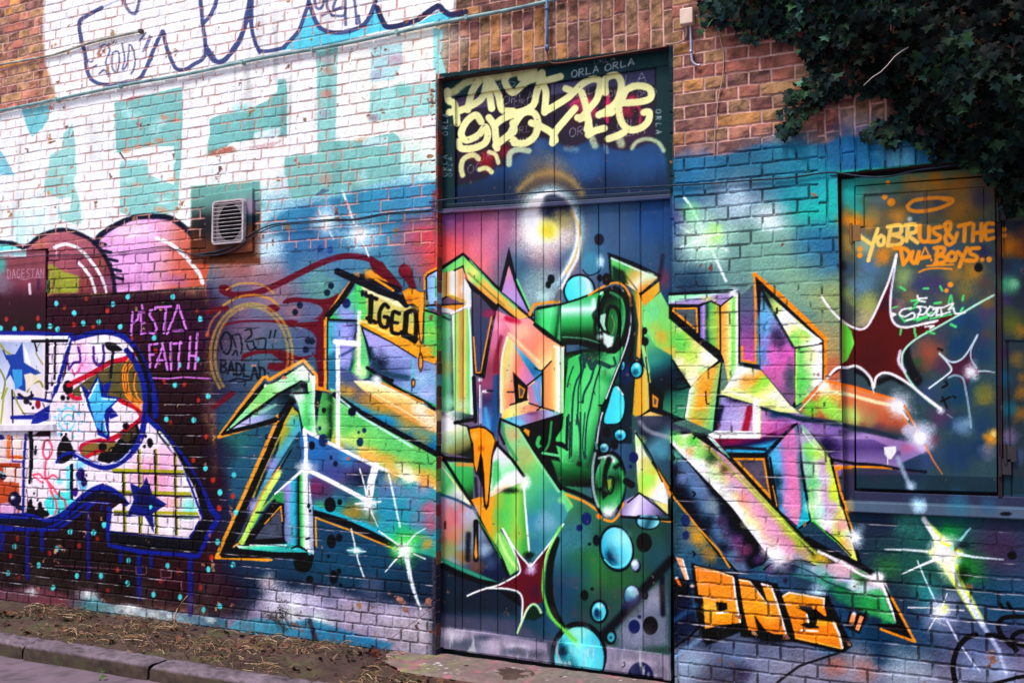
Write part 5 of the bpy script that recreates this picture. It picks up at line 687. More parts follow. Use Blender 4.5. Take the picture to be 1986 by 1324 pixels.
    st = [(460, 480), (560, 440), (680, 405), (790, 350), (835, 320), (840, 270), (800, 170), (720, 10), (800, 130), (870, 220), (910, 262), (940, 240), (1000, 170), (1060, 100), (1150, -30), (1100, 60), (1040, 180), (1010, 300), (1000, 400), (1005, 520), (960, 540), (900, 545), (860, 640), (820, 745), (850, 640), (850, 530), (840, 460), (780, 435), (640, 425)]
    S([(1100, 80), (1060, 240), (1050, 400), (1070, 560), (1140, 700)], 50, '0a1c14', 6, .95); P([(860, 640), (900, 560), (960, 550), (1010, 620), (940, 660)], '183428', 8, .9); P([(680, 440), (830, 470), (850, 560), (760, 500)], '10141c', 5, .9)
    P(st, '6c1030', 2); B(920, 290, 50, 'e0d8f8', .9); B(915, 262, 22, 'fff', 1); B(955, 450, 70, '48204c', .5)
    E(905, 190, 40, 26, '101810', 8, .8)
    wl = 'f0fcf4'
    S([(465, 480), (560, 440), (690, 402), (790, 350), (838, 315), (835, 260), (800, 170), (715, 0)], 12, wl, 2); S([(720, 5), (800, 140), (870, 225), (915, 265), (960, 220), (1050, 110), (1150, -30)], 12, wl, 2); S([(1130, -10), (1060, 120), (1020, 240), (1005, 380), (1010, 480), (1060, 620), (1150, 720), (1240, 800)], 20, '7ce058', 5, .95); S([(1100, 40), (1030, 180), (1010, 300)], 7, 'd8ffc8', 3, .9)
    S([(600, 425), (740, 430), (830, 455), (858, 510), (855, 600), (850, 680)], 12, wl, 2); S([(820, 745), (860, 650), (890, 580), (930, 540), (965, 555), (990, 600)], 16, 'b8e8b0', 3); S([(840, 690), (870, 620), (900, 560)], 8, 'e8f8d0', 2)
    part(0)
def paint_letters_lower_left():
    F(400, 800, 3.31); part(9)
    # blue and purple ground right of the leg, under the white lines
    P([(600, 130), (640, 110), (1080, 340), (1320, 430), (1484, 500), (1484, 930), (1250, 870), (690, 640), (620, 640)], (640, 200, 900, 760, [(0, '3c78b4'), (.3, '4c6ca4'), (.5, '5c5480'), (.75, '2c8c90'), (1, '3ca0b0')]), 2)
    for x, y, r, c, a in [(720, 250, 80, '3478b8', .8), (900, 270, 80, '3c80c0', .7), (820, 380, 80, '505898', .8), (980, 420, 70, '1c2440', .8), (700, 480, 60, '88305c', .9), (760, 500, 60, '603c60', .7), (900, 520, 70, '3c6078', .8), (960, 640, 90, 'a08438', .9), (900, 640, 60, 'a88c40', .8), (1060, 680, 60, '807840', .7), (750, 620, 60, '58a068', .8), (720, 600, 40, '4cb088', .7), (840, 600, 60, '2c9ca0', .8), (1000, 740, 60, '38b8d8', .8), (1160, 800, 60, '2cb0c8', .7), (1150, 500, 90, '6c78a8', .8), (1200, 640, 110, '3898b8', .7), (1250, 500, 60, '8890b8', .6), (1190, 440, 60, '8ca0c8', .7), (900, 300, 50, '3898c8', .7), (1250, 740, 60, '2cbc90', .6), (1120, 340, 40, 'a0e8a0', .6), (1390, 480, 70, 'a8a0c0', .8), (1400, 450, 40, 'f0a850', .8), (1430, 620, 70, 'd06c88', .9), (1440, 720, 60, 'c85870', .8), (1360, 700, 60, '8c7ca0', .6), (1420, 840, 50, 'c8a040', .9), (1360, 800, 50, '5cb060', .7), (1450, 900, 40, '3c9c70', .8), (1330, 560, 70, '7c90b8', .7)]: B(x, y, r, c, a)
    S([(690, 610), (850, 660), (1050, 740), (1250, 850)], 34, '30b8d0', 8, .9, c=0); S([(695, 645), (880, 700), (1080, 790), (1235, 870)], 34, K0, 4, c=0)
    P([(690, 660), (1235, 885), (1235, 950), (1150, 1050), (700, 900)], '24506c', 8, .8); B(800, 760, 80, '2c4c6c', .7)
    S([(705, 850), (702, 672), (900, 745), (1225, 880)], 11, 'e8a030', 1, c=0)
    # big leaning leg
    P([(545, -60), (595, -10), (625, 110), (440, 430), (260, 830), (520, 835), (690, 880), (690, 925), (95, 925), (470, 60)], K0, 1.5)
    P([(550, -30), (590, 0), (612, 130), (530, 250), (400, 480), (240, 830), (172, 862), (330, 520), (500, 60)], (420, 200, 560, 300, [(0, 'c8b03c'), (.2, '98a848'), (.4, '5cb0b8'), (.6, '58a8c8'), (.8, '4c9880'), (1, '203c3c')]), 2)
    P([(480, 130), (460, 240), (360, 460), (230, 780), (172, 862), (300, 560), (400, 330)], (300, 600, 380, 640, [(0, '2c3048'), (.3, '9c94d4'), (.7, 'b0a8e0'), (1, 'd89858')]), 6, .95); B(420, 330, 60, 'a098d8', .8); B(300, 600, 60, 'b4b0ec', .8); B(560, 60, 50, '40c8d8', .8); B(540, 200, 40, '68c0c8', .7)
    S([(600, 130), (500, 280), (430, 400)], 16, '24404c', 8, .9); S([(555, -30), (480, 130), (400, 300), (300, 540)], 14, 'c0b040', 3, .8)
    S([(470, 350), (400, 450), (330, 580), (235, 800), (175, 860)], 12, 'e89848', 3); S([(460, 400), (380, 530), (300, 690), (230, 830)], 34, 'c8f468', 4, .95); S([(470, 380), (400, 500)], 30, 'e8f880', 8, .8); S([(440, 530), (360, 620), (290, 740)], 14, '90d860', 5, .8)
    P([(440, 520), (500, 500), (505, 590), (430, 560)], '3c9c58', 3); P([(440, 515), (620, 360), (600, 400), (520, 450), (500, 480), (500, 510)], '88c0a8', 5, .8)
    # counter
    P([(425, 565), (500, 582), (505, 835), (245, 832)], K0, 2); P([(480, 610), (488, 800), (310, 812), (360, 740)], '505868', 2); S([(375, 712), (478, 600), (487, 695)], 9, 'e8a030', 1.2, c=0); B(420, 750, 40, '60687c', .6); S([(320, 640), (380, 640), (440, 560)], 10, K0, 2, c=0)
    P([(190, 848), (250, 855), (520, 840), (520, 800), (545, 850), (600, 870), (680, 905), (660, 915), (210, 870)], (300, 840, 310, 890, [(0, 'e8f8f0'), (.4, '70e8b0'), (.8, '40d8d0'), (1, '3cb8b0')]), 2); S([(280, 848), (510, 850)], 10, 'f4fff8', 3, .9, c=0); B(590, 880, 30, '30c8d0', .8, 16); B(400, 870, 60, '48e0a8', .7, 12)
    # upright
    P([(500, 500), (520, 440), (592, 395), (592, 858), (545, 850), (502, 810)], (500, 650, 592, 650, [(0, '6c74a8'), (.3, '98a8dc'), (.55, '40c0d8'), (.75, '38a8c4'), (1, '183040')]), 2); B(520, 500, 40, 'a090d0', .8, 70); B(530, 760, 40, '7c90b0', .7, 80)
    P([(590, 395), (630, 380), (640, 870), (592, 860)], (592, 600, 640, 600, [(0, '0c1c24'), (.15, '2c8c58'), (.5, '78e888'), (1, 'c8f8d0')]), 2); P([(622, 380), (655, 380), (688, 640), (690, 910), (640, 885), (622, 860)], (622, 600, 690, 600, [(0, 'a8f4b8'), (.25, 'ffffff'), (.6, 'e8f0fc'), (.85, '9cb0cc'), (1, 'f4f8ff')]), 2)
    P([(655, 560), (690, 620), (690, 880), (660, 860)], 'a8b0c4', 5, .7); S([(592, 400), (592, 850)], 7, K0, 1.5, c=0); S([(545, 872), (592, 848), (645, 885)], 7, K0, 1.5, c=0); S([(655, 400), (658, 600)], 8, '203040', 2, .8, c=0); S([(640, 810), (660, 804)], 10, K0, 2, c=0); S([(687, 600), (690, 880)], 5, K0, 1.2, c=0)
    # thin claw underside
    S([(80, 152), (200, 125), (330, 90), (462, 55)], 11, OR, 1, c=0); S([(100, 140), (300, 95), (450, 55)], 11, K0, 1.5, c=0); S([(462, 55), (60, 932), (330, 940), (420, 944)], 12, 'f0a62c', 1, c=0); S([(475, 75), (400, 250), (110, 905)], 30, K0, 2, c=0); S([(110, 912), (640, 915)], 30, K0, 2, c=0)
    # white bars
    W = 'fbfffd'
    S([(845, -200), (845, 200)], 26, 'fdffff', 2, c=0); S([(848, -200), (848, 200)], 12, 'a8f0b0', 5, .4, c=0)
    F(400, 480, 3.31); S([(832, 605), (978, 618)], 34, W, 3, c=0); S([(845, 610), (845, 1280)], 26, W, 2, c=0)
    F(400, 800, 3.31)
    S([(630, 108), (640, 200), (638, 370)], 24, W, 3, c=0); S([(632, 112), (760, 180), (1070, 335), (1320, 432)], 22, W, 3, c=0); S([(820, 130), (1090, 280), (1320, 420)], 0, W) if 0 else None
    B(640, 350, 60, 'ffffff', .9); S([(440, 522), (540, 435), (625, 362)], 9, W, 2, c=0, w2=20); S([(640, 360), (800, 440), (1030, 560)], 28, W, 3, c=0); S([(1088, 340), (1060, 440), (1036, 600)], 46, W, 4, c=0); S([(633, 370), (636, 600)], 24, W, 3, c=0)
    B(1300, 420, 60, 'f4ffd8', .9); B(1200, 390, 60, 'f0b848', .7); B(1045, 590, 60, 'fff', .8)
    part(8)
    S([(985, 360), (1010, 440), (1030, 530)], 9, W, 2, c=0); S([(1040, 590), (1070, 660), (1100, 730)], 9, W, 2, .9, c=0, w2=5); S([(960, 585), (1120, 570)], 12, W, 5, .9, c=0); S([(1170, 395), (1200, 520), (1225, 640), (1245, 730)], 12, 'e4fcff', 3, .95, c=0); S([(930, 745), (950, 830), (975, 950), (1015, 1060)], 9, W, 2, .9, c=0); B(965, 885, 60, '90f0e0', .9, 26); B(965, 885, 26, 'fff', 1); S([(905, 880), (1025, 890)], 7, W, 2, .9, c=0)
    # the star by the door frame
    B(1275, 850, 120, '50e848', .9); B(1275, 880, 70, 'e8ffe8', .9); E(1270, 880, 30, 34, 'ffffff', 10); S([(1110, 760), (1190, 815), (1265, 870)], 9, W, 2, c=0); S([(1150, 1020), (1200, 960), (1250, 910)], 6, W, 1.5, c=0, w2=14); S([(1290, 840), (1340, 780), (1410, 740)], 12, W, 3, .9, c=0, w2=5); S([(1330, 905), (1405, 938)], 8, W, 2, .9, c=0); S([(1285, 930), (1310, 1060), (1345, 1180), (1375, 1260)], 30, 'f4fcff', 6, .95, c=0, w2=12)
    part(9)
    E(795, 590, 38, 48, '0b1524', 1.3); E(857, 573, 16, 20, '0b1524'); E(657, 598, 11, 15, '0b1524'); E(667, 629, 9, 11, '0b1524'); E(622, 970, 58, 56, '0b0f1a', 1.5); P([(565, 920), (692, 920), (680, 970), (560, 970)], '0b0f1a', 1.5); E(803, 825, 30, 44, '0b1524'); E(853, 802, 20, 26, '0b1524'); E(785, 920, 10, 10, '0b1524'); E(817, 1055, 26, 46, '0b1524'); E(853, 1015, 15, 18, '0b1524'); E(860, 1104, 12, 12, '0b1524'); E(663, 1070, 22, 26, '141420')
    E(750, 178, 30, 42, '1e3a66', 1.5); E(677, 210, 20, 29, '10202e', 1.5); E(728, 100, 11, 14, '1e3a66'); E(800, 287, 10, 14, '16304c'); E(829, 327, 15, 19, '142840'); E(988, 188, 22, 29, '1e4460'); E(1014, 113, 14, 17, '1e4460'); E(978, 126, 8, 10, '1e4460'); E(387, 155, 12, 18, '16223c', 1.5, .9); E(935, -5, 26, 30, '101c34'); E(973, -24, 10, 12, '101c34'); E(755, -15, 14, 18, '0e1c20')
    dots([(178, 400), (88, 510), (73, 828), (172, 975), (12, 1005), (85, 1240), (190, 640)], 15, '58dce0', 19, .9); dots([(42, 432), (170, 535), (82, 612), (33, 928)], 14, 'c8402c', 18, .85)
    part(0)
def paint_letter_k():
    F(1300, 460, 3.31); part(9)
    P([(-10, 365), (440, 345), (445, 440), (440, 820), (320, 800), (-10, 520)], '121a26', 1.5)
    P([(-10, 375), (437, 355), (437, 420), (330, 440), (260, 405), (180, 430), (-10, 428)], (0, 375, 10, 430, [(0, 'b8f4c8'), (.4, '98f0b4'), (.7, 'c8f0e4'), (1, 'a894c8')]), 1.5); B(240, 395, 60, 'f4f8a0', .8, 24); B(405, 360, 40, 'f4fcff', .9); S([(60, 398), (200, 398)], 5, '504c78', 1, .8, c=0); S([(-10, 360), (400, 338)], 7, K0, 1.5, c=0); S([(0, 438), (190, 440)], 9, K0, 1.2, c=0)
    P([(10, 452), (178, 452), (178, 640), (20, 500)], K0, 1); P([(30, 462), (165, 462), (165, 600), (60, 510)], '5c6870', 1.5); S([(20, 458), (168, 457), (174, 610)], 11, 'f0a02c', 1, c=0); S([(18, 470), (90, 530), (150, 580)], 14, 'f0a02c', 1.5, c=0)
    P([(192, 445), (255, 415), (322, 445), (325, 730), (240, 670), (192, 640)], (192, 550, 325, 550, [(0, '7864a8'), (.18, 'b8a0e0'), (.32, '2c4c40'), (.5, '6cc070'), (.7, '90cc58'), (.85, 'd8b848'), (1, 'f0a040')]), 1.5); B(280, 560, 50, 'b8d860', .6, 100)
    P([(326, 440), (437, 362), (438, 820), (372, 935), (345, 790), (326, 740)], (326, 600, 438, 600, [(0, 'f4a848'), (.25, 'f4c068'), (.45, 'e8e888'), (.62, '78e060'), (.8, 'a0f078'), (1, 'fdfff0')]), 1.5); S([(390, 390), (385, 820)], 16, 'f0f8d0', 8, .6, c=0); S([(425, 380), (428, 800)], 12, 'fffff4', 4, .9, c=0)
    S([(318, 440), (322, 730)], 7, K0, 1, c=0); S([(441, 360), (443, 815)], 9, K0, 1.5, c=0); S([(370, 945), (430, 845)], 8, K0, 1.5, c=0); S([(320, 445), (400, 380)], 7, K0, 1.5, c=0); S([(180, 445), (262, 408), (320, 440)], 7, K0, 1.5, c=0)
    P([(450, 380), (540, 300), (552, 800), (455, 795)], (490, 420, 490, 790, [(0, '5c6c80'), (.4, '7c5c94'), (.7, 'a85c9c'), (1, 'e864b8')]), 6, .95); S([(462, 700), (462, 790), (548, 806), (548, 500), (542, 240)], 15, 'f0942c', 1.5, c=0); P([(440, 800), (575, 820), (580, 850), (435, 820)], K0, 2)
    # spike
    S([(540, 240), (700, 370), (880, 540), (992, 652), (992, 910)], 30, 'f49420', 2, c=0); P([(545, 250), (985, 660), (985, 920), (850, 1060), (790, 1100), (575, 860), (565, 500)], '12182a', 1.5)
    P([(583, 345), (680, 500), (798, 705), (800, 1050), (780, 1080), (580, 845), (575, 500)], (640, 380, 740, 1000, [(0, '587888'), (.15, '78b8e0'), (.4, '9c78b8'), (.6, 'd868b8'), (.85, 'c870a8'), (1, '8c6890')]), 2)
    B(600, 560, 50, '68b8e8', .9, 110); B(600, 740, 50, '58a8e0', .8, 100); B(690, 660, 60, '282840', .8, 110); B(770, 900, 50, '50586c', .9, 120); B(660, 740, 60, 'e07cc8', .8, 70); S([(625, 540), (605, 570), (612, 600)], 5, '50506c', 1)
    S([(600, 380), (700, 540), (790, 700)], 22, '1c2834', 8, .9)
    P([(595, 335), (700, 430), (970, 668), (945, 690), (800, 705), (700, 530)], (600, 400, 900, 700, [(0, '48644c'), (.15, 'b8d080'), (.35, 'fffff4'), (.5, 'f8fcf0'), (.65, 'e8f0a0'), (.8, '98e068'), (1, 'fdfff4')]), 1.5); B(680, 460, 40, 'c0d068', .8, 40); B(850, 640, 50, 'e8e880', .7, 30); B(800, 640, 40, '80dc68', .7); S([(720, 500), (880, 600), (968, 668)], 14, 'fffffc', 5, .9, c=0); S([(685, 455), (685, 485)], 10, K0, 1.5, c=0); S([(800, 706), (860, 702), (950, 690)], 7, K0, 1.5)
    P([(806, 715), (960, 690), (975, 690), (975, 915), (850, 1055), (806, 1080)], (806, 850, 975, 850, [(0, '98f088'), (.2, '78d870'), (.4, 'c0e898'), (.6, 'e0f4c0'), (.8, 'fffffa'), (1, 'f4fcf8')]), 1.5); B(850, 930, 60, '60d060', .8, 80); B(900, 760, 50, 'e0e8a0', .7); S([(808, 720), (806, 1060)], 9, 'e0f460', 3, .8, c=0); B(910, 980, 40, '98a89c', .7)
    P([(432, 830), (500, 838), (585, 855), (680, 970), (770, 1080), (640, 1070), (500, 1040), (330, 1002), (372, 935)], (420, 850, 620, 1060, [(0, 'f8fcf0'), (.25, 'f4f0d8'), (.45, 'f0b048'), (.6, 'a8e050'), (.8, 'e8f090'), (1, 'f4fcd8')]), 1.5); B(480, 910, 50, 'f0a040', .8); B(600, 930, 40, '90e050', .7); B(440, 860, 50, 'ffffff', .8); B(500, 980, 50, 'e8e888', .6)
    # lavender field with red bar
    P([(330, 1030), (400, 1030), (530, 1075), (820, 1130), (1090, 1200), (1330, 1240), (1330, 1330), (1000, 1600), (800, 1500), (560, 1400), (280, 1290), (300, 1200)], (340, 1060, 900, 1300, [(0, '9c90d0'), (.25, 'c8b0dc'), (.5, 'c890c0'), (.75, 'a880c0'), (1, '886ca8')]), 3); S([(510, 1100), (480, 1240)], 44, 'a81c3c', 10, .95, c=0); S([(330, 1090), (290, 1240)], 30, '181c38', 12, .9, c=0); B(400, 1150, 60, 'b8b4e4', .7)
    B(440, 1040, 90, '1c1830', .9, 30); B(680, 1140, 90, '20406c', .9, 40); B(640, 1230, 70, 'e060a8', .8); B(740, 1220, 60, '804480', .8); B(900, 1220, 70, '4c3c78', .7); B(1000, 1260, 70, '8870b0', .7)
    S([(320, 1020), (400, 1025), (530, 1070)], 10, K0, 2); S([(590, 1095), (720, 1130), (860, 1170), (1080, 1200)], 30, '14384c', 8, .9)
    P([(325, 985), (420, 960), (600, 1040), (780, 1085), (830, 1130), (700, 1120), (570, 1080), (400, 1030), (325, 1005)], 'e8f0a0', 4); S([(360, 985), (560, 1040), (780, 1095)], 14, 'fcffe8', 5, .8, c=0); B(640, 1060, 60, 'c8e060', .6, 24)
    # arm reaching right
    P([(820, 1110), (900, 1010), (990, 925), (1200, 960), (1420, 1030), (1470, 1090), (1560, 1240), (1640, 1350), (1660, 1380), (1400, 1340), (1250, 1300), (1080, 1200), (900, 1150)], (1100, 960, 1060, 1320, [(0, 'e89060'), (.3, 'd07850'), (.55, 'b86048'), (.75, '3c4c58'), (.9, '9c80b8'), (1, 'a06c98')]), 2)
    for x, y, r, c, a in [(900, 1100, 60, '70e048', .95), (1000, 1060, 70, 'b0f060', .95), (980, 960, 40, 'fffce8', .95), (1040, 1110, 80, '98e858', .9), (1000, 980, 50, 'fff8c8', .9), (1060, 1020, 60, 'e8d060', .7), (1180, 1140, 80, 'b8e078', .9), (1100, 1150, 60, '98e068', .8), (1240, 1110, 60, 'c88860', .7), (1300, 1130, 70, 'b86c50', .6), (1330, 1240, 60, '5c4458', .7), (1280, 1170, 60, '98a870', .5)]: B(x, y, r, c, a)
    S([(1010, 985), (1150, 1010), (1330, 1060), (1440, 1080)], 22, 'fff0c0', 7, .9, c=0)
    S([(840, 1160), (1000, 1180), (1180, 1220), (1330, 1250), (1450, 1290)], 26, '2c3c50', 10, .9)
    P([(1080, 1230), (1250, 1255), (1450, 1300), (1600, 1330), (1640, 1375), (1500, 1440), (1090, 1430)], (1100, 1250, 1140, 1420, [(0, '5c4c78'), (.3, 'b094cc'), (.7, 'a880b8'), (1, '9c84bc')]), 6, .95); B(1530, 1350, 80, 'c86c98', .7, 40); B(1200, 1360, 70, 'b4a0d4', .7, 50)
    S([(990, 920), (1180, 960), (1440, 1040)], 16, 'f47c20', 2.5, c=0); S([(1430, 1040), (1520, 1190), (1620, 1340)], 12, 'f08828', 2, c=0, w2=5); S([(848, 1060), (990, 920)], 12, 'e8742c', 2, c=0); S([(830, 1110), (985, 940)], 8, 'fff4d8', 3, .9, c=0); B(980, 945, 40, 'fff', .8)
    # white bracket
    S([(552, 1060), (552, 1290)], 46, 'fffef4', 3, c=0); P([(240, 1268), (290, 1240), (560, 1245), (575, 1290), (300, 1295)], 'fffef8', 3); S([(576, 1060), (576, 1290)], 8, 'f4f48c', 3, .9, c=0); P([(225, 1265), (300, 1290), (300, 1300)], 'fff', 3)
    F(1300, 800, 3.31)
    # lower part
    P([(240, 165), (290, 165), (575, 165), (640, 130), (820, 60), (800, 110), (620, 260), (360, 240), (300, 230)], (400, 160, 420, 250, [(0, '7c1840'), (.4, '70205c'), (.7, '302050'), (1, '38a8d0')]), 3); B(400, 185, 70, '98104c', .8, 20); S([(360, 242), (600, 255)], 14, '3cb0d8', 4, .9, c=0); S([(350, 222), (610, 235)], 18, '0e1430', 4, c=0); S([(380, 272), (620, 270)], 22, K0, 3, c=0); B(700, 100, 70, 'b060a0', .8); S([(620, 260), (690, 190), (760, 120)], 30, '181828', 7, .9, c=0)
    P([(1030, 170), (900, 60), (830, 60), (1040, 300), (1100, 320), (1330, 330), (1480, 380), (1480, 250), (1300, 170)], (1000, 120, 1000, 330, [(0, '9078b4'), (.5, '54407c'), (1, '9c84b8')]), 6, .9); B(1000, 220, 80, '20183c', .9); B(960, 110, 60, 'a078b0', .7); S([(900, 130), (1030, 290)], 16, '181830', 6, .8, c=0)
    P([(620, 262), (700, 170), (790, 70), (820, 70), (835, 180), (850, 400), (900, 680), (895, 695), (830, 745), (800, 720), (690, 620), (640, 310)], K0, 2)
    P([(628, 275), (720, 170), (815, 75), (828, 180), (848, 420), (893, 680), (830, 738), (690, 615), (645, 310)], (640, 420, 870, 400, [(0, '101c2c'), (.12, '3c8ca8'), (.28, '68b0dc'), (.4, 'a888c8'), (.55, 'e080b4'), (.75, 'e088b8'), (.88, '2c7880'), (1, '0c1c28')]), 1.5)
    B(660, 290, 50, '5cbce8', .9, 60); B(790, 200, 60, 'c87cb8', .9, 110); B(760, 560, 60, 'e890c0', .9, 90); B(690, 440, 40, '1c3c50', .9, 70); B(700, 560, 30, '2c5070', .8, 60); B(800, 640, 50, 'e8a0c0', .8); P([(850, 480), (893, 600), (905, 690), (870, 715), (812, 740), (850, 600)], '20b8c8', 5); S([(842, 330), (870, 520), (900, 680)], 12, K0, 2, c=0); S([(830, 738), (905, 690)], 10, K0, 1.5, c=0)
    P([(840, 70), (900, 130), (1035, 310), (1090, 600), (1120, 640), (1230, 970), (1180, 950), (1040, 800), (905, 690), (880, 500), (850, 300)], (850, 420, 1080, 400, [(0, 'b8d0d8'), (.2, '78c890'), (.4, 'e0f0d0'), (.6, 'd0a8d0'), (.75, 'c8e060'), (.9, 'd8f040'), (1, 'e8f070')]), 1.5)
    for x, y, r, c, a in [(870, 160, 60, 'b8a8c8', .8), (900, 240, 60, '88e060', .9), (960, 260, 50, 'c0f050', .8), (890, 360, 40, 'b0e8c0', .8), (930, 450, 50, '78d888', .9), (1000, 420, 50, 'd8c8e8', .8), (920, 600, 60, 'd8ffd8', .9), (980, 640, 50, 'b8f0e0', .9), (1040, 600, 50, 'd0b0d8', .9), (1100, 720, 60, 'e89cb8', .8), (1150, 830, 50, 'f0b060', .9), (1020, 700, 50, 'f4f8ff', .8), (1060, 480, 40, 'e8f840', .8), (1040, 640, 60, 'c8a0c8', .6)]: B(x, y, r, c, a)
    S([(900, 480), (912, 690)], 12, 'b0ff70', 3, .9, c=0); S([(910, 690), (990, 760), (1060, 820)], 12, '60e048', 3, .9); S([(1000, 760), (1080, 830), (1160, 915)], 8, K0, 1.5, c=0); S([(915, 700), (1000, 765)], 6, '207028', 2, c=0); S([(1080, 800), (1165, 900)], 6, 'f08830', 1.5, c=0); S([(850, 120), (900, 190), (1010, 300)], 6, 'f8ffe0', 2, .8, c=0)
    S([(1035, 305), (1080, 480), (1150, 720), (1215, 960)], 18, K0, 1.5, c=0); S([(1055, 330), (1090, 500), (1140, 640)], 14, 'f0982c', 1.5, c=0); S([(1125, 620), (1175, 770)], 12, 'e8a030', 2, c=0)
    S([(1035, 300), (1180, 325), (1330, 335), (1500, 365), (1640, 380)], 14, K0, 2); S([(1055, 338), (1160, 345), (1360, 352), (1420, 362)], 13, 'f09828', 2, c=0); P([(1060, 345), (1160, 345), (1170, 360), (1070, 370)], 'f09020', 2); P([(1098, 360), (1100, 490), (1180, 490), (1180, 400), (1500, 400), (1640, 385), (1400, 360)], '4c4460', 6, .7)
    # triangle counter
    P([(385, 275), (625, 275), (680, 620), (640, 600)], K0, 2); P([(400, 290), (605, 290), (648, 560)], 'e89a2c', 1.2); P([(432, 305), (592, 305), (632, 515)], '5c5464', 1.5); B(560, 370, 50, '6c6478', .6); S([(640, 290), (690, 620)], 12, K0, 2, c=0); S([(658, 470), (685, 600)], 7, 'e89a2c', 1.5, c=0)
    # shadow beneath
    P([(0, 60), (230, 150), (210, 170), (0, 140)], '44485c', 6, .9)
    # broad diagonals down to the arrow
    P([(0, 130), (150, 125), (230, 145), (400, 300), (660, 590), (800, 730), (950, 880), (1130, 960), (1330, 1060), (1470, 1320), (1460, 1400), (1330, 1250), (1000, 1090), (800, 990), (650, 960), (430, 1020), (330, 930), (0, 500)], K0, 2)
    P([(0, 480), (0, 220), (120, 330), (630, 955), (480, 1020), (430, 1015), (200, 740)], (90, 620, 330, 500, [(0, '101424'), (.2, '1c2434'), (.45, '58789c'), (.65, '6c7c9c'), (.8, '1c2034'), (1, '0c1020')]), 3)
    for x, y, r, c, a in [(40, 280, 50, '60a890', .9), (80, 420, 60, '7c90c0', .9), (180, 480, 60, '6c88b0', .8), (270, 600, 60, '88a0a8', .9), (330, 700, 50, '4c3c60', .9), (430, 820, 60, '7c4c80', .9), (480, 880, 50, '904c70', .8), (560, 940, 40, '5c3c70', .8), (370, 770, 50, '3c2c50', .7), (240, 700, 60, '182030', .8), (340, 860, 60, '141828', .8), (440, 940, 40, '5c3c58', .7)]: B(x, y, r, c, a)
    P([(0, 150), (150, 130), (230, 160), (420, 350), (660, 610), (940, 890), (1060, 960), (1050, 990), (960, 985), (830, 930), (760, 960), (690, 950), (640, 930), (400, 610), (0, 190)], (430, 640, 620, 500, [(0, 'f8fcf8'), (.12, 'f8f4e0'), (.25, 'f0d8a0'), (.42, 'ecb4b8'), (.58, 'd89cc0'), (.74, 'c0b468'), (.88, 'b8d048'), (1, '283020')]), 1.5)
    for x, y, r, c, a in [(30, 160, 50, '78e070', .9), (150, 180, 60, '60d050', .95), (70, 190, 50, 'b0f070', .8), (130, 250, 40, 'f0a868', .8), (260, 280, 60, '244c2c', .9), (190, 260, 60, '90e068', .8), (350, 360, 40, '5c4820', .8), (280, 400, 60, 'c8f0a8', .7), (400, 480, 50, 'b8a8d8', .7), (470, 560, 50, 'e88890', .7), (560, 640, 60, 'e8a0c0', .7), (500, 700, 50, 'f8e8a8', .7), (640, 760, 70, 'e8a8c8', .8), (740, 850, 70, 'e08cb0', .8), (620, 860, 60, 'e8b8c8', .7), (860, 900, 50, 'd898a8', .6), (820, 950, 60, 'a8b8c0', .8), (960, 930, 60, 'e0b840', .9), (1000, 970, 40, 'd8b050', .7)]: B(x, y, r, c, a)
    S([(20, 195), (200, 380), (400, 600), (640, 915)], 14, 'f8fcf8', 5, .9, c=0); S([(230, 210), (400, 380), (560, 540), (760, 740), (950, 910)], 16, 'a8b440', 8, .8, c=0); S([(420, 400), (560, 540), (760, 740), (930, 900)], 8, 'e0f488', 4, .7, c=0)
    P([(150, 125), (240, 140), (395, 300), (370, 290), (230, 200), (170, 160)], K0, 3); P([(232, 148), (280, 170), (385, 290), (330, 250)], 'e8fcf4', 2); S([(270, 175), (380, 290)], 5, '2c9c70', 1.2, c=0)
    # lower joint toward the arrow
    P([(640, 930), (760, 960), (950, 985), (1060, 960), (950, 880), (1100, 950), (1340, 1060), (1390, 1100), (1460, 1320), (1445, 1390), (1330, 1220), (1150, 1130), (900, 1080), (700, 1020), (560, 1010)], (900, 960, 860, 1080, [(0, 'c0a0b0'), (.3, 'b0b8d0'), (.6, '5c88a0'), (1, '2c7068')]), 3)
    for x, y, r, c, a in [(640, 1000, 60, '6c4c78', .8), (740, 1000, 70, '4c3858', .8), (800, 990, 50, '181c30', .7), (860, 1000, 60, '5890a0', .8), (960, 1010, 60, '80b8b0', .8), (1080, 1030, 70, 'd8b8c8', .8), (1120, 990, 60, 'e8b8c0', .8), (1000, 1080, 60, '38a070', .8), (1100, 1150, 70, '2c9450', .9), (1210, 1050, 60, '2c8c40', .9), (1240, 1070, 40, '3c5c38', .8), (1180, 1110, 50, 'e0f0f0', .8), (1280, 1160, 60, 'e8f0f8', .7), (1300, 1240, 60, '3cb060', .9), (1400, 1300, 60, '30b050', .9), (1380, 1180, 50, '48b868', .8), (1100, 940, 40, 'f0d8d0', .7), (1330, 1080, 60, 'ffffff', .95)]: B(x, y, r, c, a)
    S([(950, 890), (1100, 960), (1230, 1040), (1330, 1060)], 16, 'ffffff', 5, .95); S([(1000, 1085), (1130, 1130), (1260, 1190), (1340, 1220)], 8, '486078', 4, .8); S([(650, 955), (760, 970), (900, 1020), (1000, 1080), (1180, 1150), (1340, 1230)], 8, '203040', 2.5, .8)
    S([(600, 1005), (660, 965), (740, 975)], 8, K0, 2); S([(880, 810), (1000, 880), (1180, 960), (1230, 985), (1300, 1030)], 26, K0, 2.5, c=0); B(690, 922, 60, 'fff', 1); B(690, 920, 100, 'f4e8f8', .6); B(1180, 800, 80, 'd8e8f8', .8); B(1180, 800, 40, 'fff', 1); B(950, 1150, 60, 'c0dcec', .8)
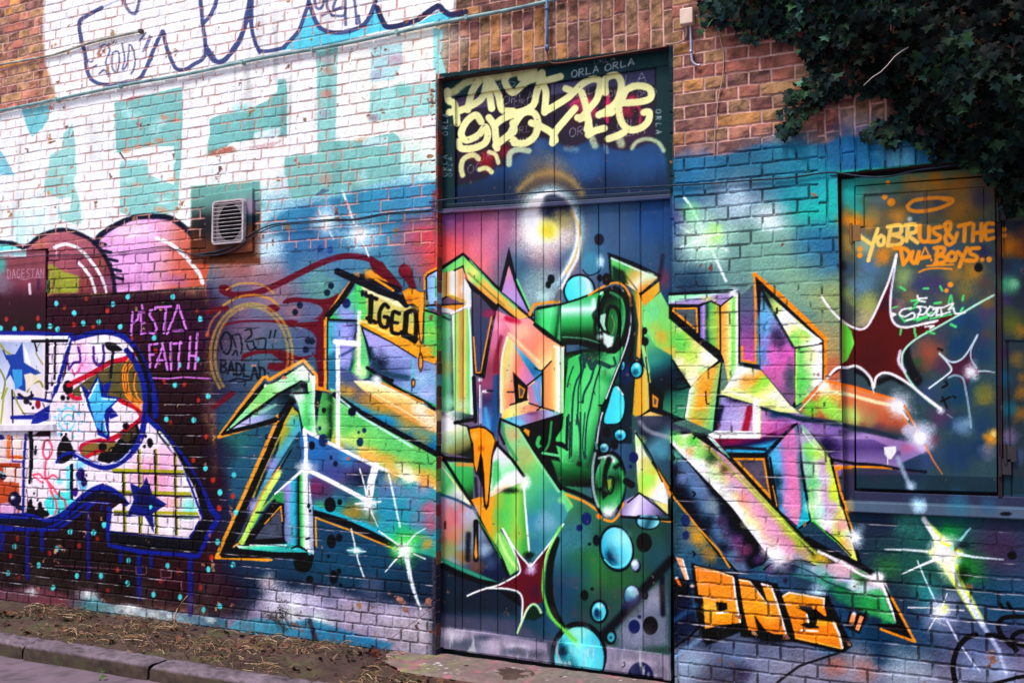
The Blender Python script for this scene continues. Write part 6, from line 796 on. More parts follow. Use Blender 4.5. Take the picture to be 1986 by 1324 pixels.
    S([(0, 490), (190, 745), (330, 930), (440, 1030)], 14, K0, 2, c=0); S([(2, 520), (60, 590), (190, 750), (310, 880), (380, 990)], 12, 'e8a030', 1.5, c=0); E(98, 690, 30, 42, '24386c', 1.5, .9); E(100, 785, 24, 28, '24386c', 1.5, .9); S([(250, 790), (350, 920), (450, 1030)], 5, '8098a0', 1.5, .7, c=0)
    for x, y in [(150, 150), (150, 520), (148, 905), (20, 290), (15, 375)]: S([(x - 4, y - 14), (x + 10, y), (x, y + 14)], 9, K0, 1.5)
    F(1280, 1024, 2.813)
    # arrow tip
    P([(900, 335), (1000, 350), (1200, 330), (1285, 520), (1180, 480), (1030, 425)], (1000, 380, 1240, 420, [(0, '2c7c60'), (.5, '34a858'), (1, '58c878')]), 12, .85); B(1100, 340, 60, 'c8e8e0', .7, 30); B(1180, 420, 50, '2c8c48', .7); P([(1215, 530), (1300, 545), (1200, 265), (1230, 340), (1380, 600)], K0, 1) if 0 else None
    S([(1195, 255), (1240, 370), (1290, 500)], 20, 'fff4fa', 4, c=0); P([(1215, 290), (1250, 350), (1370, 600), (1300, 585), (1215, 545), (1160, 520), (1290, 520), (1270, 440)], K0, 2); S([(1262, 375), (1330, 500), (1392, 618), (1300, 585), (1205, 550)], 13, 'ee9620', 1.2, c=0)
    E(1183, 265, 30, 24, 'ffffff', 8)
    # "ONE" in orange
    part(14); kb = '0a0c14'
    P([(60, 360), (160, 350), (210, 540), (60, 640)], '14223c', 14, .8); P([(170, 190), (420, 250), (450, 560), (250, 640), (200, 480)], kb, 7, .95); P([(400, 260), (640, 300), (740, 620), (440, 590)], kb, 7, .95); P([(640, 350), (920, 370), (1050, 640), (1000, 680), (700, 610)], kb, 7, .95); B(260, 590, 70, kb, .95, 40); B(600, 600, 120, kb, .9, 40); B(120, 330, 60, kb, .9)
    og = (200, 220, 300, 600, [(0, 'f48c30'), (.5, 'f09c34'), (.7, 'f4a82c'), (1, 'f08c24')])
    P([(186, 205), (300, 225), (398, 262), (405, 330), (440, 515), (350, 525), (245, 547), (238, 400), (232, 372), (210, 362)], og, 1.2); P([(305, 400), (365, 405), (368, 440), (330, 455), (308, 445)], kb, 1.2); B(270, 440, 50, 'f8c850', .8); B(220, 300, 30, 'f8a848', .6); S([(190, 208), (300, 235), (395, 262)], 8, 'ffd8a8', 2, .9, c=0); S([(400, 270), (412, 370), (436, 510)], 10, 'fff4f4', 2, c=0); S([(310, 462), (370, 458)], 8, 'fff', 2, c=0); S([(190, 215), (205, 360)], 3, K0, 1, .6)
    P([(430, 275), (480, 282), (575, 405), (600, 440), (552, 298), (608, 312), (640, 400), (692, 578), (625, 575), (580, 560), (512, 470), (532, 558), (480, 552), (455, 440)], og, 1.2); S([(432, 280), (490, 290), (590, 420)], 8, 'ffe8c8', 2, .95, c=0); S([(556, 302), (606, 318), (640, 410), (686, 570)], 10, 'fff0f0', 2, c=0); B(490, 400, 40, 'f8a038', .6); B(600, 490, 40, 'f8b850', .7)
    P([(668, 372), (702, 345), (900, 378), (895, 420), (910, 478), (880, 478), (838, 470), (850, 525), (905, 520), (880, 505), (960, 512), (998, 660), (740, 602), (716, 510)], og, 1.2); P([(745, 430), (800, 440), (850, 440), (900, 478), (850, 480), (860, 530), (870, 545), (800, 545), (765, 525), (808, 510), (800, 460)], kb, 1.2); P([(755, 418), (830, 428), (835, 445), (770, 440)], '34343c', 1.5); S([(672, 368), (704, 350), (830, 372), (895, 382), (893, 425)], 10, 'ffe8d8', 2.5, .95, c=0); S([(800, 470), (810, 512)], 9, 'fff', 2, c=0); S([(770, 555), (860, 560)], 9, 'fff', 3, .9, c=0); S([(945, 512), (975, 570), (995, 650)], 11, 'fff0e8', 2, c=0); S([(740, 595), (850, 620), (990, 655)], 7, 'fcd060', 2, .8, c=0); P([(860, 495), (945, 512), (910, 530), (850, 530)], 'f4ac30', 1.2); B(850, 590, 60, 'f8a030', .7, 24)
    P([(85, 155), (125, 165), (158, 280), (140, 282)], 'f8b488', 1.5); S([(125, 172), (155, 275)], 6, 'fff', 1.5, c=0); P([(78, 272), (95, 270), (118, 315), (100, 308)], 'f0782c', 1.5); E(90, 270, 9, 6, 'fff', 2); E(175, 314, 12, 8, 'e8c0c0', 3)
    P([(1035, 450), (1130, 470), (1090, 575), (1010, 540)], kb, 5, .85); P([(1045, 465), (1072, 462), (1055, 530), (1030, 520)], 'f09c68', 1.5); P([(1090, 475), (1112, 482), (1085, 560), (1065, 550)], 'f09c68', 1.5); B(1058, 465, 14, 'fff', .9); S([(1020, 440), (1100, 445)], 10, kb, 3, .9)
    S([(640, 840), (760, 750), (1000, 670)], 13, kb, 3, .9, c=0); S([(60, 660), (160, 590), (210, 540)], 16, kb, 4, .8, c=0); S([(0, 250), (30, 210), (60, 170)], 14, kb, 4, .9, c=0); B(685, 285, 14, '2c1830', .9, 20); B(450, 790, 60, '281830', .6, 60)
    # blue reflections, light
    part(0); S([(80, 500), (200, 420)], 26, '3c6c9c', 12, .6, c=0); S([(80, 700), (220, 600)], 22, '8cb8e0', 12, .5, c=0)
def paint_right_ground():
    # shutters
    part(0); F(1586, 280, 3.31)
    P([(130, 170), (1400, 60), (1400, 2240), (150, 2290)], (150, 200, 700, 1700, [(0, '2ca098'), (.2, '7a6c50'), (.4, '586458'), (.6, '4c4c54'), (1, '2c4450')]), 1)
    for x, y, r, c, a in [(200, 320, 90, '30c0b8', .9), (260, 420, 60, '38a8a0', .8), (180, 480, 60, 'd88c28', .8), (240, 500, 60, 'f09820', .9), (330, 500, 60, 'c88c38', .8), (200, 640, 70, 'b89040', .7), (170, 600, 50, 'a08848', .7), (200, 800, 70, '3c5470', .8), (160, 780, 40, '2c2030', .7), (200, 960, 60, '90a860', .7), (400, 350, 90, '60707c', .8), (350, 440, 60, '908858', .7), (520, 460, 70, 'c08c3c', .9), (620, 260, 90, 'a8783c', .8), (760, 240, 90, 'c0802c', .9), (900, 250, 90, 'a87430', .8), (620, 380, 80, '3c5c74', .7), (800, 380, 80, '48546c', .8), (920, 420, 110, 'b47c30', .85), (880, 330, 60, '98783c', .7), (1050, 350, 80, '504860', .8), (1000, 460, 70, '806838', .8), (1060, 540, 70, '505c7c', .7), (560, 560, 70, '488090', .7), (620, 480, 60, '406078', .7), (590, 480, 20, 'e0e8e8', .8), (1200, 560, 60, '3c3438', .8), (1220, 660, 50, 'e08820', .95)]: B(x, y, r, c, a)
    F(1586, 460, 3.31)
    P([(238, -10), (1135, -50), (1150, 1540), (245, 1510)], '4c6468', 1.5, .6)
    for x, y, r, c, a in [(300, 60, 90, 'a0b8a0', .8), (340, 200, 110, '5c80a0', .9), (280, 320, 90, '6c98b4', .8), (330, 440, 100, 'b0b868', .9), (300, 530, 80, 'c8b888', .8), (420, 120, 70, 'e09030', .9), (480, 60, 60, 'e09c40', .7), (560, 260, 80, '98b070', .85), (600, 380, 70, '8c7858', .8), (520, 440, 60, 'b08080', .6), (660, 300, 80, '484c78', .8), (760, 300, 90, '504470', .8), (880, 240, 80, '9c7c40', .8), (1000, 220, 90, 'b8862c', .9), (950, 340, 80, '8c8048', .8), (1080, 300, 70, '6c5850', .8), (1060, 100, 60, '3c3c60', .8), (860, 80, 80, '48607c', .7), (700, 60, 70, '3c5878', .7), (900, 520, 80, '2c5880', .9), (1000, 560, 90, '24486c', .9), (1080, 480, 70, '50486c', .8), (720, 740, 110, 'a85c48', .95), (660, 820, 80, '7c5840', .8), (800, 820, 70, '5c3c58', .7), (620, 900, 80, '1c2c30', .7), (640, 800, 40, '2c6040', .6), (800, 640, 60, '4c4c60', .6), (900, 700, 90, '1c4a74', .9), (1050, 740, 90, '28486c', .8), (1060, 640, 70, '3c4468', .8), (700, 1000, 80, '40507c', .7), (900, 1000, 110, '1f4c6c', .9), (1080, 1020, 80, '8c8440', .9), (820, 430, 70, '7c7458', .7), (700, 560, 60, '6c7468', .6), (1090, 420, 60, '8c6c3c', .8), (1100, 620, 50, '5c5448', .7), (1050, 980, 50, '6c7848', .7), (800, 1150, 90, '5c4464', .9), (900, 1200, 80, '2c4c70', .8), (930, 1210, 70, '7898b8', .9), (1060, 1200, 90, '2c4c6c', .8), (740, 1300, 60, '8c4c68', .7), (900, 1400, 120, '2c486c', .9), (1050, 1350, 90, '244468', .9), (1110, 1290, 60, 'f0a030', .95), (1130, 1260, 30, 'fce080', .8), (1090, 1370, 60, '7c7888', .8), (700, 1420, 90, '40507c', .8), (400, 1460, 120, '3c3c50', .9), (600, 1480, 90, '30406c', .7)]: B(x, y, r, c, a)
    # far right leaf
    P([(1165, -100), (1500, -120), (1500, 640), (1180, 670)], '3c4450', 2, .9); P([(1180, 680), (1500, 690), (1500, 1540), (1175, 1540)], '38444c', 2, .9)
    for x, y, r, c, a in [(1230, 60, 90, 'c87c28', .95), (1300, 100, 60, 'a86020', .8), (1230, 300, 90, '60b890', .95), (1260, 300, 40, 'a0e8b0', .8), (1290, 200, 70, '386078', .8), (1200, 200, 60, '404860', .8), (1200, 420, 60, '504070', .8), (1250, 560, 90, '6c7030', .9), (1220, 480, 60, '50603c', .7), (1310, 600, 50, 'a07830', .8), (1200, 740, 50, '403450', .9), (1280, 780, 60, '806838', .8), (1310, 1000, 60, 'b07828', .7), (1300, 1130, 60, '9c7034', .8), (1200, 900, 60, '1c5878', .8), (1220, 1100, 60, '1f6c80', .9), (1230, 1280, 60, '7c6c90', .8), (1280, 1400, 60, '485c7c', .8), (1310, 900, 40, 'a8742c', .6)]: B(x, y, r, c, a)
    B(1330, 0, 80, 'a8582c', .5)
    # bottom of shutters: frame, sill
    F(1586, 800, 3.31)
    P([(150, 380), (240, 400), (245, 500), (1160, 530), (1400, 540), (1400, 680), (150, 640)], '484460', 3, .8); B(200, 360, 50, 'a8741c', .9); B(640, 530, 90, '385068', .6); P([(165, 570), (700, 580), (1400, 610), (1400, 690), (700, 660), (170, 632)], '5c6c80', 2); B(190, 600, 50, 'a89868', .8); B(650, 600, 50, 'c0e8f8', .95, 60); B(1100, 590, 80, '406888', .7); B(900, 590, 90, '3c7c94', .7)
    E(1208, 648, 36, 13, K0)
def paint_right_marks():
    F(1586, 460, 3.31); part(8)
    # maroon star
    mar = '64081f'
    st = [(505, 110), (490, 230), (470, 350), (468, 500), (500, 560), (560, 575), (700, 545), (900, 490), (1130, 375), (900, 500), (760, 580), (640, 650), (560, 710), (535, 790), (560, 870), (640, 980), (800, 1110), (640, 980), (560, 920), (460, 870), (400, 885), (360, 960), (340, 900), (290, 845), (220, 830), (140, 855), (60, 905), (140, 820), (190, 790), (235, 680), (215, 600), (140, 510), (30, 385), (150, 520), (240, 575), (300, 580), (360, 500), (430, 350), (480, 200)]
    P([(150, 520), (200, 560), (238, 640), (230, 720), (180, 800), (150, 830)], (150, 650, 240, 650, [(0, 'b8e060'), (.6, '58d840'), (1, 'c0f080')]), 3)
    S([(560, 700), (580, 800), (640, 920)], 60, '141824', 12, .8); S([(250, 860), (310, 890), (340, 940)], 30, '1c1418', 8, .9); S([(390, 930), (470, 900), (540, 930)], 34, '1c1418', 10, .8)
    P(st, mar, 2); B(360, 760, 120, '54000f', .7); B(440, 420, 60, '401840', .7)
    wl = 'f6f8fc'
    S([(25, 380), (80, 460), (150, 530), (230, 580), (300, 585), (350, 520), (410, 390), (460, 270), (505, 110)], 14, wl, 3); S([(505, 120), (485, 250), (468, 380), (470, 500), (500, 560), (560, 578), (640, 565), (760, 540)], 14, wl, 3); S([(490, 200), (475, 300), (462, 380)], 8, 'a8a4d8', 3, .8)
    S([(1130, 372), (1040, 420), (920, 490), (780, 570), (650, 640), (570, 705), (540, 770), (555, 860), (620, 960), (700, 1040), (790, 1105)], 13, 'b8ecd0', 3); S([(530, 730), (520, 800), (560, 860)], 20, 'e8e8f8', 7, .9); S([(60, 905), (120, 840), (190, 835), (240, 825), (290, 850), (340, 905), (358, 965), (375, 900), (420, 870), (480, 880), (570, 930), (660, 1000), (790, 1100)], 16, wl, 3); S([(60, 900), (110, 855), (140, 830)], 8, wl, 2); S([(340, 905), (360, 1000)], 7, wl, 2, .9); B(790, 1110, 30, 'e8f0f8', .8); S([(830, 1135), (865, 1160)], 5, 'd0d8e8', 2, .7)
    B(520, 1090, 90, 'f4f0ff', .95); B(520, 1085, 46, 'fff', 1); S([(545, 1125), (580, 1170)], 10, 'fff', 3); S([(555, 1080), (600, 1170), (645, 1240)], 14, 'f08020', 2, c=0); B(660, 1280, 100, 'e8e8ff', .95); E(655, 1285, 34, 40, 'fff', 10); B(580, 1240, 50, 'd8d8f4', .8)
    S([(690, 1330), (740, 1430), (800, 1520)], 10, 'f0901c', 2, c=0, w2=4); P([(425, 1345), (500, 1340), (505, 1370), (490, 1400), (470, 1425), (450, 1420), (430, 1390)], 'fff4f4', 4); S([(448, 1420), (450, 1455)], 6, 'fff4f4', 1.5)
    # small sketched star
    P([(780, 745), (850, 795), (920, 780), (980, 700), (1025, 625), (990, 740), (1010, 830), (1060, 860), (1135, 868), (1040, 870), (980, 900), (960, 960), (985, 1200), (940, 960), (900, 890), (840, 890), (715, 968), (800, 900), (860, 860), (850, 810)], '5c2440', 4, .8); wl2 = 'c0dce8'
    S([(782, 745), (850, 798), (910, 790), (960, 740), (1025, 628)], 11, wl2, 3); S([(1022, 640), (985, 720), (985, 780), (1020, 840)], 8, wl2, 3, .9); S([(780, 745), (830, 800), (858, 850), (820, 890), (715, 968)], 11, 'd8ecf0', 2); S([(840, 900), (880, 885), (930, 905), (950, 980), (970, 1100), (985, 1220)], 12, '98c0d0', 3, .85); S([(1030, 860), (1080, 858), (1135, 868)], 10, wl2, 3, w2=5); B(985, 865, 60, 'f4f8ff', .9); B(960, 1190, 30, '98b4c8', .6)
    part(4)
    # orange writing
    F(1586, 280, 3.31); og = 'f49c2c'; yl = 'f8c868'
    S([(580, 390), (620, 360), (720, 345), (820, 345), (865, 355), (850, 380), (760, 415), (650, 430), (590, 420), (575, 395)], 24, og, 3); S([(770, 345), (840, 365)], 14, og, 2)
    for x, y, r in [(430, 338, 18), (472, 372, 26), (270, 672, 18), (270, 712, 18), (1195, 546, 16), (1196, 584, 16), (852, 900, 18), (826, 938, 14), (450, 245, 14), (1100, 738, 18), (1056, 740, 14)]: E(x, y, r, r, og, 2)
    L = [[(255, 578), (345, 642)], [(385, 545), (360, 620), (325, 745)], [(405, 585), (385, 610), (392, 645), (420, 640), (425, 600), (405, 585)]]
    for q in L: S(q, 25, 'f8d070', 2)
    for q, c in [([(470, 530), (450, 640)], yl), ([(450, 530), (530, 520), (530, 570), (480, 580), (540, 600), (530, 640), (450, 650)], yl), ([(580, 520), (570, 620)], yl), ([(560, 520), (625, 515), (630, 560), (580, 580), (640, 630)], yl), ([(655, 520), (655, 600), (680, 625), (710, 610), (715, 530)], og), ([(790, 530), (745, 540), (750, 570), (785, 590), (770, 620), (715, 625)], og), ([(880, 620), (830, 560), (820, 510), (850, 500), (850, 540), (820, 590), (830, 640), (870, 630), (895, 570)], og), ([(905, 525), (985, 505)], og), ([(945, 520), (940, 620)], og), ([(1000, 515), (995, 620)], og), ([(1050, 510), (1050, 615)], og), ([(1000, 570), (1050, 565)], og), ([(1130, 510), (1080, 515), (1080, 605), (1130, 600)], og), ([(1085, 560), (1125, 555)], og),
                 ([(530, 660), (550, 770)], og), ([(490, 665), (560, 670), (590, 710), (550, 770)], og), ([(610, 690), (600, 740), (625, 760), (650, 690)], og), ([(640, 770), (690, 660), (730, 745)], og), ([(660, 730), (715, 720)], og), ([(770, 660), (760, 755)], og), ([(750, 665), (810, 665), (800, 700), (760, 710), (820, 725), (810, 755), (750, 765)], og), ([(860, 690), (835, 715), (845, 745), (880, 740), (885, 705), (860, 690)], og), ([(900, 690), (930, 720)], og), ([(960, 665), (925, 740), (910, 785)], og), ([(1035, 665), (985, 670), (980, 700), (1020, 720), (1010, 745), (950, 745)], og), ([(650, 820), (700, 800), (780, 795), (860, 800)], og), ([(700, 780), (780, 775), (870, 770)], og)]:
        S(q, 26 if q[0][1] < 766 else 11, c, 2.2, c=len(q) > 3)
    E(1032, 790, 28, 30, '101018', 1.5)
    # white name with green strokes
    gr = '5ce880'; wt = 'f8fffc'
    for q, w in [([(530, 915), (560, 935)], 14), ([(680, 925), (710, 925)], 12), ([(785, 910), (800, 940)], 12), ([(935, 970), (930, 1000)], 14), ([(855, 1155), (885, 1170)], 16), ([(535, 1185), (530, 1220)], 12), ([(620, 1180), (628, 1230)], 14), ([(700, 1200), (750, 1215)], 12), ([(480, 1050), (510, 1040)], 10), ([(600, 1005), (650, 1000), (620, 1030)], 14), ([(840, 1020), (855, 970), (870, 1050), (880, 1085)], 12), ([(560, 1130), (620, 1120), (700, 1110)], 14), ([(640, 1130), (700, 1100), (730, 1080)], 16), ([(520, 1090), (560, 1140)], 10), ([(930, 1050), (920, 1070)], 16), ([(590, 1060), (640, 1040)], 12), ([(720, 1120), (860, 1090)], 10), ([(750, 1020), (790, 1015)], 14)]: S(q, w, gr, 2, .95)
    for q in [[(600, 1050), (545, 1060), (525, 1090), (560, 1105), (610, 1080), (620, 1110), (570, 1130)], [(640, 1110), (660, 1060), (640, 1040), (700, 1050), (680, 1090), (640, 1090)], [(720, 1040), (700, 1080), (730, 1100), (760, 1060), (720, 1040)], [(760, 1100), (770, 1050), (740, 1060)], [(770, 1050), (810, 1045)], [(790, 1050), (795, 1100)], [(820, 1040), (870, 1020), (840, 1060), (870, 1050), (885, 1085), (945, 1080)], [(640, 970), (650, 1000), (690, 1010)], [(650, 990), (700, 985)], [(475, 1085), (500, 1090), (480, 1100)], [(640, 1160), (700, 1145), (770, 1130)], [(690, 1170), (745, 1165), (720, 1180)], [(760, 1100), (850, 1075)]]: S(q, 11, wt, 1.5)
    for q in [[(770, 1310), (800, 1320)], [(820, 1520), (830, 1540), (800, 1560)], [(790, 1650), (850, 1620)], [(800, 1620), (830, 1690)], [(870, 1615), (885, 1625)]]: S(q, 14, '10101c', 2, .9)
    part(0)
    # lower right glare stars and the black scrawl
    F(1586, 800, 3.31); part(8)
    S([(515, 290), (560, 400), (600, 490)], 30, 'a8b8d0', 12, .8, c=0, w2=24); B(455, 245, 0, 'fff'); B(600, 470, 40, 'c8dcec', .7)
    P([(680, 680), (710, 700), (820, 800), (880, 850), (900, 880), (880, 1000), (1000, 1200), (1070, 1330), (1010, 1330), (880, 1120), (790, 980), (750, 950), (700, 890), (745, 860), (740, 800), (700, 730)], 'e8f868', 10, .95)
    S([(680, 680), (750, 790), (820, 880), (880, 1040), (960, 1200), (1060, 1360)], 30, 'f8ffff', 8, 1); E(820, 885, 92, 84, 'fdffff', 34); E(845, 960, 50, 90, 'f8ffe0', 30, .9); B(900, 900, 40, 'f0f860', .8); S([(790, 830), (860, 860), (900, 890)], 20, 'f4f850', 6, .9); S([(890, 980), (920, 1080), (980, 1180)], 18, 'e0f850', 7, .9)
    S([(430, 875), (560, 878), (700, 890)], 7, wl, 3, .85, c=0, w2=16); S([(880, 900), (1000, 925), (1190, 942)], 22, 'e8f8ff', 4, .9, c=0, w2=6); S([(860, 870), (920, 810), (980, 740)], 26, 'a8e8e8', 6, .85, c=0, w2=10); S([(540, 1035), (650, 985), (780, 930)], 6, wl, 2, .95, c=0, w2=20); S([(640, 950), (690, 1070), (760, 1220)], 8, 'd0ecf4', 3, .9, c=0, w2=12); B(930, 850, 60, '101c24', .8, 30); B(930, 1040, 50, '0c2010', .8, 70)
    B(790, 1270, 130, 'b0b8dc', .8); B(790, 1270, 60, 'fff', 1); B(815, 1255, 34, 'e8f860', .8)
    for q, w in [([(580, 1248), (700, 1250), (940, 1268)], 7), ([(830, 1160), (800, 1240)], 7)]: S(q, w, wl, 2, .95, c=0)
    F(1680, 1000, 4.085)
    S([(490, 910), (540, 820), (580, 780)], 9, wl, 2.5, .9, c=0); S([(640, 830), (740, 1010), (850, 1170), (905, 1230)], 16, 'd8dcf4', 3, .95, c=0, w2=10); S([(540, 830), (640, 870)], 6, wl, 2, .7, c=0); S([(820, 680), (920, 860), (1050, 1060), (1110, 1250)], 40, 'c8d0f0', 12, .75, c=0, w2=26)
    part(4)
    S([(870, 940), (790, 970), (720, 1060), (688, 1180), (700, 1290), (720, 1380)], 42, '0a0a12', 2.5); S([(960, 940), (1040, 950), (1110, 990), (1190, 1060)], 38, '0a0a12', 2.5); S([(1330, 800), (1180, 795), (1080, 810), (1045, 870), (1080, 950), (1140, 1020)], 36, '0a0a12', 2.5); S([(1330, 900), (1210, 920), (1160, 960), (1190, 1010), (1330, 1040)], 36, '0a0a12', 2.5); S([(1330, 1250), (1150, 1290), (960, 1340)], 30, '0a0a12', 2.5); E(1155, 312, 36, 34, '0c0c18', 2); S([(1060, 700), (1090, 740)], 30, '0a0a14', 4, .9); S([(1120, 690), (1150, 740)], 30, '0a0a14', 4, .9)
    part(0)
def paint_all():
    paint_background(); paint_old_lettering(); paint_left(); paint_wall_middle(); paint_door_ground(); paint_transom()
    paint_letters_left(); paint_door_lower(); paint_letter_p(); paint_scroll(); paint_letters_lower_left(); paint_right_ground(); paint_letter_k(); paint_right_marks()
# ---------------------------------------------------------------- object helpers
C = sc.collection
def tag(o, label=None, cat=None, group=None, kind=None):
    if label: o['label'] = label
    if cat: o['category'] = cat
    if group: o['group'] = group
    if kind: o['kind'] = kind
    return o
def thing(name, loc, label, cat, group=None):
    o = bpy.data.objects.new(name, None); C.objects.link(o); o.location = loc; o.empty_display_size = .1
    return tag(o, label, cat, group)
def link(name, me, mat, parent=None):
    o = bpy.data.objects.new(name, me); C.objects.link(o)
    if mat: me.materials.append(mat)
    if parent:
        o.parent = parent; o.matrix_parent_inverse = Matrix.Translation(-parent.location)
    return o
def mat(name, col=(.5, .5, .5), rough=.6, attr=False, bump=0.0, bscale=200, metal=0.0, spec=.4, var=0.0, vscale=8, col2=None):
    m = bpy.data.materials.new(name); m.use_nodes = True; t = m.node_tree; b = t.nodes['Principled BSDF']
    b.inputs['Roughness'].default_value = rough; b.inputs['Metallic'].default_value = metal; b.inputs['Specular IOR Level'].default_value = spec
    tc = t.nodes.new('ShaderNodeTexCoord')
    if attr:
        a = t.nodes.new('ShaderNodeAttribute'); a.attribute_name = 'Col'; src = a.outputs['Color']
    else:
        a = t.nodes.new('ShaderNodeRGB'); a.outputs[0].default_value = (*col, 1); src = a.outputs[0]
    if var:
        n = t.nodes.new('ShaderNodeTexNoise'); n.inputs['Scale'].default_value = vscale; n.inputs['Detail'].default_value = 8
        t.links.new(tc.outputs['Object'], n.inputs['Vector'])
        r = t.nodes.new('ShaderNodeMapRange'); r.inputs[1].default_value = .3; r.inputs[2].default_value = .7; t.links.new(n.outputs[0], r.inputs[0])
        mx = t.nodes.new('ShaderNodeMix'); mx.data_type = 'RGBA'
        c2 = col2 or tuple(c * (1 - var) for c in col)
        if attr:
            r.inputs[3].default_value = 1 - var; r.inputs[4].default_value = 1 + var * .5
            mx.blend_type = 'MULTIPLY'; mx.inputs[0].default_value = 1; t.links.new(src, mx.inputs[6]); t.links.new(r.outputs[0], mx.inputs[7])
        else:
            t.links.new(r.outputs[0], mx.inputs[0]); t.links.new(src, mx.inputs[6]); mx.inputs[7].default_value = (*c2, 1)
        src = mx.outputs[2]
    t.links.new(src, b.inputs['Base Color'])
    if bump:
        n2 = t.nodes.new('ShaderNodeTexNoise'); n2.inputs['Scale'].default_value = bscale; n2.inputs['Detail'].default_value = 5
        t.links.new(tc.outputs['Object'], n2.inputs['Vector'])
        bp = t.nodes.new('ShaderNodeBump'); bp.inputs['Strength'].default_value = bump; bp.inputs['Distance'].default_value = .004
        t.links.new(n2.outputs[0], bp.inputs['Height']); t.links.new(bp.outputs[0], b.inputs['Normal'])
    return m
def lin(c): c = np.clip(c, 0, 1); return np.where(c <= .04045, c / 12.92, ((c + .055) / 1.055) ** 2.4)
def gradep(c):
    m = c.mean(-1, keepdims=True); c = m + (c - m) * .98; c = (c - .5) * 1.22 + .462; return lin(c).astype(np.float32) * .93
def L3(r, g, b): return tuple(float(v) for v in lin(np.array([r, g, b]) / 255.0))
def mesh_np(name, V, Q, col=None, tri=False, smooth=False):
    k = 3 if tri else 4
    me = bpy.data.meshes.new(name); me.vertices.add(len(V)); me.vertices.foreach_set('co', np.ascontiguousarray(V, np.float32).ravel())
    me.loops.add(len(Q) * k); me.loops.foreach_set('vertex_index', np.ascontiguousarray(Q, np.int32).ravel())
    me.polygons.add(len(Q)); me.polygons.foreach_set('loop_start', np.arange(len(Q), dtype=np.int32) * k)
    try: me.polygons.foreach_set('loop_total', np.full(len(Q), k, np.int32))
    except Exception: pass
    me.update(calc_edges=True)
    me.polygons.foreach_set('use_smooth', np.full(len(Q), smooth, bool))
    if col is not None:
        a = me.color_attributes.new('Col', 'FLOAT_COLOR', 'POINT'); cc = np.ones((len(V), 4), np.float32); cc[:, :3] = col; a.data.foreach_set('color', cc.ravel())
    return me
class MB:
    """collects boxes, tubes and plates into one mesh"""
    def __init__(s): s.v = []; s.f = []; s.c = []
    def add(s, V, Fc, col=None):
        n = len(s.v); s.v += [tuple(v) for v in V]; s.f += [tuple(i + n for i in f) for f in Fc]
        s.c += [col if col is not None else (1, 1, 1)] * len(V)
    def box(s, x0, x1, y0, y1, z0, z1, col=None):
        s.add([(x0, y0, z0), (x1, y0, z0), (x1, y1, z0), (x0, y1, z0), (x0, y0, z1), (x1, y0, z1), (x1, y1, z1), (x0, y1, z1)],
              [(0, 3, 2, 1), (4, 5, 6, 7), (0, 1, 5, 4), (1, 2, 6, 5), (2, 3, 7, 6), (3, 0, 4, 7)], col)
    def tube(s, pts, r, n=8, col=None, r2=None, caps=True):
        P_ = [Vector(p) for p in pts]; m = len(P_); V = []; Fc = []
        for i, p in enumerate(P_):
            d = (P_[min(i + 1, m - 1)] - P_[max(i - 1, 0)]).normalized()
            a = d.cross(Vector((0, 0, 1)) if abs(d.z) < .9 else Vector((1, 0, 0))).normalized(); b = d.cross(a)
            rr = r if r2 is None else r + (r2 - r) * i / (m - 1)
            V += [p + (a * math.cos(t * 2 * math.pi / n) + b * math.sin(t * 2 * math.pi / n)) * rr for t in range(n)]
        for i in range(m - 1):
            for t in range(n): Fc.append((i * n + t, i * n + (t + 1) % n, (i + 1) * n + (t + 1) % n, (i + 1) * n + t))
        if caps: Fc += [tuple(range(n))[::-1], tuple((m - 1) * n + t for t in range(n))]
        s.add(V, Fc, col)
    def build(s, name, m, parent=None, smooth=False, bevel=0):
        me = bpy.data.meshes.new(name); me.from_pydata(s.v, [], s.f); me.update()
        a = me.color_attributes.new('Col', 'FLOAT_COLOR', 'POINT'); a.data.foreach_set('color', np.array([(*c, 1) for c in s.c], np.float32).ravel())
        if smooth: me.polygons.foreach_set('use_smooth', np.ones(len(me.polygons), bool))
        o = link(name, me, m, parent)
        if bevel: b = o.modifiers.new('bevel', 'BEVEL'); b.width = bevel; b.segments = 2; b.limit_method = 'ANGLE'
        return o
# ---------------------------------------------------------------- paint sampling
paint_all()
def sample(X, Y, Z):
    x, y = proj(X, Y, Z); x = np.clip(x + MX, 1, CW - 2.01); y = np.clip(y + MY, 1, CH - 2.01)
    xi = x.astype(np.int32); yi = y.astype(np.int32); fx = (x - xi).astype(np.float32)[..., None]; fy = (y - yi).astype(np.float32)[..., None]
    def g(A): return (A[yi, xi] * (1 - fx) + A[yi, xi + 1] * fx) * (1 - fy) + (A[yi + 1, xi] * (1 - fx) + A[yi + 1, xi + 1] * fx) * fy
    return g(COL), g(ALP[..., None])[..., 0], PID[(y + .5).astype(np.int32), (x + .5).astype(np.int32)]
PART_NAMES = {1: ('outline_lettering', 'navy outlined lettering on the white paint'), 2: ('bubble_lettering', 'pink and brown bubble letters with black outline'), 3: ('painted_figure', 'blue outlined painted figure with stars and checks'),
              4: ('painted_writing', None), 5: ('painted_tentacles', 'dark red painted tentacles'), 6: ('painted_ring', 'thin yellow painted rings'), 7: ('painted_tag', 'black scrawled tag words'), 8: ('painted_star', 'white sprayed star glints'),
              9: ('mural_lettering', 'big angular green and orange mural letters'), 10: ('painted_bubbles', 'cyan painted bubbles'), 11: ('painted_word', 'black word on the yellow band of the mural letter'), 12: ('cream_tag', 'thick cream tag strokes'), 13: ('scratched_names', 'thin white scratched names'), 14: ('painted_number_word', 'orange block letters reading ONE')}
PART_NAMES[14] = ('block_lettering', 'orange block letters reading ONE')
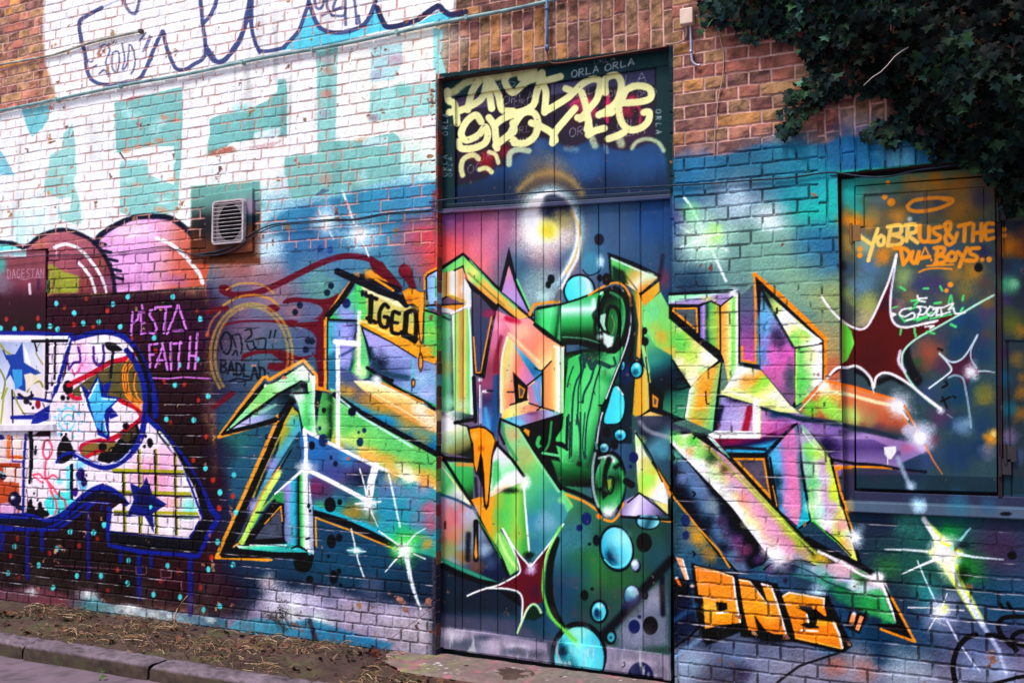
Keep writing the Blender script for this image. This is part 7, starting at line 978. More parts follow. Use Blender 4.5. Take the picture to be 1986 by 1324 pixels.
def split_build(name, V, Q, col, pid, mt, parent, ids=None):
    """one mesh for the bare surface and one for each painted motif on it"""
    pq = pid[Q[:, 0]]
    made = []
    for k in np.unique(pq):
        sel = Q[pq == k]
        if k and (len(sel) < 400): continue
        u, inv = np.unique(sel, return_inverse=True)
        if k == 0 and True:
            small = np.isin(pq, [j for j in np.unique(pq) if j and (pq == j).sum() < 400]); sel = Q[(pq == 0) | small]; u, inv = np.unique(sel, return_inverse=True)
        nm, lb = (name, None) if k == 0 else PART_NAMES[int(k)]
        o = link(nm, mesh_np(nm, V[u], inv.reshape(-1, 4), col[u]), mt, parent)
        if lb: o['label'] = lb
        made.append(o)
    return made
# ---------------------------------------------------------------- places taken from the photograph
def wx(x, y, Y=0.0): return onwall(x, y, Y)[0]
def wz(x, y, Y=0.0): return onwall(x, y, Y)[1]
DX0, DX1 = wx(847, 700), wx(1303, 700)
DZL, DZR = wz(852, 152), wz(1298, 89)
SX0 = wx(1630, 660); SX1 = wx(2116, 660)
SZTL, SZTR = wz(1627, 336), wz(1980, 300); SZB = wz(1700, 985)
HX1 = wx(90, 650); HX0 = wx(-160, 650); HZT = wz(60, 484); HZB = wz(60, 829)
XL, XR = wx(-150, 700), wx(2130, 700)
def door_top(X): return DZL + (DZR - DZL) * (X - DX0) / (DX1 - DX0)
def shut_top(X): return SZTL + (SZTR - SZTL) * (X - SX0) / (wx(1980, 660) - SX0)
COURSE, HEAD = .077, .127
ZREF = wz(845, 178.3)
def bricks(X, Z):
    """distance inside the brick from its joint (negative in mortar), distance to the brick's top edge, brick id"""
    jx = (noise(X, Z, .05, 21) - .5) * .005 + (noise(X, Z, .35, 23) - .5) * .01; jz = (noise(X, Z, .045, 22) - .5) * .005 + (noise(X, Z, .5, 24) - .5) * .012
    x = X + jx - DX0; z = Z + jz - ZREF
    ad = (X > DX0 - .02) & (X < DX1 + .02) & (Z < door_top(X) + .40); aw = (X > SX0 - .10) & (X < SX1 + .1) & (Z < shut_top(X) + .385) & (Z > SZTL - .3)
    arch = ad | aw
    zz = np.where(ad, Z + jz - door_top(X), Z + jz - shut_top(X)); fan = np.where(ad, x - .5 * (DX1 - DX0), 0)
    # flat courses
    row = np.floor(z / COURSE); v = z - row * COURSE; hdr = (row.astype(np.int64) & 1) == 1
    h1 = np.floor(x / HEAD); u1 = x - h1 * HEAD
    xs = x + .19; h2 = np.floor(xs / (2 * HEAD)); u2 = xs - h2 * 2 * HEAD
    r = np.modf(np.sin(row * 12.9898 + h2 * 78.233) * 43758.5)[0]; half = (np.abs(r) < .28) & ~hdr
    u2b = np.where(half, np.mod(u2, HEAD), u2); l2 = np.where(half, HEAD, 2 * HEAD); i2 = h2 * 2 + np.where(half, np.floor(u2 / HEAD), 0)
    u = np.where(hdr, u1, u2b); ln = np.where(hdr, HEAD, l2); idf = row * 131.0 + np.where(hdr, h1 * 7 + 3, i2 * 17 + 5)
    # soldier courses over the openings
    xa = x + fan * zz * .02; ca = np.floor(xa / .0765); va = xa - ca * .0765; odd = (ca.astype(np.int64) & 1) == 1
    q = zz + np.where(odd, HEAD, 0) + np.modf(np.abs(np.sin(ca * 3.7)) * 9)[0] * .03; ra = np.floor(q / (2 * HEAD)); ua = q - ra * 2 * HEAD
    short = np.modf(np.abs(np.sin(ca * 5.1 + ra * 2.3)) * 17)[0] < .4; ua = np.where(short, np.mod(ua, HEAD), ua); la = np.where(short, HEAD, 2 * HEAD); ra = ra * 2 + np.where(short, np.floor((q - ra * 2 * HEAD) / HEAD), 0)
    J = .0062
    d = np.where(arch, np.minimum(np.minimum(va, .0765 - va), np.minimum(ua, la - ua)) - J, np.minimum(np.minimum(u, ln - u), np.minimum(v, COURSE - v)) - J)
    top = np.where(arch, la - ua, COURSE - v); idf = np.where(arch, ca * 53 + ra * 11 + 7777, idf)
    side = np.where(arch, va, v)
    hsh = np.abs(np.modf(np.sin(idf * 91.345 + 1.7) * 47453.5)[0]); hs2 = np.abs(np.modf(np.sin(idf * 17.77 + 4.1) * 9453.5)[0])
    return d, top, side, hsh, hs2, arch
RAW = [L3(158, 96, 82), L3(142, 84, 72), L3(124, 78, 74), L3(160, 120, 84), L3(118, 78, 74), L3(172, 112, 94), L3(132, 98, 78), L3(176, 122, 72), L3(128, 96, 76), L3(138, 90, 74)]
def brick_surface(X, Z):
    d, top, side, h1, h2, arch = bricks(X, Z)
    inb = np.clip(.5 + d / .003, 0, 1).astype(np.float32)
    k = (h1 * len(RAW)).astype(int) % len(RAW); base = np.array(RAW, np.float32)[k]
    mott = fbm(X, Z, .06, 31); streak = fbm(X + Z * .8, Z * 3 - X, .09, 35)
    base = base * (.58 + .42 * h2[..., None] + 1.9 * (mott[..., None] - .42)).clip(.22, 1.8)
    sw = np.clip((fbm(X, Z, .03, 37) - .5) * 5, 0, 1)[..., None]; base = base * (1 - .4 * sw) + np.array(L3(186, 140, 104), np.float32) * .4 * sw * (.4 + h1[..., None])
    base = base * (1 - .55 * np.clip((streak - .52) * 5, 0, 1)[..., None] * (h2 > .35)[..., None])
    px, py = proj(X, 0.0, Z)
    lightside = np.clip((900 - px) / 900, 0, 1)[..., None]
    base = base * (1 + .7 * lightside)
    mort = np.array(L3(222, 176, 164), np.float32) * (.55 + .75 * fbm(X, Z, .02, 41)[..., None]) * (1 - .45 * np.clip((fbm(X, Z, .3, 44) - .45) * 4, 0, 1)[..., None])
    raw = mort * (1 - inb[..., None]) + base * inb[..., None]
    col, al, pid = sample(X, 0.0 * X, Z)
    pl = gradep(col)
    # brush and can texture in the paint
    pl = pl * (.86 + .28 * fbm(X, Z, .05, 51)[..., None]) * (.94 + .12 * noise(X, Z, .006, 55)[..., None])
    pl = pl * (1 + .10 * (h2[..., None] - .5))
    # line under each brick: joint shadow painted in, plus joints the paint missed
    shade_miss = fbm(X, Z, .12, 61); jn = 1 - inb
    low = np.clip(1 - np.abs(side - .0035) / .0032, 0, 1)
    white = np.clip((px < 860) & (py < 480), 0, 1)
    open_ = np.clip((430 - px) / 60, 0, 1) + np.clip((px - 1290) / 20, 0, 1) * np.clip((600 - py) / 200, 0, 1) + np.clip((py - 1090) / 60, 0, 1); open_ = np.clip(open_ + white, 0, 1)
    crev_shade = np.where(white, np.clip((shade_miss - .42) * 4, .06, .75), np.clip((shade_miss - .47 + .08 * open_) * 8, 0, .92)) * low * np.clip(jn + .3, 0, 1)
    vert = jn * (low < .1) * np.clip((fbm(X, Z, .1, 63) - .55 + .10 * open_) * 8, 0, .85)
    shade_grime = np.where(white[..., None] > 0, np.array(L3(214, 150, 134), np.float32), np.array(L3(22, 16, 24), np.float32))
    al2 = al * (1 - np.clip(crev_shade + vert * .5, 0, .92) * white)
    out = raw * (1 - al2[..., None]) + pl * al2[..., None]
    g = np.clip((crev_shade + vert) * al, 0, 1)[..., None] * np.where(white, .85, .93)[..., None]
    out = out * (1 - g) + shade_grime * g
    # flaking: bare brick in patches low down and round the door edge
    fl = fbm(X, Z, .09, 74, 5); zone = np.clip((.55 - Z) / .4, 0, 1) * .06 + .04 * np.exp(-((X - DX0 + .05) / .09) ** 2) + np.where(white, .03, -.03)
    flake = np.clip((fl - (.76 - zone)) * 30, 0, 1)[..., None] * al[..., None] * inb[..., None]
    out = out * (1 - flake) + (raw * .9) * flake
    # worn light arrises
    edge = np.clip(1 - np.abs((COURSE - side) - .0085) / .0022, 0, 1) * (~arch)
    wear = edge * np.clip((fbm(X * .6, Z * 3, .11, 81) - .56) * 9, 0, 1) * np.clip((2.2 - Z) / .8, 0, 1) * (al > .5)
    run = np.clip((fbm(X, Z * .12, .07, 85) - .55) * 6, 0, 1) * np.clip((fbm(X, Z, .8, 87) - .4) * 3, 0, 1); out = out * (1 - .30 * run[..., None])
    wear = wear * .55; out = out * (1 - wear[..., None]) + np.array(L3(216, 206, 222), np.float32) * wear[..., None]
    mud = np.clip((.34 - Z + (fbm(X, Z, .12, 83) - .5) * .5) / .3, 0, 1)[..., None] * np.clip(fbm(X, Z, .03, 84)[..., None] * 1.6 - .2, 0, 1) * .6; out = out * (1 - mud) + np.array(L3(74, 58, 58), np.float32) * mud
    # relief
    prof = np.clip(.5 + d / .007, 0, 1); prof = prof * prof * (3 - 2 * prof)
    full = np.clip(1.15 - open_ + (fbm(X, Z, .4, 91) - .5) * .8, 0, 1) * np.clip(al, 0, 1)
    Y = (1 - prof) * (.0085 - .0066 * full - .0025 * white * (full < .9)) + (h1 - .5) * .0045 * prof + (fbm(X, Z, .012, 95, 3) - .5) * .0035 + (fbm(X, Z, .25, 97) - .5) * .004
    return out, Y, pid
def grid(xs, zs):
    X, Z = np.meshgrid(xs.astype(np.float64), zs.astype(np.float64)); return X, Z
def quads(nz, nx):
    i = (np.arange(nz - 1)[:, None] * nx + np.arange(nx - 1)[None, :]).ravel()
    return np.stack([i, i + 1, i + nx + 1, i + nx], -1)
M_wall = mat('painted_brick', attr=True, rough=.7, bump=.3, bscale=420, spec=.12)
M_door = mat('painted_boards', attr=True, rough=.6, bump=.2, bscale=160, spec=.15, var=.12, vscale=6)
# ---------------------------------------------------------------- the brick wall
wall = thing('brick_wall', (0, 0, 0), 'long old brick wall covered in graffiti from bare orange bricks to green and orange mural letters', 'wall')
def build_wall():
    step = 1.32
    px = np.arange(-150, 2130, step); xs = np.array([wx(p, 762) for p in px])
    xs = np.concatenate([np.arange(xs[0] - 1.6, xs[0] - .008, .009), xs, np.arange(xs[-1] + .008, xs[-1] + 1.2, .008)])
    zs = np.concatenate([np.arange(-.25, -.02, .02), np.arange(-.02, 4.6, .0042), np.arange(4.6, 5.9, .0065)])
    X, Z = grid(xs, zs); nz, nx = X.shape
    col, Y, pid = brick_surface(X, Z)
    Q = quads(nz, nx)
    cx = (X[:-1, :-1] + X[1:, 1:]).ravel() / 2; cz = (Z[:-1, :-1] + Z[1:, 1:]).ravel() / 2
    hole = ((cx > DX0) & (cx < DX1) & (cz < door_top(cx)) & (cz > -.02)) | ((cx > SX0) & (cx < SX1) & (cz < shut_top(cx)) & (cz > SZB)) | ((cx > HX0) & (cx < HX1) & (cz < HZT) & (cz > HZB))
    Q = Q[~hole]
    V = np.stack([X.ravel(), Y.ravel(), Z.ravel()], -1)
    pid = pid.ravel().copy(); pid[(pid == 12) | (pid == 13)] = 0
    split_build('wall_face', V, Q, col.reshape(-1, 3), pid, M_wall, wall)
    # reveals of the three openings and the body of the wall behind
    b = MB(); br = L3(120, 62, 44); dk = L3(60, 40, 44)
    random.seed(5)
    z = 0.0
    while z < DZL:
        z1 = min(z + COURSE - .008, DZL); pc = sample(np.array([DX0 - .012]), np.zeros(1), np.array([z + .03])); pc = tuple(float(v) * .8 for v in gradep(pc[0])[0]) if z < 2.7 and random.random() < .75 else None
        c = pc or random.choice([L3(120, 60, 40), L3(150, 80, 50), L3(90, 52, 44), L3(130, 44, 36), L3(80, 70, 70)])
        b.box(DX0 - .05, DX0 + random.uniform(-.002, .003), .004, .20, z, z1, c); b.box(DX1 - random.uniform(-.002, .003), DX1 + .05, .012, .20, z, z1, c)
        b.box(DX0 - .05, DX0 - .004, .008, .20, z1, z1 + .008, L3(150, 120, 110)); b.box(DX1 + .004, DX1 + .05, .012, .20, z1, z1 + .008, L3(150, 120, 110)); z = z1 + .008
    for xa, xb, za, zb_, zc, zd in [(DX0 - .05, DX1 + .05, DZL, DZL + .05, DZR, DZR + .05), (SX0 - .05, SX1 + .05, SZTL, SZTL + .05, shut_top(SX1), shut_top(SX1) + .05)]:
        b.add([(xa, .012, za), (xb, .012, zc), (xb, .25, zc), (xa, .25, za), (xa, .012, zb_), (xb, .012, zd), (xb, .25, zd), (xa, .25, zb_)], [(0, 3, 2, 1), (4, 5, 6, 7), (0, 1, 5, 4), (1, 2, 6, 5), (2, 3, 7, 6), (3, 0, 4, 7)], dk)
    b.box(SX0 - .05, SX0, .012, .25, SZB, SZTL, L3(96, 84, 70)); b.box(SX1, SX1 + .05, .012, .25, SZB, shut_top(SX1), L3(96, 84, 70)); b.box(SX0 - .05, SX1 + .05, .012, .25, SZB - .05, SZB, L3(70, 74, 92))
    b.box(HX1, HX1 + .05, .012, .2, HZB, HZT, L3(80, 40, 52)); b.box(HX0, HX1 + .05, .012, .2, HZT, HZT + .05, dk); b.box(HX0, HX1 + .05, .012, .2, HZB - .05, HZB, dk); b.box(HX0 - .05, HX0, .012, .2, HZB, HZT, dk)
    b.build('reveal', mat('reveal_brick', attr=True, rough=.9, bump=.6, bscale=90, var=.4, vscale=30), wall)
    b = MB(); b.box(xs[0], xs[-1], .26, .42, -.3, 5.9, dk); b.build('backing', mat('brick_dark', L3(120, 76, 60), .9), wall)
build_wall()
print('wall', round(time.time() - T0, 1))
# ---------------------------------------------------------------- painted boards
def panel(name, TL, TR, BR, BL, Y, depth, parent, grooves=(), proud=0.0, mt=None, gw=.0045, gd=.007, base=None, split=False, wave=.0015, sp=.0048, smp=True, knots=0.0):
    """a board or sheet given by its corners in the photograph, standing in the plane y = Y"""
    q = [np.array(onwall(*p, Y)) for p in (TL, TR, BR, BL)]
    nx = max(3, int(np.linalg.norm(q[1] - q[0]) / sp)); nz = max(3, int(np.linalg.norm(q[3] - q[0]) / sp))
    s = np.linspace(0, 1, nx); t = np.linspace(0, 1, nz); S_, T_ = np.meshgrid(s, t)
    W = lambda k: (q[3][k] * (1 - S_) + q[2][k] * S_) * (1 - T_) + (q[0][k] * (1 - S_) + q[1][k] * S_) * T_
    X, Z = W(0), W(1); Yv = np.full(X.shape, Y, np.float64) + (fbm(X, Z, .3, 111) - .5) * wave * 2 + (fbm(X, Z * .15, .01, 113, 2) - .5) * .0008
    g = np.zeros(X.shape)
    for gx in grooves:
        x0 = wx(gx, 800, Y); dd = np.abs(X - x0); g = np.maximum(g, np.clip(1.2 - dd / gw, 0, 1))
    Yv += g * gd
    ed = np.minimum(np.minimum(X - X.min(), X.max() - X), .01) ; e2 = np.minimum(T_, 1 - T_) * abs(q[0][1] - q[3][1])
    Yv += (np.clip(1 - np.minimum(ed, e2) / .005, 0, 1)) * .003
    col, al, pid = sample(X, np.full(X.shape, Y), Z)
    c = gradep(col)
    if base is not None: c = c * (1 - base[3]) + np.array(L3(*base[:3]), np.float32) * base[3]
    c *= (.86 + .26 * fbm(X, Z * .25, .05, 121)[..., None]) * (.95 + .1 * noise(X, Z * .3, .004, 123)[..., None])
    dirt = np.clip((fbm(X, Z, .16, 131, 5) - .66) * 9, 0, 1)[..., None] * .35 * (Z < .6)[..., None]
    c = c * (1 - dirt) + np.array(L3(70, 60, 70), np.float32) * dirt
    sc_ = np.clip((fbm(X * 1.3, Z * .5, .07, 135, 5) - .5) * 5, 0, 1)[..., None] * np.clip((.26 - Z) / .14, 0, .8)[..., None]; c = c * (1 - .55 * sc_) + np.array(L3(70, 76, 92), np.float32) * .55 * sc_
    s2 = np.clip((fbm(X * 1.3, Z * .4, .05, 137, 5) - .62) * 9, 0, 1)[..., None] * np.clip((.22 - Z) / .12, 0, .7)[..., None]; c = c * (1 - .7 * s2) + np.array(L3(222, 226, 236), np.float32) * .7 * s2
    gg = (g * (.35 + .65 * noise(X, Z, .08, 133)))[..., None] * .8
    c = c * (1 - gg) + np.array(L3(20, 18, 26), np.float32) * gg
    chip = np.clip((fbm(X, Z, .035, 141, 4) - .80) * 30, 0, 1)[..., None] * .8
    c = c * (1 - chip) + np.array(L3(96, 80, 72), np.float32) * chip
    V = np.stack([X.ravel(), Yv.ravel(), Z.ravel()], -1); Q = quads(nz, nx); col_ = c.reshape(-1, 3)
    # skirt back to the depth
    ring = np.concatenate([np.arange(nx), (np.arange(1, nz) + 1) * nx - 1, (nz - 1) * nx + np.arange(nx - 2, -1, -1), np.arange(nz - 2, -1, -1) * nx])
    Vb = V[ring].copy(); Vb[:, 1] = Y + depth; n0 = len(V); m_ = len(ring)
    Qs = np.array([(ring[(i + 1) % m_], ring[i], n0 + i, n0 + (i + 1) % m_) for i in range(m_)])
    V = np.concatenate([V, Vb]); col_ = np.concatenate([col_, col_[ring] * .8])
    pidv = np.concatenate([pid.ravel(), np.zeros(m_, np.uint8)])
    mt = mt or M_door
    if split:
        pidv[:n0][pidv[:n0] == 13] = 13
        return split_build(name, V, np.concatenate([Q, Qs]), col_, pidv, mt, parent)
    o = link(name, mesh_np(name, V, np.concatenate([Q, Qs]), col_), mt, parent)
    return [o]
YD = .075
door = thing('door', (0.5 * (DX0 + DX1), YD, .02), 'tall plank double door under the brick arch, cream tag on its dark top panels and painted bubbles below', 'door')
panel('transom_panel', (882, 186), (973, 173), (973, 402), (882, 410), YD + .012, .02, door, split=False); panel('transom_panel', (976, 173), (1069, 159), (1069, 396), (976, 402), YD + .012, .02, door)
panel('transom_panel', (1073, 159), (1168, 145), (1168, 390), (1073, 396), YD + .012, .02, door); panel('transom_panel', (1171, 145), (1273, 130), (1273, 384), (1171, 390), YD + .012, .02, door)
panel('door_frame', (850, 156), (1301, 90), (1301, 126), (850, 192), YD - .008, .05, door, base=(28, 62, 66, .25)); panel('door_frame', (850, 192), (882, 187), (882, 1257), (850, 1254), YD - .008, .05, door); panel('door_frame', (1273, 130), (1301, 126), (1301, 386), (1273, 388), YD - .008, .05, door); panel('door_frame', (1287, 388), (1301, 386), (1301, 1320), (1287, 1318), YD - .008, .05, door)
panel('mullion', (971, 174), (977, 173), (977, 402), (971, 403), YD + .002, .03, door); panel('mullion', (1067, 160), (1074, 159), (1074, 396), (1067, 397), YD + .002, .03, door); panel('mullion', (1167, 146), (1173, 145), (1173, 390), (1167, 391), YD + .002, .03, door)
panel('transom_rail', (852, 405), (1301, 376), (1301, 385), (852, 414), YD - .035, .06, door, base=(90, 92, 120, .4))
panel('drip_board', (852, 396), (1301, 368), (1301, 377), (852, 405), YD - .012, .04, door, base=(30, 44, 60, .5))
leafL = panel('door_leaf', (883, 413), (1048, 402), (1048, 1284), (883, 1261), YD, .035, door, grooves=(898, 933, 966, 1001), split=True)
leafR = panel('door_leaf', (1050, 402), (1287, 386), (1287, 1316), (1050, 1285), YD, .035, door, grooves=(1088, 1127, 1163, 1204, 1245), split=True)
panel('meeting_strip', (1044, 404), (1053, 403), (1053, 1244), (1044, 1243), YD - .010, .02, door)
panel('kick_board', (860, 1217), (1040, 1238), (1040, 1280), (860, 1257), YD - .007, .02, door, wave=.002); panel('kick_board', (1042, 1239), (1285, 1267), (1285, 1314), (1042, 1281), YD - .007, .02, door, wave=.002)
b = MB(); b.box(DX0 - .02, DX1 + .02, YD + .045, YD + .06, -.02, DZR, L3(20, 20, 26)); b.build('door_core', mat('dark_core', L3(24, 24, 30), .9), door)
# ---------------------------------------------------------------- shuttered window, right
YS = .05
M_hinge = mat('hinge_iron', attr=True, rough=.6, bump=.4)
win = thing('shuttered_window', (0.5 * (SX0 + SX1), YS, SZB), 'boarded window with sheet metal shutter, orange writing and a maroon painted star above a grey sill', 'window')
panel('window_frame', (1632, 348), (1657, 346), (1657, 975), (1634, 973), YS, .04, win); panel('window_frame', (1657, 345), (2120, 308), (2120, 323), (1657, 360), YS, .04, win); panel('window_frame', (1657, 952), (2120, 968), (2120, 990), (1657, 975), YS, .04, win)
panel('shutter_frame', (1659, 362), (1914, 343), (1914, 361), (1659, 379), YS + .006, .03, win); panel('shutter_frame', (1659, 379), (1675, 378), (1675, 440), (1659, 441), YS + .006, .03, win); panel('shutter_frame', (1909, 361), (1930, 359), (1930, 430), (1909, 431), YS + .006, .03, win)
panel('glazing_board', (1676, 379), (1793, 370), (1793, 440), (1676, 446), YS + .016, .02, win); panel('glazing_board', (1797, 370), (1908, 361), (1908, 434), (1797, 440), YS + .016, .02, win)
panel('muntin', (1792, 371), (1798, 370), (1798, 440), (1792, 441), YS + .010, .02, win, base=(40, 60, 76, .5))
sheet = panel('shutter_sheet', (1658, 443), (1930, 427), (1933, 955), (1661, 947), YS - .010, .02, win, split=True, wave=.003)
panel('centre_post', (1932, 340), (1941, 339), (1944, 965), (1936, 965), YS - .004, .04, win, base=(44, 16, 20, .75))
panel('shutter_leaf', (1943, 340), (2120, 326), (2122, 970), (1946, 965), YS + .006, .03, win, grooves=(1958,)); panel('shutter_patch', (1946, 498), (2100, 490), (2100, 665), (1948, 660), YS - .002, .01, win)
sill = panel('window_sill', (1636, 972), (2150, 992), (2150, 1014), (1640, 992), -.035, .09, win, wave=.001)
for x, y in ((1650, 452), (1936, 412), (1950, 880), (1940, 905)):
    b = MB(); X, Z = onwall(x, y, YS - .02); hh = .05 if x != 1650 else .055
    b.tube([(X, YS - .012, Z - hh), (X, YS - .012, Z + hh)], .009, 8, L3(120, 84, 40) if x == 1650 else L3(34, 28, 34)); b.box(X + .004, X + .05, YS - .012, YS - .004, Z - hh * .8, Z + hh * .8, L3(130, 90, 44) if x == 1650 else L3(40, 34, 40)); b.build('hinge', M_hinge, win, bevel=.001)
b = MB(); b.box(SX0, SX1, YS + .04, YS + .05, SZB, SZTR, L3(20, 20, 26)); b.build('window_core', mat('dark_core2', L3(24, 24, 30), .9), win)
# ---------------------------------------------------------------- metal hatch, left
YH = .02
hat = thing('metal_hatch', (HX1 - .3, YH, HZB), 'flat maroon metal hatch at the left edge with half of the painted figure on it', 'hatch')
panel('hatch_sheet', (-165, 486), (88, 485), (89, 824), (-165, 826), YH, .02, hat, split=True, wave=.002)
o = panel('hatch_sill', (-165, 824), (102, 822), (104, 835), (-165, 838), -.028, .07, hat, base=(222, 214, 226, .85))
b = MB(); X, Z = onwall(94, 555); b.box(X - .02, X + .015, -.008, YH + .01, Z - .05, Z + .05, L3(60, 70, 40)); b.box(X - .012, X + .008, -.016, -.008, Z - .02, Z + .02, L3(50, 40, 40)); b.build('latch', mat('latch_metal', attr=True, rough=.5), hat, bevel=.002)
b = MB(); b.box(HX0, HX1, YH + .025, YH + .035, HZB, HZT, L3(20, 14, 20)); b.build('hatch_core', mat('dark_core3', L3(24, 18, 24), .9), hat)
print('panels', round(time.time() - T0, 1))
# ---------------------------------------------------------------- ventilation grille
vent = thing('vent_grille', (*[(lambda p: p)(onwall(443, 430))[0:1]][0], -.02, onwall(443, 430)[1]), 'white louvred vent on a teal and brown board beside the pink bubble letter', 'vent')
panel('backing_board', (396, 378), (489, 365), (489, 488), (400, 497), -.022, .03, vent, wave=.001)
X0, Z1 = onwall(412, 391, -.05); X1, Z0 = onwall(472, 470, -.05); Mv = mat('vent_white', L3(206, 194, 196), .5, var=.5, vscale=26); W_ = X1 - X0; H_ = Z1 - Z0
b = MB(); n = 14; r = .03; pts = []
for cx_, cz_, a0 in ((X1 - r, Z1 - r, 0), (X0 + r, Z1 - r, 90), (X0 + r, Z0 + r, 180), (X1 - r, Z0 + r, 270)):
    for k in range(6): a = math.radians(a0 + 18 * k); pts.append((cx_ + r * math.cos(a), cz_ + r * math.sin(a)))
m_ = len(pts); ins = [((x - (X0 + X1) / 2) * .90 + (X0 + X1) / 2, (z - (Z0 + Z1) / 2) * .93 + (Z0 + Z1) / 2) for x, z in pts]
V = [(x, -.055, z) for x, z in pts] + [(x, -.055, z) for x, z in ins] + [(x, -.022, z) for x, z in pts] + [(x, -.03, z) for x, z in ins]; Fc = []
for i in range(m_):
    j = (i + 1) % m_; Fc += [(i, j, m_ + j, m_ + i), (j, i, 2 * m_ + i, 2 * m_ + j), (m_ + i, m_ + j, 3 * m_ + j, 3 * m_ + i)]
b.add(V, Fc); b.build('grille_frame', Mv, vent, bevel=.002)
b = MB(); b.add([(x, -.0262, z) for x, z in ins], [tuple(range(m_))[::-1]]); b.build('back_plate', Mv, vent)
for k in range(11):
    z = Z0 + H_ * (.07 + .86 * k / 10); b = MB(); x0, x1 = X0 + W_ * .04, X1 - W_ * .04
    b.add([(x0, -.058, z - .004), (x1, -.058, z - .004), (x1, -.044, z - .001), (x0, -.044, z - .001), (x0, -.058, z), (x1, -.058, z), (x1, -.044, z + .003), (x0, -.044, z + .003)], [(0, 3, 2, 1), (4, 5, 6, 7), (0, 1, 5, 4), (1, 2, 6, 5), (2, 3, 7, 6), (3, 0, 4, 7)]); b.build('slat', Mv, vent)
b = MB(); cx_, cz_ = (X0 + X1) / 2, (Z0 + Z1) / 2
b.add([(cx_ + W_ * .37 * math.cos(t * math.pi / 16), -.0275, cz_ + H_ * .42 * math.sin(t * math.pi / 16)) for t in range(32)], [tuple(range(32))[::-1]]); b.build('duct_opening', mat('duct_black', (.004, .004, .005), .9), vent)
# ---------------------------------------------------------------- conduits, cables, junction box
def wpts(L, Y=-.012, f=(0, 0, 1), sm=True):
    q = [(p[0] / f[2] + f[0], p[1] / f[2] + f[1]) for p in L]
    if sm and len(q) > 2: q = cr(q, k=5)
    out = []
    for p in q: X, Z = onwall(p[0], p[1], Y); out.append((X, Y, Z))
    return out
Mc = mat('conduit_paint', L3(150, 190, 186), .5, var=.35, vscale=9, col2=L3(86, 118, 122)); Mc2 = mat('conduit_pale', L3(190, 196, 180), .5, var=.4, vscale=9, col2=L3(120, 110, 100)); Mb = mat('conduit_blue', L3(84, 110, 150), .5, var=.3, vscale=12); Mk = mat('cable_dark', L3(22, 32, 46), .6, var=.4, vscale=20, col2=L3(52, 68, 86), spec=.15); Mt = mat('wire_tan', L3(170, 140, 122), .6); Ms = mat('conduit_silver', L3(170, 168, 186), .35, metal=.4)
c1 = thing('conduit', onwall(0, 216)[:1] + (-.02, onwall(0, 216)[1]), 'long mint painted conduit rising across the white bricks to above the door', 'pipe')
b = MB(); b.tube(wpts([(-170, 250), (0, 215), (120, 191), (250, 163.5), (357, 145), (500, 114.5), (657, 87), (780, 61), (900, 36), (990, 19), (1040, 8), (1090, -4), (1200, -30)], -.022), .0125, 10); b.build('pipe', Mc, c1, True)
for x, y in ((110, 193), (232, 167), (470, 121), (606, 96), (770, 63), (905, 35)):
    b = MB(); X, Z = onwall(x, y, -.02); b.box(X - .011, X + .011, -.037, .004, Z - .016, Z + .016); b.build('pipe_clip', Mc, c1, bevel=.002)
c2 = thing('conduit', onwall(0, 127)[:1] + (-.02, onwall(0, 127)[1]), 'short pale conduit above the long one at the upper left, ending among the navy outlines', 'pipe')
b = MB(); b.tube(wpts([(-170, 160), (0, 126), (50, 117), (105, 106), (160, 88), (200, 77), (240, 68), (272, 61)], -.016), .010, 10); b.build('pipe', Mc2, c2, True)
b = MB(); X, Z = onwall(272, 61, -.016); b.box(X - .012, X + .02, -.03, .004, Z - .014, Z + .014); b.build('end_bracket', mat('bracket_dark', L3(60, 40, 50), .6), c2, bevel=.002)
c3 = thing('drop_conduit', onwall(1061, 60)[:1] + (-.02, onwall(1061, 60)[1]), 'blue grey vertical conduit coming down onto the arch above the door', 'pipe')
b = MB(); b.tube(wpts([(1060, -120), (1061, 60), (1061, 100)], -.03, sm=False), .0095, 10); b.build('pipe', Mb, c3, True); 
for q in ((88, 97), (14, 20)): b = MB(); b.tube(wpts([(1061, q[0]), (1061, q[1])], -.03, sm=False), .0135, 10); b.build('collar', Mb, c3, True)
b = MB(); b.tube(wpts([(1061, 100), (1063, 114), (1068, 121), (1080, 123), (1110, 119), (1150, 113), (1200, 105), (1250, 97), (1295, 90)], -.004), .004, 6); b.build('wire', mat('wire_rust', L3(110, 60, 40), .6), c3, True)
jb = thing('junction_box', (onwall(1330, 30)[0], -.03, onwall(1330, 30)[1]), 'pale square junction box with two bent conduits right of the door arch', 'junction box')
b = MB(); xa, za = onwall(1318, 48, -.06); xb, zb_ = onwall(1343, 13, -.06); b.box(xa, xb, -.06, .0, za, zb_); b.build('box_cover', mat('box_cream', L3(226, 200, 180), .5, var=.2, vscale=14), jb, bevel=.006)
b = MB(); b.tube(wpts([(1331, 46), (1331, 66), (1327, 77), (1316, 83), (1300, 86), (1290, 87)], -.02), .0058, 8); b.build('conduit_bend', Mt, jb, True); b = MB(); b.tube(wpts([(1339, 46), (1340, 80), (1341, 108), (1344, 121), (1353, 127), (1358, 126)], -.02), .0075, 8); b.build('conduit_bend', Ms, jb, True)
b = MB(); b.tube([(*wpts([(1340, 98)], -.02)[0],), (*wpts([(1340, 103)], -.02)[0],)], .011, 8); b.build('coupling', Ms, jb, True)
def cable(name, L, r, m, Y, f, label): b = MB(); b.tube(wpts(L, Y, f), r, 7); o = b.build(name, m, None, True); return tag(o, label, 'cable')
f6 = (400, 320, 3.894)
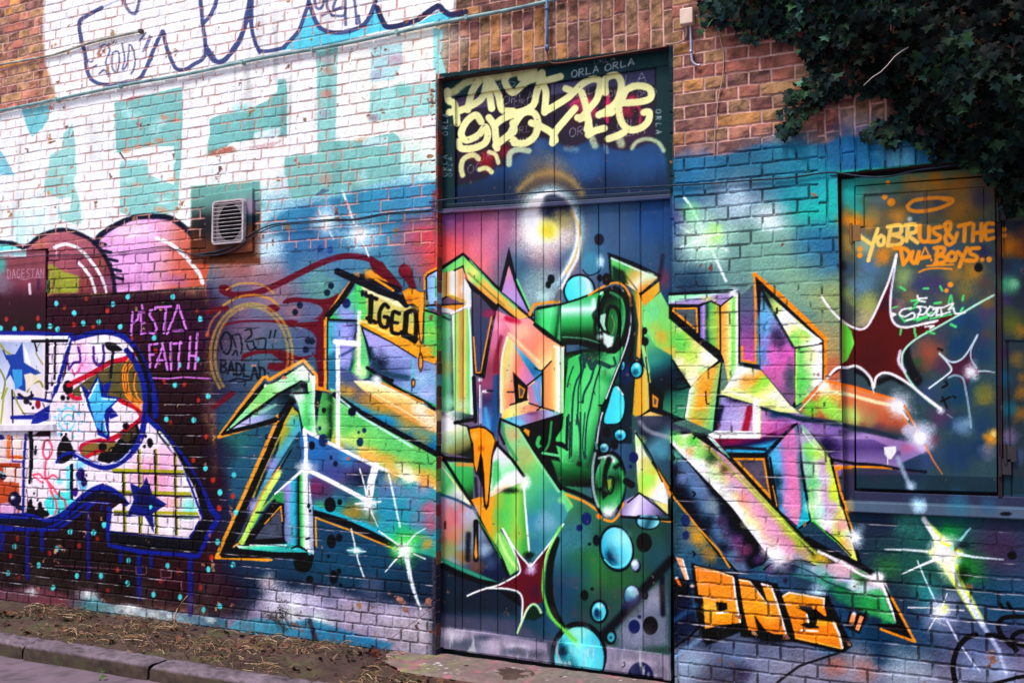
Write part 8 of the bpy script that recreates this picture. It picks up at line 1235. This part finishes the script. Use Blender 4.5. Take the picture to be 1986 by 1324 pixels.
cable('cable', [(-60, 672), (0, 665), (80, 652), (200, 612), (300, 545), (380, 498), (500, 452), (650, 436), (800, 424), (960, 411), (1100, 410), (1200, 394), (1350, 366), (1500, 354), (1650, 346), (1712, 336)], .0055, Mk, -.03, f6, 'thicker dark cable curving from under the vent to the door frame')
cable('cable', [(-60, 690), (20, 684), (120, 672), (230, 632), (330, 560), (400, 512), (520, 462), (660, 446), (800, 436), (960, 421), (1100, 419), (1200, 405), (1350, 376), (1500, 366), (1650, 356), (1720, 350), (1790, 362), (1860, 356)], .004, Mk, -.03, f6, 'thinner dark cable hugging the thicker one below the vent')
cable('cable', [(-500, 740), (0, 715), (350, 682), (700, 676), (900, 657), (1100, 632), (1250, 614), (1330, 640), (1480, 678), (1560, 672), (1640, 668)], .0038, Mk, -.008, (0, 320, 3.894), 'thin dark cable sagging across the pink bubble letters')
cable('cable', [(-1260, 1104), (-1100, 1082), (-600, 1046), (-250, 1028), (60, 1013), (250, 1002), (450, 986), (700, 970), (900, 942), (975, 944), (1100, 962), (1240, 964), (1400, 930), (1600, 903), (1780, 888), (1960, 880)], .005, Mk, -.014, (1280, 0, 2.813), 'dark cable running from the door over the teal bricks to the shuttered window')
cable('wire', [(318, -120), (318, 60), (322, 160), (332, 230), (346, 300), (342, 420), (322, 520), (306, 640), (298, 740), (296, 860)], .0034, Mt, -.010, (1280, 0, 2.813), 'thin tan wire hanging over the bare orange bricks below the ivy')
# ---------------------------------------------------------------- ground
ZR = -.09
gk0 = onground(0, 1219, 0); gk1 = onground(435, 1301, 0); gf0 = onground(0, 1236, 0); gf1 = onground(435, 1323, 0)
print('kerb back', gk0, gk1, 'front', gf0, gf1)
YKB = (gk0[1] + gk1[1]) / 2; YKF = (gf0[1] + gf1[1]) / 2
M_road = mat('paving', L3(150, 134, 148), .85, bump=.8, bscale=60, var=.45, vscale=5, col2=L3(112, 98, 116))
me = bpy.data.meshes.new('road'); 
def sheet_grid(name, x0, x1, y0, y1, step, zf, colf, m, parent=None, smooth=True, kind=None):
    xs = np.arange(x0, x1 + step, step); ys = np.arange(y0, y1 + step * .5, step); X, Y = np.meshgrid(xs, ys); Z = zf(X, Y); col = colf(X, Y)
    V = np.stack([X.ravel(), Y.ravel(), Z.ravel()], -1); o = link(name, mesh_np(name, V, quads(*X.shape), col.reshape(-1, 3), smooth=smooth), m, parent)
    if kind: o['kind'] = kind
    return o
def roadcol(X, Y):
    n = fbm(X, Y, .5, 201); g = fbm(X, Y, .03, 205)
    cr_ = np.clip(1 - np.abs(fbm(X, Y, .8, 213) - .5) * 90, 0, 1)[..., None] * .5
    c = np.array(L3(122, 102, 116), np.float32) * (1 - cr_) * (.5 + .7 * n + .35 * (g - .5))[..., None]
    st = np.clip((fbm(X, Y, .2, 207) - .6) * 8, 0, 1)[..., None]; return c * (1 - .4 * st)
b = MB(); b.box(-60, 60, -60, YKF - 4.0, ZR - .3, ZR - .006); b.build('ground', M_road)['kind'] = 'structure'
b = MB(); b.box(-60, -9, YKF - 4.0, .5, ZR - .3, ZR - .006); b.box(4, 60, YKF - 4.0, .5, ZR - .3, ZR - .006); b.build('ground', M_road)['kind'] = 'structure'
sheet_grid('road', -9, 4, YKF - 4.0, YKF + .03, .035, lambda X, Y: ZR + (fbm(X, Y, .4, 211) - .5) * .012, roadcol, mat('road_stone', attr=True, rough=.85, bump=.9, bscale=70), kind='structure')
# kerb: long worn stones end to end
def kerb():
    V = []; Q = []; CL = []; rs = np.random.RandomState(4)
    joints = [-9.0]
    cut = [onground(62, 1247, 0)[0], onground(290, 1290, 0)[0]]; L_ = cut[1] - cut[0]
    x = cut[0]
    while x > -9: joints.append(x); x -= L_
    x = cut[0]
    while x < 4: x += L_; joints.append(x)
    joints = sorted(set(joints))
    prof = [(YKB, -.12), (YKB, .0), (YKB - .012, .006), ((YKB + YKF) / 2, .008), (YKF + .02, .004), (YKF + .006, -.004), (YKF, -.02), (YKF - .004, -.05), (YKF - .006, ZR - .02)]
    m_ = []
    for a, bb in zip(joints[:-1], joints[1:]):
        xs = np.arange(a + .006, bb - .006, .02); dz = rs.uniform(-.006, .006); dy = rs.uniform(-.006, .006)
        # finer profile
        pr = []
        for i in range(len(prof) - 1):
            n = max(1, int(math.hypot(prof[i + 1][0] - prof[i][0], prof[i + 1][1] - prof[i][1]) / .014))
            for k in range(n): pr.append([prof[i][j] + (prof[i + 1][j] - prof[i][j]) * k / n for j in (0, 1)])
        pr.append(prof[-1]); pr = np.array(pr)
        X = np.repeat(xs[None, :], len(pr), 0); Y = np.repeat(pr[:, 0][:, None], len(xs), 1); Z = np.repeat(pr[:, 1][:, None], len(xs), 1)
        nn = fbm(X * 1.0, Y + Z, .05, 221) - .5; endr = np.clip(1 - np.minimum(X - xs[0], xs[-1] - X) / .02, 0, 1) ** 2
        Z = Z + dz + nn * .018 * (Z > -.06) - np.clip(fbm(X, Y + Z, .035, 222) - .6, 0, 1) * .05 * (Z > -.05) - endr * .012 * (Z > -.03); Y = Y + dy + (fbm(X, Z, .07, 223) - .5) * .012 + endr * .006
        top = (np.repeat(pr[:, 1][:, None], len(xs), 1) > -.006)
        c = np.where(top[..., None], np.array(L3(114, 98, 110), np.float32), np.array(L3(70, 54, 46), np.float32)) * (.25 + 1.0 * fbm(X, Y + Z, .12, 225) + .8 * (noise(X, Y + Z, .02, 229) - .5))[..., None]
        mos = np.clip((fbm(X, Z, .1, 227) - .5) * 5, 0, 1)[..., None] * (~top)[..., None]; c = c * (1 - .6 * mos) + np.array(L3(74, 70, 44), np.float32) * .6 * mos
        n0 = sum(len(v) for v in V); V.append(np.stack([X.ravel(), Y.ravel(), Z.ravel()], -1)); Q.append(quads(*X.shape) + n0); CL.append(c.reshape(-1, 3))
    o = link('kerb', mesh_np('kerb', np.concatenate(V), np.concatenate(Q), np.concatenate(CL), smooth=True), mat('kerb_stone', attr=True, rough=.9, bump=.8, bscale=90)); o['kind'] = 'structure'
    bb = MB(); bb.box(-9, 4, YKF + .012, YKB - .012, -.3, -.03, L3(60, 52, 50)); o2 = bb.build('kerb_bed', mat('kerb_bed', L3(50, 44, 40), .95)); o2['kind'] = 'structure'
kerb()
# earth strip
def soilz(X, Y):
    t = np.clip((Y - YKB) / (0 - YKB), 0, 1)
    return -.012 + .035 * t + (fbm(X, Y, .25, 231) - .5) * .085 * np.clip(t * 3, 0, 1) * np.clip((1.02 - t) * 6, .3, 1) + (fbm(X, Y, .03, 235) - .5) * .015
def soilc(X, Y):
    n = fbm(X, Y, .3, 237)[..., None]; g = fbm(X, Y, .02, 239)[..., None]
    c = np.array(L3(56, 36, 34), np.float32) * (1 - n) + np.array(L3(86, 66, 58), np.float32) * n
    gr = np.clip((fbm(X, Y, .15, 241) - .52) * 6, 0, 1)[..., None]; c = c * (1 - .45 * gr) + np.array(L3(78, 82, 44), np.float32) * .45 * gr
    return c * (.5 + .9 * g)
sheet_grid('soil', -9, 4, YKB - .005, .02, .012, soilz, soilc, mat('soil', attr=True, rough=.95, bump=1, bscale=150), kind='structure')
# straw, twigs and dead leaves lying on the earth
def litter():
    rs = np.random.RandomState(8); b = MB()
    pal = [L3(128, 92, 74), L3(96, 64, 52), L3(74, 46, 40), L3(110, 84, 56), L3(66, 66, 38), L3(84, 78, 48), L3(56, 36, 34), L3(84, 54, 44), L3(186, 156, 126), L3(60, 40, 38), L3(58, 66, 34), L3(150, 116, 80)]
    for i in range(9500):
        x = rs.uniform(-6.6, .6); y = YKB + (0 - YKB) * rs.beta(1.6, 1.3)
        if noise(np.array([x]), np.array([y]), .22, 271)[0] < rs.uniform(.25, .62): continue
        z = float(soilz(np.array([x]), np.array([y]))[0]) + rs.uniform(.002, .018)
        if y > -.42 and x > onground(735, 1290, .03)[0]: continue
        a = rs.normal(0, .9); ln = rs.uniform(.02, .15); w_ = rs.uniform(.0009, .0024); bend = rs.normal(0, .16); c = pal[rs.randint(len(pal))]
        up = rs.uniform(-.02, .03); V = []; 
        for k in range(4):
            t = k / 3; aa = a + bend * t; px_ = x + ln * t * math.cos(aa); py_ = y + ln * t * math.sin(aa) * .8; pz_ = z + up * math.sin(t * 3.1)
            nx_, ny_ = -math.sin(aa) * w_, math.cos(aa) * w_; V += [(px_ - nx_, py_ - ny_, pz_), (px_ + nx_, py_ + ny_, pz_ + w_ * .6), (px_, py_, pz_ + w_ * 1.6)]
        b.add(V, [f for k in range(3) for f in ((k * 3, k * 3 + 2, k * 3 + 5, k * 3 + 3), (k * 3 + 2, k * 3 + 1, k * 3 + 4, k * 3 + 5))], c)
    lp = [L3(90, 48, 36), L3(70, 40, 34), L3(112, 68, 44), L3(84, 62, 50), L3(56, 34, 30), L3(110, 84, 70), L3(190, 176, 186)]
    for i in range(1500):
        x = rs.uniform(-6.6, .6) if i % 3 else rs.uniform(-3.2, -1.7); y = YKB + (0 - YKB) * rs.beta(2.0, 1.2); z = float(soilz(np.array([x]), np.array([y]))[0]) + rs.uniform(.004, .02)
        if y > -.42 and x > onground(735, 1290, .03)[0]: continue
        s = rs.uniform(.005, .022) * (0.5 if i % 7 == 0 else 1); a = rs.uniform(0, 6.28); tx, ty = rs.normal(0, .5, 2); V = [(x, y, z)]; n = 7
        for k in range(n):
            t = a + k * 6.283 / n; rr = s * rs.uniform(.7, 1.2) * (1.35 if k in (0, 3) else 1); dx, dy = rr * math.cos(t), rr * math.sin(t); V.append((x + dx, y + dy, z + dx * tx + dy * ty + rs.uniform(-.3, .6) * s))
        b.add(V, [(0, 1 + k, 1 + (k + 1) % n) for k in range(n)], lp[rs.randint(len(lp) - (0 if i % 9 == 0 else 1))])
    o = b.build('leaf_litter', mat('litter', attr=True, rough=.85)); tag(o, 'brown straw, twigs and dead leaves strewn along the foot of the wall', 'litter', kind='stuff')
litter()
# door step
st = thing('doorstep', (0.5 * (DX0 + DX1), -.2, 0), 'flat paint spattered stone slab lying before the door', 'doorstep')
def step():
    sf = onground(780, 1300, .03); x0, x1 = onground(700, 1289, .03)[0], DX1 + .25; yf = sf[1]
    xs = np.arange(x0, x1, .012); ys = np.arange(yf, .07, .012); X, Y = np.meshgrid(xs, ys); ed = np.minimum(np.minimum(X - x0, x1 - X), Y - yf)
    cut = np.clip((x0 + .28 - X) / .28, 0, 1) * .16; e2 = Y - yf - cut
    Z = .035 - np.clip(1 - ed / .03, 0, 1) ** 2 * .02 + (fbm(X, Y, .1, 251) - .5) * .01
    n = fbm(X, Y, .22, 253)[..., None]; c = np.array(L3(120, 88, 96), np.float32) * (1 - n) + np.array(L3(112, 108, 92), np.float32) * n
    px_, py_ = proj(X, Y, Z); rg = np.exp(-((px_ - 800) / 70) ** 2)[..., None] * np.clip((fbm(X, Y, .08, 255) - .4) * 4, 0, 1)[..., None]; c = c * (1 - .6 * rg) + np.array(L3(128, 140, 60), np.float32) * .6 * rg
    sp_ = np.clip((noise(X, Y, .018, 257) - .86) * 14, 0, 1)[..., None] * np.clip((fbm(X, Y, .25, 258) - .4) * 5, 0, 1)[..., None]; c = c * (1 - sp_) + np.array(L3(222, 212, 218), np.float32) * sp_
    pk = np.clip((fbm(X, Y, .07, 259) - .6) * 8, 0, 1)[..., None] * .5; c = c * (1 - pk) + np.array(L3(176, 96, 116), np.float32) * pk
    c *= (.6 + .8 * fbm(X, Y, .03, 260))[..., None]
    V = np.stack([X.ravel(), Y.ravel(), Z.ravel()], -1); Q = quads(*X.shape); keep = (e2[:-1, :-1].ravel() > -.004)
    Q = Q[keep]
    mt = mat('step_stone', attr=True, rough=.8, bump=.7, bscale=110); o = link('slab_top', mesh_np('slab_top', V, Q, c.reshape(-1, 3), smooth=True), mt, st)
    # worn front face
    xf = np.arange(x0 - .0, x1, .012); yy = yf + np.clip((x0 + .28 - xf) / .28, 0, 1) * .16; zz = np.linspace(.034, -.06, 9)
    Xf = np.repeat(xf[None], 9, 0); Yf = np.repeat(yy[None], 9, 0) + (fbm(Xf, zz[:, None] + 0 * Xf, .06, 261) - .5) * .012; Zf = np.repeat(zz[:, None], len(xf), 1); Zf[0] = Zf[0] - .012
    cf = np.array(L3(96, 62, 54), np.float32) * (.5 + .9 * fbm(Xf, Zf, .05, 263))[..., None]
    link('slab_edge', mesh_np('slab_edge', np.stack([Xf.ravel(), Yf.ravel(), Zf.ravel()], -1), quads(*Xf.shape)[:, ::-1], cf.reshape(-1, 3), smooth=True), mt, st)
step()
# ---------------------------------------------------------------- small plants
rs = random.Random(3)
def gp(x, y, z=0.02): p = onground(x, y, z); return Vector((p[0], p[1], z))
Mstem = mat('dry_stalk', L3(206, 160, 124), .7)
b = MB(); p = gp(337, 1223); pts = [p]; 
for x, y, dy in ((338, 1205, -.0), (339, 1193, .0), (344, 1180, .01), (351, 1169, .02), (364, 1154, .03)):
    Y = p.y + dy; X, Z = onwall(x, y, Y); pts.append(Vector((X, Y, Z)))
b.tube([tuple(q) for q in pts], .0042, 6, r2=.0022); tag(b.build('dry_stalk', Mstem, None, True), 'single pale bent dry stalk standing against the dark maroon bricks', 'dry stalk')
bush = thing('dried_weed', tuple(gp(540, 1228)), 'small dried weed with dark seed heads in front of the white patch of wall', 'weed')
def weed():
    b = MB(); s = MB(); base = gp(570, 1238)
    def br(p, d, L, r, dep):
        q = p + d * L; m_ = p + d * L * .5 + Vector((rs.uniform(-.01, .01), 0, rs.uniform(-.01, .01)))
        b.tube([tuple(p), tuple(m_), tuple(q)], r, 5, r2=r * .6)
        if dep == 0:
            for k in range(3):
                c = q + Vector((rs.uniform(-.012, .012), rs.uniform(-.01, .01), rs.uniform(-.012, .012))); a = rs.uniform(.003, .006)
                s.add([tuple(c + Vector(v) * a) for v in ((1, 0, 0), (0, 1, 0), (-1, 0, 0), (0, -1, 0), (0, 0, 1), (0, 0, -1))], [(0, 1, 4), (1, 2, 4), (2, 3, 4), (3, 0, 4), (1, 0, 5), (2, 1, 5), (3, 2, 5), (0, 3, 5)])
            return
        for k in range(3):
            dd = (d + Vector((rs.uniform(-.7, .7), rs.uniform(-.3, .3), rs.uniform(-.3, .5)))).normalized(); br(p + d * L * rs.uniform(.5, 1), dd, L * rs.uniform(.5, .75), r * .65, dep - 1)
    for k in range(3): br(base, Vector((-.75 + k * .22, -.1, .62 + k * .1)).normalized(), .14, .0022, 3)
    b.build('stem', mat('weed_stem', L3(70, 50, 44), .8), bush, True); s.build('seed_head', mat('weed_seed', L3(58, 44, 46), .9), bush)
weed()
b = MB(); pts = []
for x, y, Y in ((842, 1176, -.02), (815, 1196, -.05), (790, 1214, -.08), (765, 1232, -.10), (748, 1246, -.12)): X, Z = onwall(x, y, Y); pts.append((X, Y, Z))
b.tube(pts, .003, 6, r2=.0022); tag(b.build('dead_twig', mat('twig_bark', L3(120, 84, 84), .8), None, True), 'straight thin dead twig leaning on the whitewashed bricks left of the door', 'twig')
def leafclump(name, x, y, n, s, cols, label, cat, rise=.04, spread=.03, z=.01):
    b = MB(); p = gp(x, y, z)
    for k in range(n):
        a = rs.uniform(0, 6.28); d = rs.uniform(0, spread); c = p + Vector((d * math.cos(a), d * math.sin(a) * .6, rs.uniform(.0, rise))); t = rs.uniform(0, 6.28); ss = s * rs.uniform(.6, 1.2); n1 = Vector((math.cos(t), math.sin(t) * .5, rs.uniform(-.2, .7))).normalized(); n2 = n1.cross(Vector((rs.uniform(-1, 1), 1, rs.uniform(-.5, 1)))).normalized()
        V = [c, c + n1 * ss * .5 + n2 * ss * .45, c + n1 * ss * 1.3 + n2 * ss * .15, c + n1 * ss * 1.7, c + n1 * ss * 1.2 - n2 * ss * .25, c + n1 * ss * .5 - n2 * ss * .45]; V[3].z -= ss * .3
        b.add([tuple(v) for v in V], [(0, 1, 2), (0, 2, 3), (0, 3, 4), (0, 4, 5)], cols[k % len(cols)])
    return tag(b.build(name, mat(name + '_leaf', attr=True, rough=.6, var=.2, vscale=40), None), label, cat)
leafclump('small_weed', 197, 1318, 16, .018, [L3(112, 150, 76), L3(90, 130, 60), L3(140, 166, 100)], 'little green weed growing from the foot of the kerb', 'weed', .07, .014, ZR)
leafclump('dead_leaves', 513, 1232, 14, .03, [L3(150, 104, 62), L3(122, 80, 50)], 'ochre clump of dead leaves at the foot of the cyan painted bricks', 'dead leaves', .04, .03)
leafclump('dead_leaves', 727, 1272, 16, .026, [L3(120, 50, 34), L3(150, 76, 50), L3(80, 40, 34)], 'rust red clump of dead leaves beside the doorstep', 'dead leaves', .03, .05)
leafclump('dead_leaves', 322, 1223, 8, .022, [L3(176, 84, 44), L3(130, 60, 40)], 'small orange dead leaves at the foot of the bent dry stalk', 'dead leaves', .02, .02)
# ---------------------------------------------------------------- ivy
def inpoly(P_, x, y):
    c = False; n = len(P_)
    for i in range(n):
        ax, ay = P_[i]; bx, by = P_[(i + 1) % n]
        if (ay > y) != (by > y) and x < (bx - ax) * (y - ay) / (by - ay) + ax: c = not c
    return c
def pdist(P_, x, y):
    d = 1e9; n = len(P_)
    for i in range(n):
        ax, ay = P_[i]; bx, by = P_[(i + 1) % n]; ex, ey = bx - ax, by - ay; t = min(max(((x - ax) * ex + (y - ay) * ey) / (ex * ex + ey * ey + 1e-9), 0), 1); d = min(d, math.hypot(x - ax - t * ex, y - ay - t * ey))
    return d
IVY = [(1335, -420), (1338, -20), (1352, 14), (1362, 40), (1385, 50), (1402, 44), (1425, 52), (1445, 66), (1462, 76), (1480, 68), (1505, 62), (1530, 74), (1548, 80), (1562, 100), (1572, 128), (1580, 150), (1562, 150), (1535, 168), (1526, 190), (1534, 208), (1516, 218), (1524, 236), (1508, 258), (1530, 256), (1552, 240), (1575, 205), (1600, 190), (1640, 185), (1690, 178), (1730, 185), (1742, 215), (1720, 235), (1690, 248), (1680, 262), (1706, 262), (1728, 282), (1750, 262), (1775, 275), (1800, 285), (1812, 306), (1830, 300), (1850, 305), (1880, 320), (1905, 322), (1925, 345), (1932, 380), (1950, 408), (1985, 420), (2080, 430), (2150, 400), (2190, 330), (2260, 300), (2270, 180), (2340, 120), (2300, -60), (2350, -160), (2300, -420)]
ivy = thing('ivy', (onwall(1700, 60)[0], -.1, onwall(1700, 60)[1]), 'thick dark green ivy hanging over the upper right of the wall', 'ivy')
def ivy_build():
    R_ = np.random.RandomState(12); outline = [(0, 0), (-.30, -.16), (-.62, -.02), (-.42, .22), (-.66, .52), (-.28, .54), (0, 1.0), (.28, .54), (.66, .52), (.42, .22), (.62, -.02), (.30, -.16)]
    V = []; T = []; CL = []; n = len(outline)
    bx = [p[0] for p in IVY]; by = [p[1] for p in IVY]; cnt = 0; pal = [L3(22, 42, 30), L3(14, 30, 28), L3(30, 54, 36), L3(8, 20, 18), L3(20, 40, 40), L3(40, 68, 42), L3(10, 24, 22), L3(30, 58, 56)]
    def leaf(c, s, nrm, up, col, fold):
        side = nrm.cross(up).normalized(); up2 = side.cross(nrm).normalized(); n0 = len(V)
        mid = c + up2 * s * .25 - nrm * s * .02
        V.append(tuple(mid))
        for (u, v) in outline: V.append(tuple(c + side * (u * s) + up2 * (v * s) + nrm * (abs(u) * s * fold - (v * v) * s * .18)))
        for k in range(n): T.append((n0, n0 + 1 + k, n0 + 1 + (k + 1) % n))
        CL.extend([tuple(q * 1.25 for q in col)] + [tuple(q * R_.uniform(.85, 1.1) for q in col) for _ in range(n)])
    while cnt < 9000:
        x = R_.uniform(1320, 2360); y = R_.uniform(-400, 460)
        if not inpoly(IVY, x, y): continue
        d = pdist(IVY, x, y); far = min(1, d / 190)
        if d < 5 and R_.rand() < .5: continue
        hang = .04 + .55 * far ** .8 * (.55 + .45 * min(1, max(0, (x - 1500) / 300)))
        u = R_.rand(); Y = -.012 - hang * (1 - .9 * u * u) * R_.uniform(.45, 1)
        if cnt > 6200: Y = -.012 - hang * R_.uniform(.85, 1.05)
        cl = noise(np.array([x]), np.array([y]), 52, 301)[0]
        if cnt > 6200 and cl < .5: 
            if R_.rand() < .8: continue
        X, Z = onwall(x, y, Y); s = R_.uniform(.030, .058) * (1.1 if cnt > 6200 else 1)
        nrm = Vector((R_.normal(-.1, .4), -1, R_.normal(.25, .45))).normalized(); up = Vector((R_.normal(0, .45), -.15, -1)).normalized()
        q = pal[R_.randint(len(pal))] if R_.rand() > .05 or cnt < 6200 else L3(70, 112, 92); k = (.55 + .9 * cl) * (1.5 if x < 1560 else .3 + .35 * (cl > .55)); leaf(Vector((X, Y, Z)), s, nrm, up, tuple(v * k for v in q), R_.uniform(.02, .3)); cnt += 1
    # sprays hanging at the edge
    for i in range(150):
        k = R_.randint(3, len(IVY) - 4); a = IVY[k]; b_ = IVY[k + 1]; t = R_.rand(); x = a[0] + (b_[0] - a[0]) * t + R_.uniform(-8, 6); y = a[1] + (b_[1] - a[1]) * t + R_.uniform(-6, 10); Y = -R_.uniform(.02, .09)
        X, Z = onwall(x, y, Y); nrm = Vector((R_.normal(-.1, .35), -1, R_.normal(.1, .3))).normalized(); leaf(Vector((X, Y, Z)), R_.uniform(.024, .046), nrm, Vector((R_.normal(0, .4), 0, -1)).normalized(), tuple(v * 1.3 for v in pal[R_.randint(len(pal))]), R_.uniform(0, .25))
    for x, y in ((1940, 330), (1955, 345), (1970, 360), (1948, 372), (1962, 392), (1975, 405), (1958, 412), (1984, 380), (1945, 400), (1968, 340), (1990, 350), (1366, 44), (1358, 58), (1440, 75), (1530, 215), (1520, 250), (1543, 255), (1700, 262), (1712, 270), (1690, 268), (1820, 312), (1806, 296)):
        Y = -R_.uniform(.03, .1); X, Z = onwall(x, y, Y); leaf(Vector((X, Y, Z)), R_.uniform(.034, .05), Vector((R_.normal(-.1, .3), -1, R_.normal(.1, .3))).normalized(), Vector((R_.normal(0, .3), 0, -1)).normalized(), pal[R_.randint(len(pal))], .15)
    m = mat('ivy_leaf', attr=True, rough=.6, spec=.10, var=.3, vscale=14)
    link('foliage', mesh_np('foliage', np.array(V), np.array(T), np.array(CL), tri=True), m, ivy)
    b = MB()
    for i in range(70):
        x = R_.uniform(1420, 2200); y = R_.uniform(-350, 60); pts = []; Y = -.012
        for k in range(7):
            if not inpoly(IVY, x, y): break
            X, Z = onwall(x, y, Y); pts.append((X, Y, Z)); x += R_.uniform(-22, 22); y += R_.uniform(24, 52); Y = min(-.01, Y - R_.uniform(-.01, .03))
        if len(pts) > 2: b.tube(pts, R_.uniform(.003, .008), 5, r2=.002)
    b.build('stem', mat('ivy_stem', L3(74, 56, 48), .85), ivy, True)
ivy_build()
b = MB(); pts = []
for x, y, Y in ((1762, 92, -.42), (1748, 100, -.43), (1735, 110, -.44), (1722, 126, -.45), (1708, 140, -.45), (1692, 150, -.46), (1675, 166, -.46)): X, Z = onwall(x, y, Y); pts.append((X, Y, Z))
b.tube(pts, .0026, 6, r2=.0018); tag(b.build('bare_twig', mat('twig_pale', L3(200, 180, 176), .7), None, True), 'pale bare twig slanting across the dark ivy', 'twig')
print('done', round(time.time() - T0, 1))
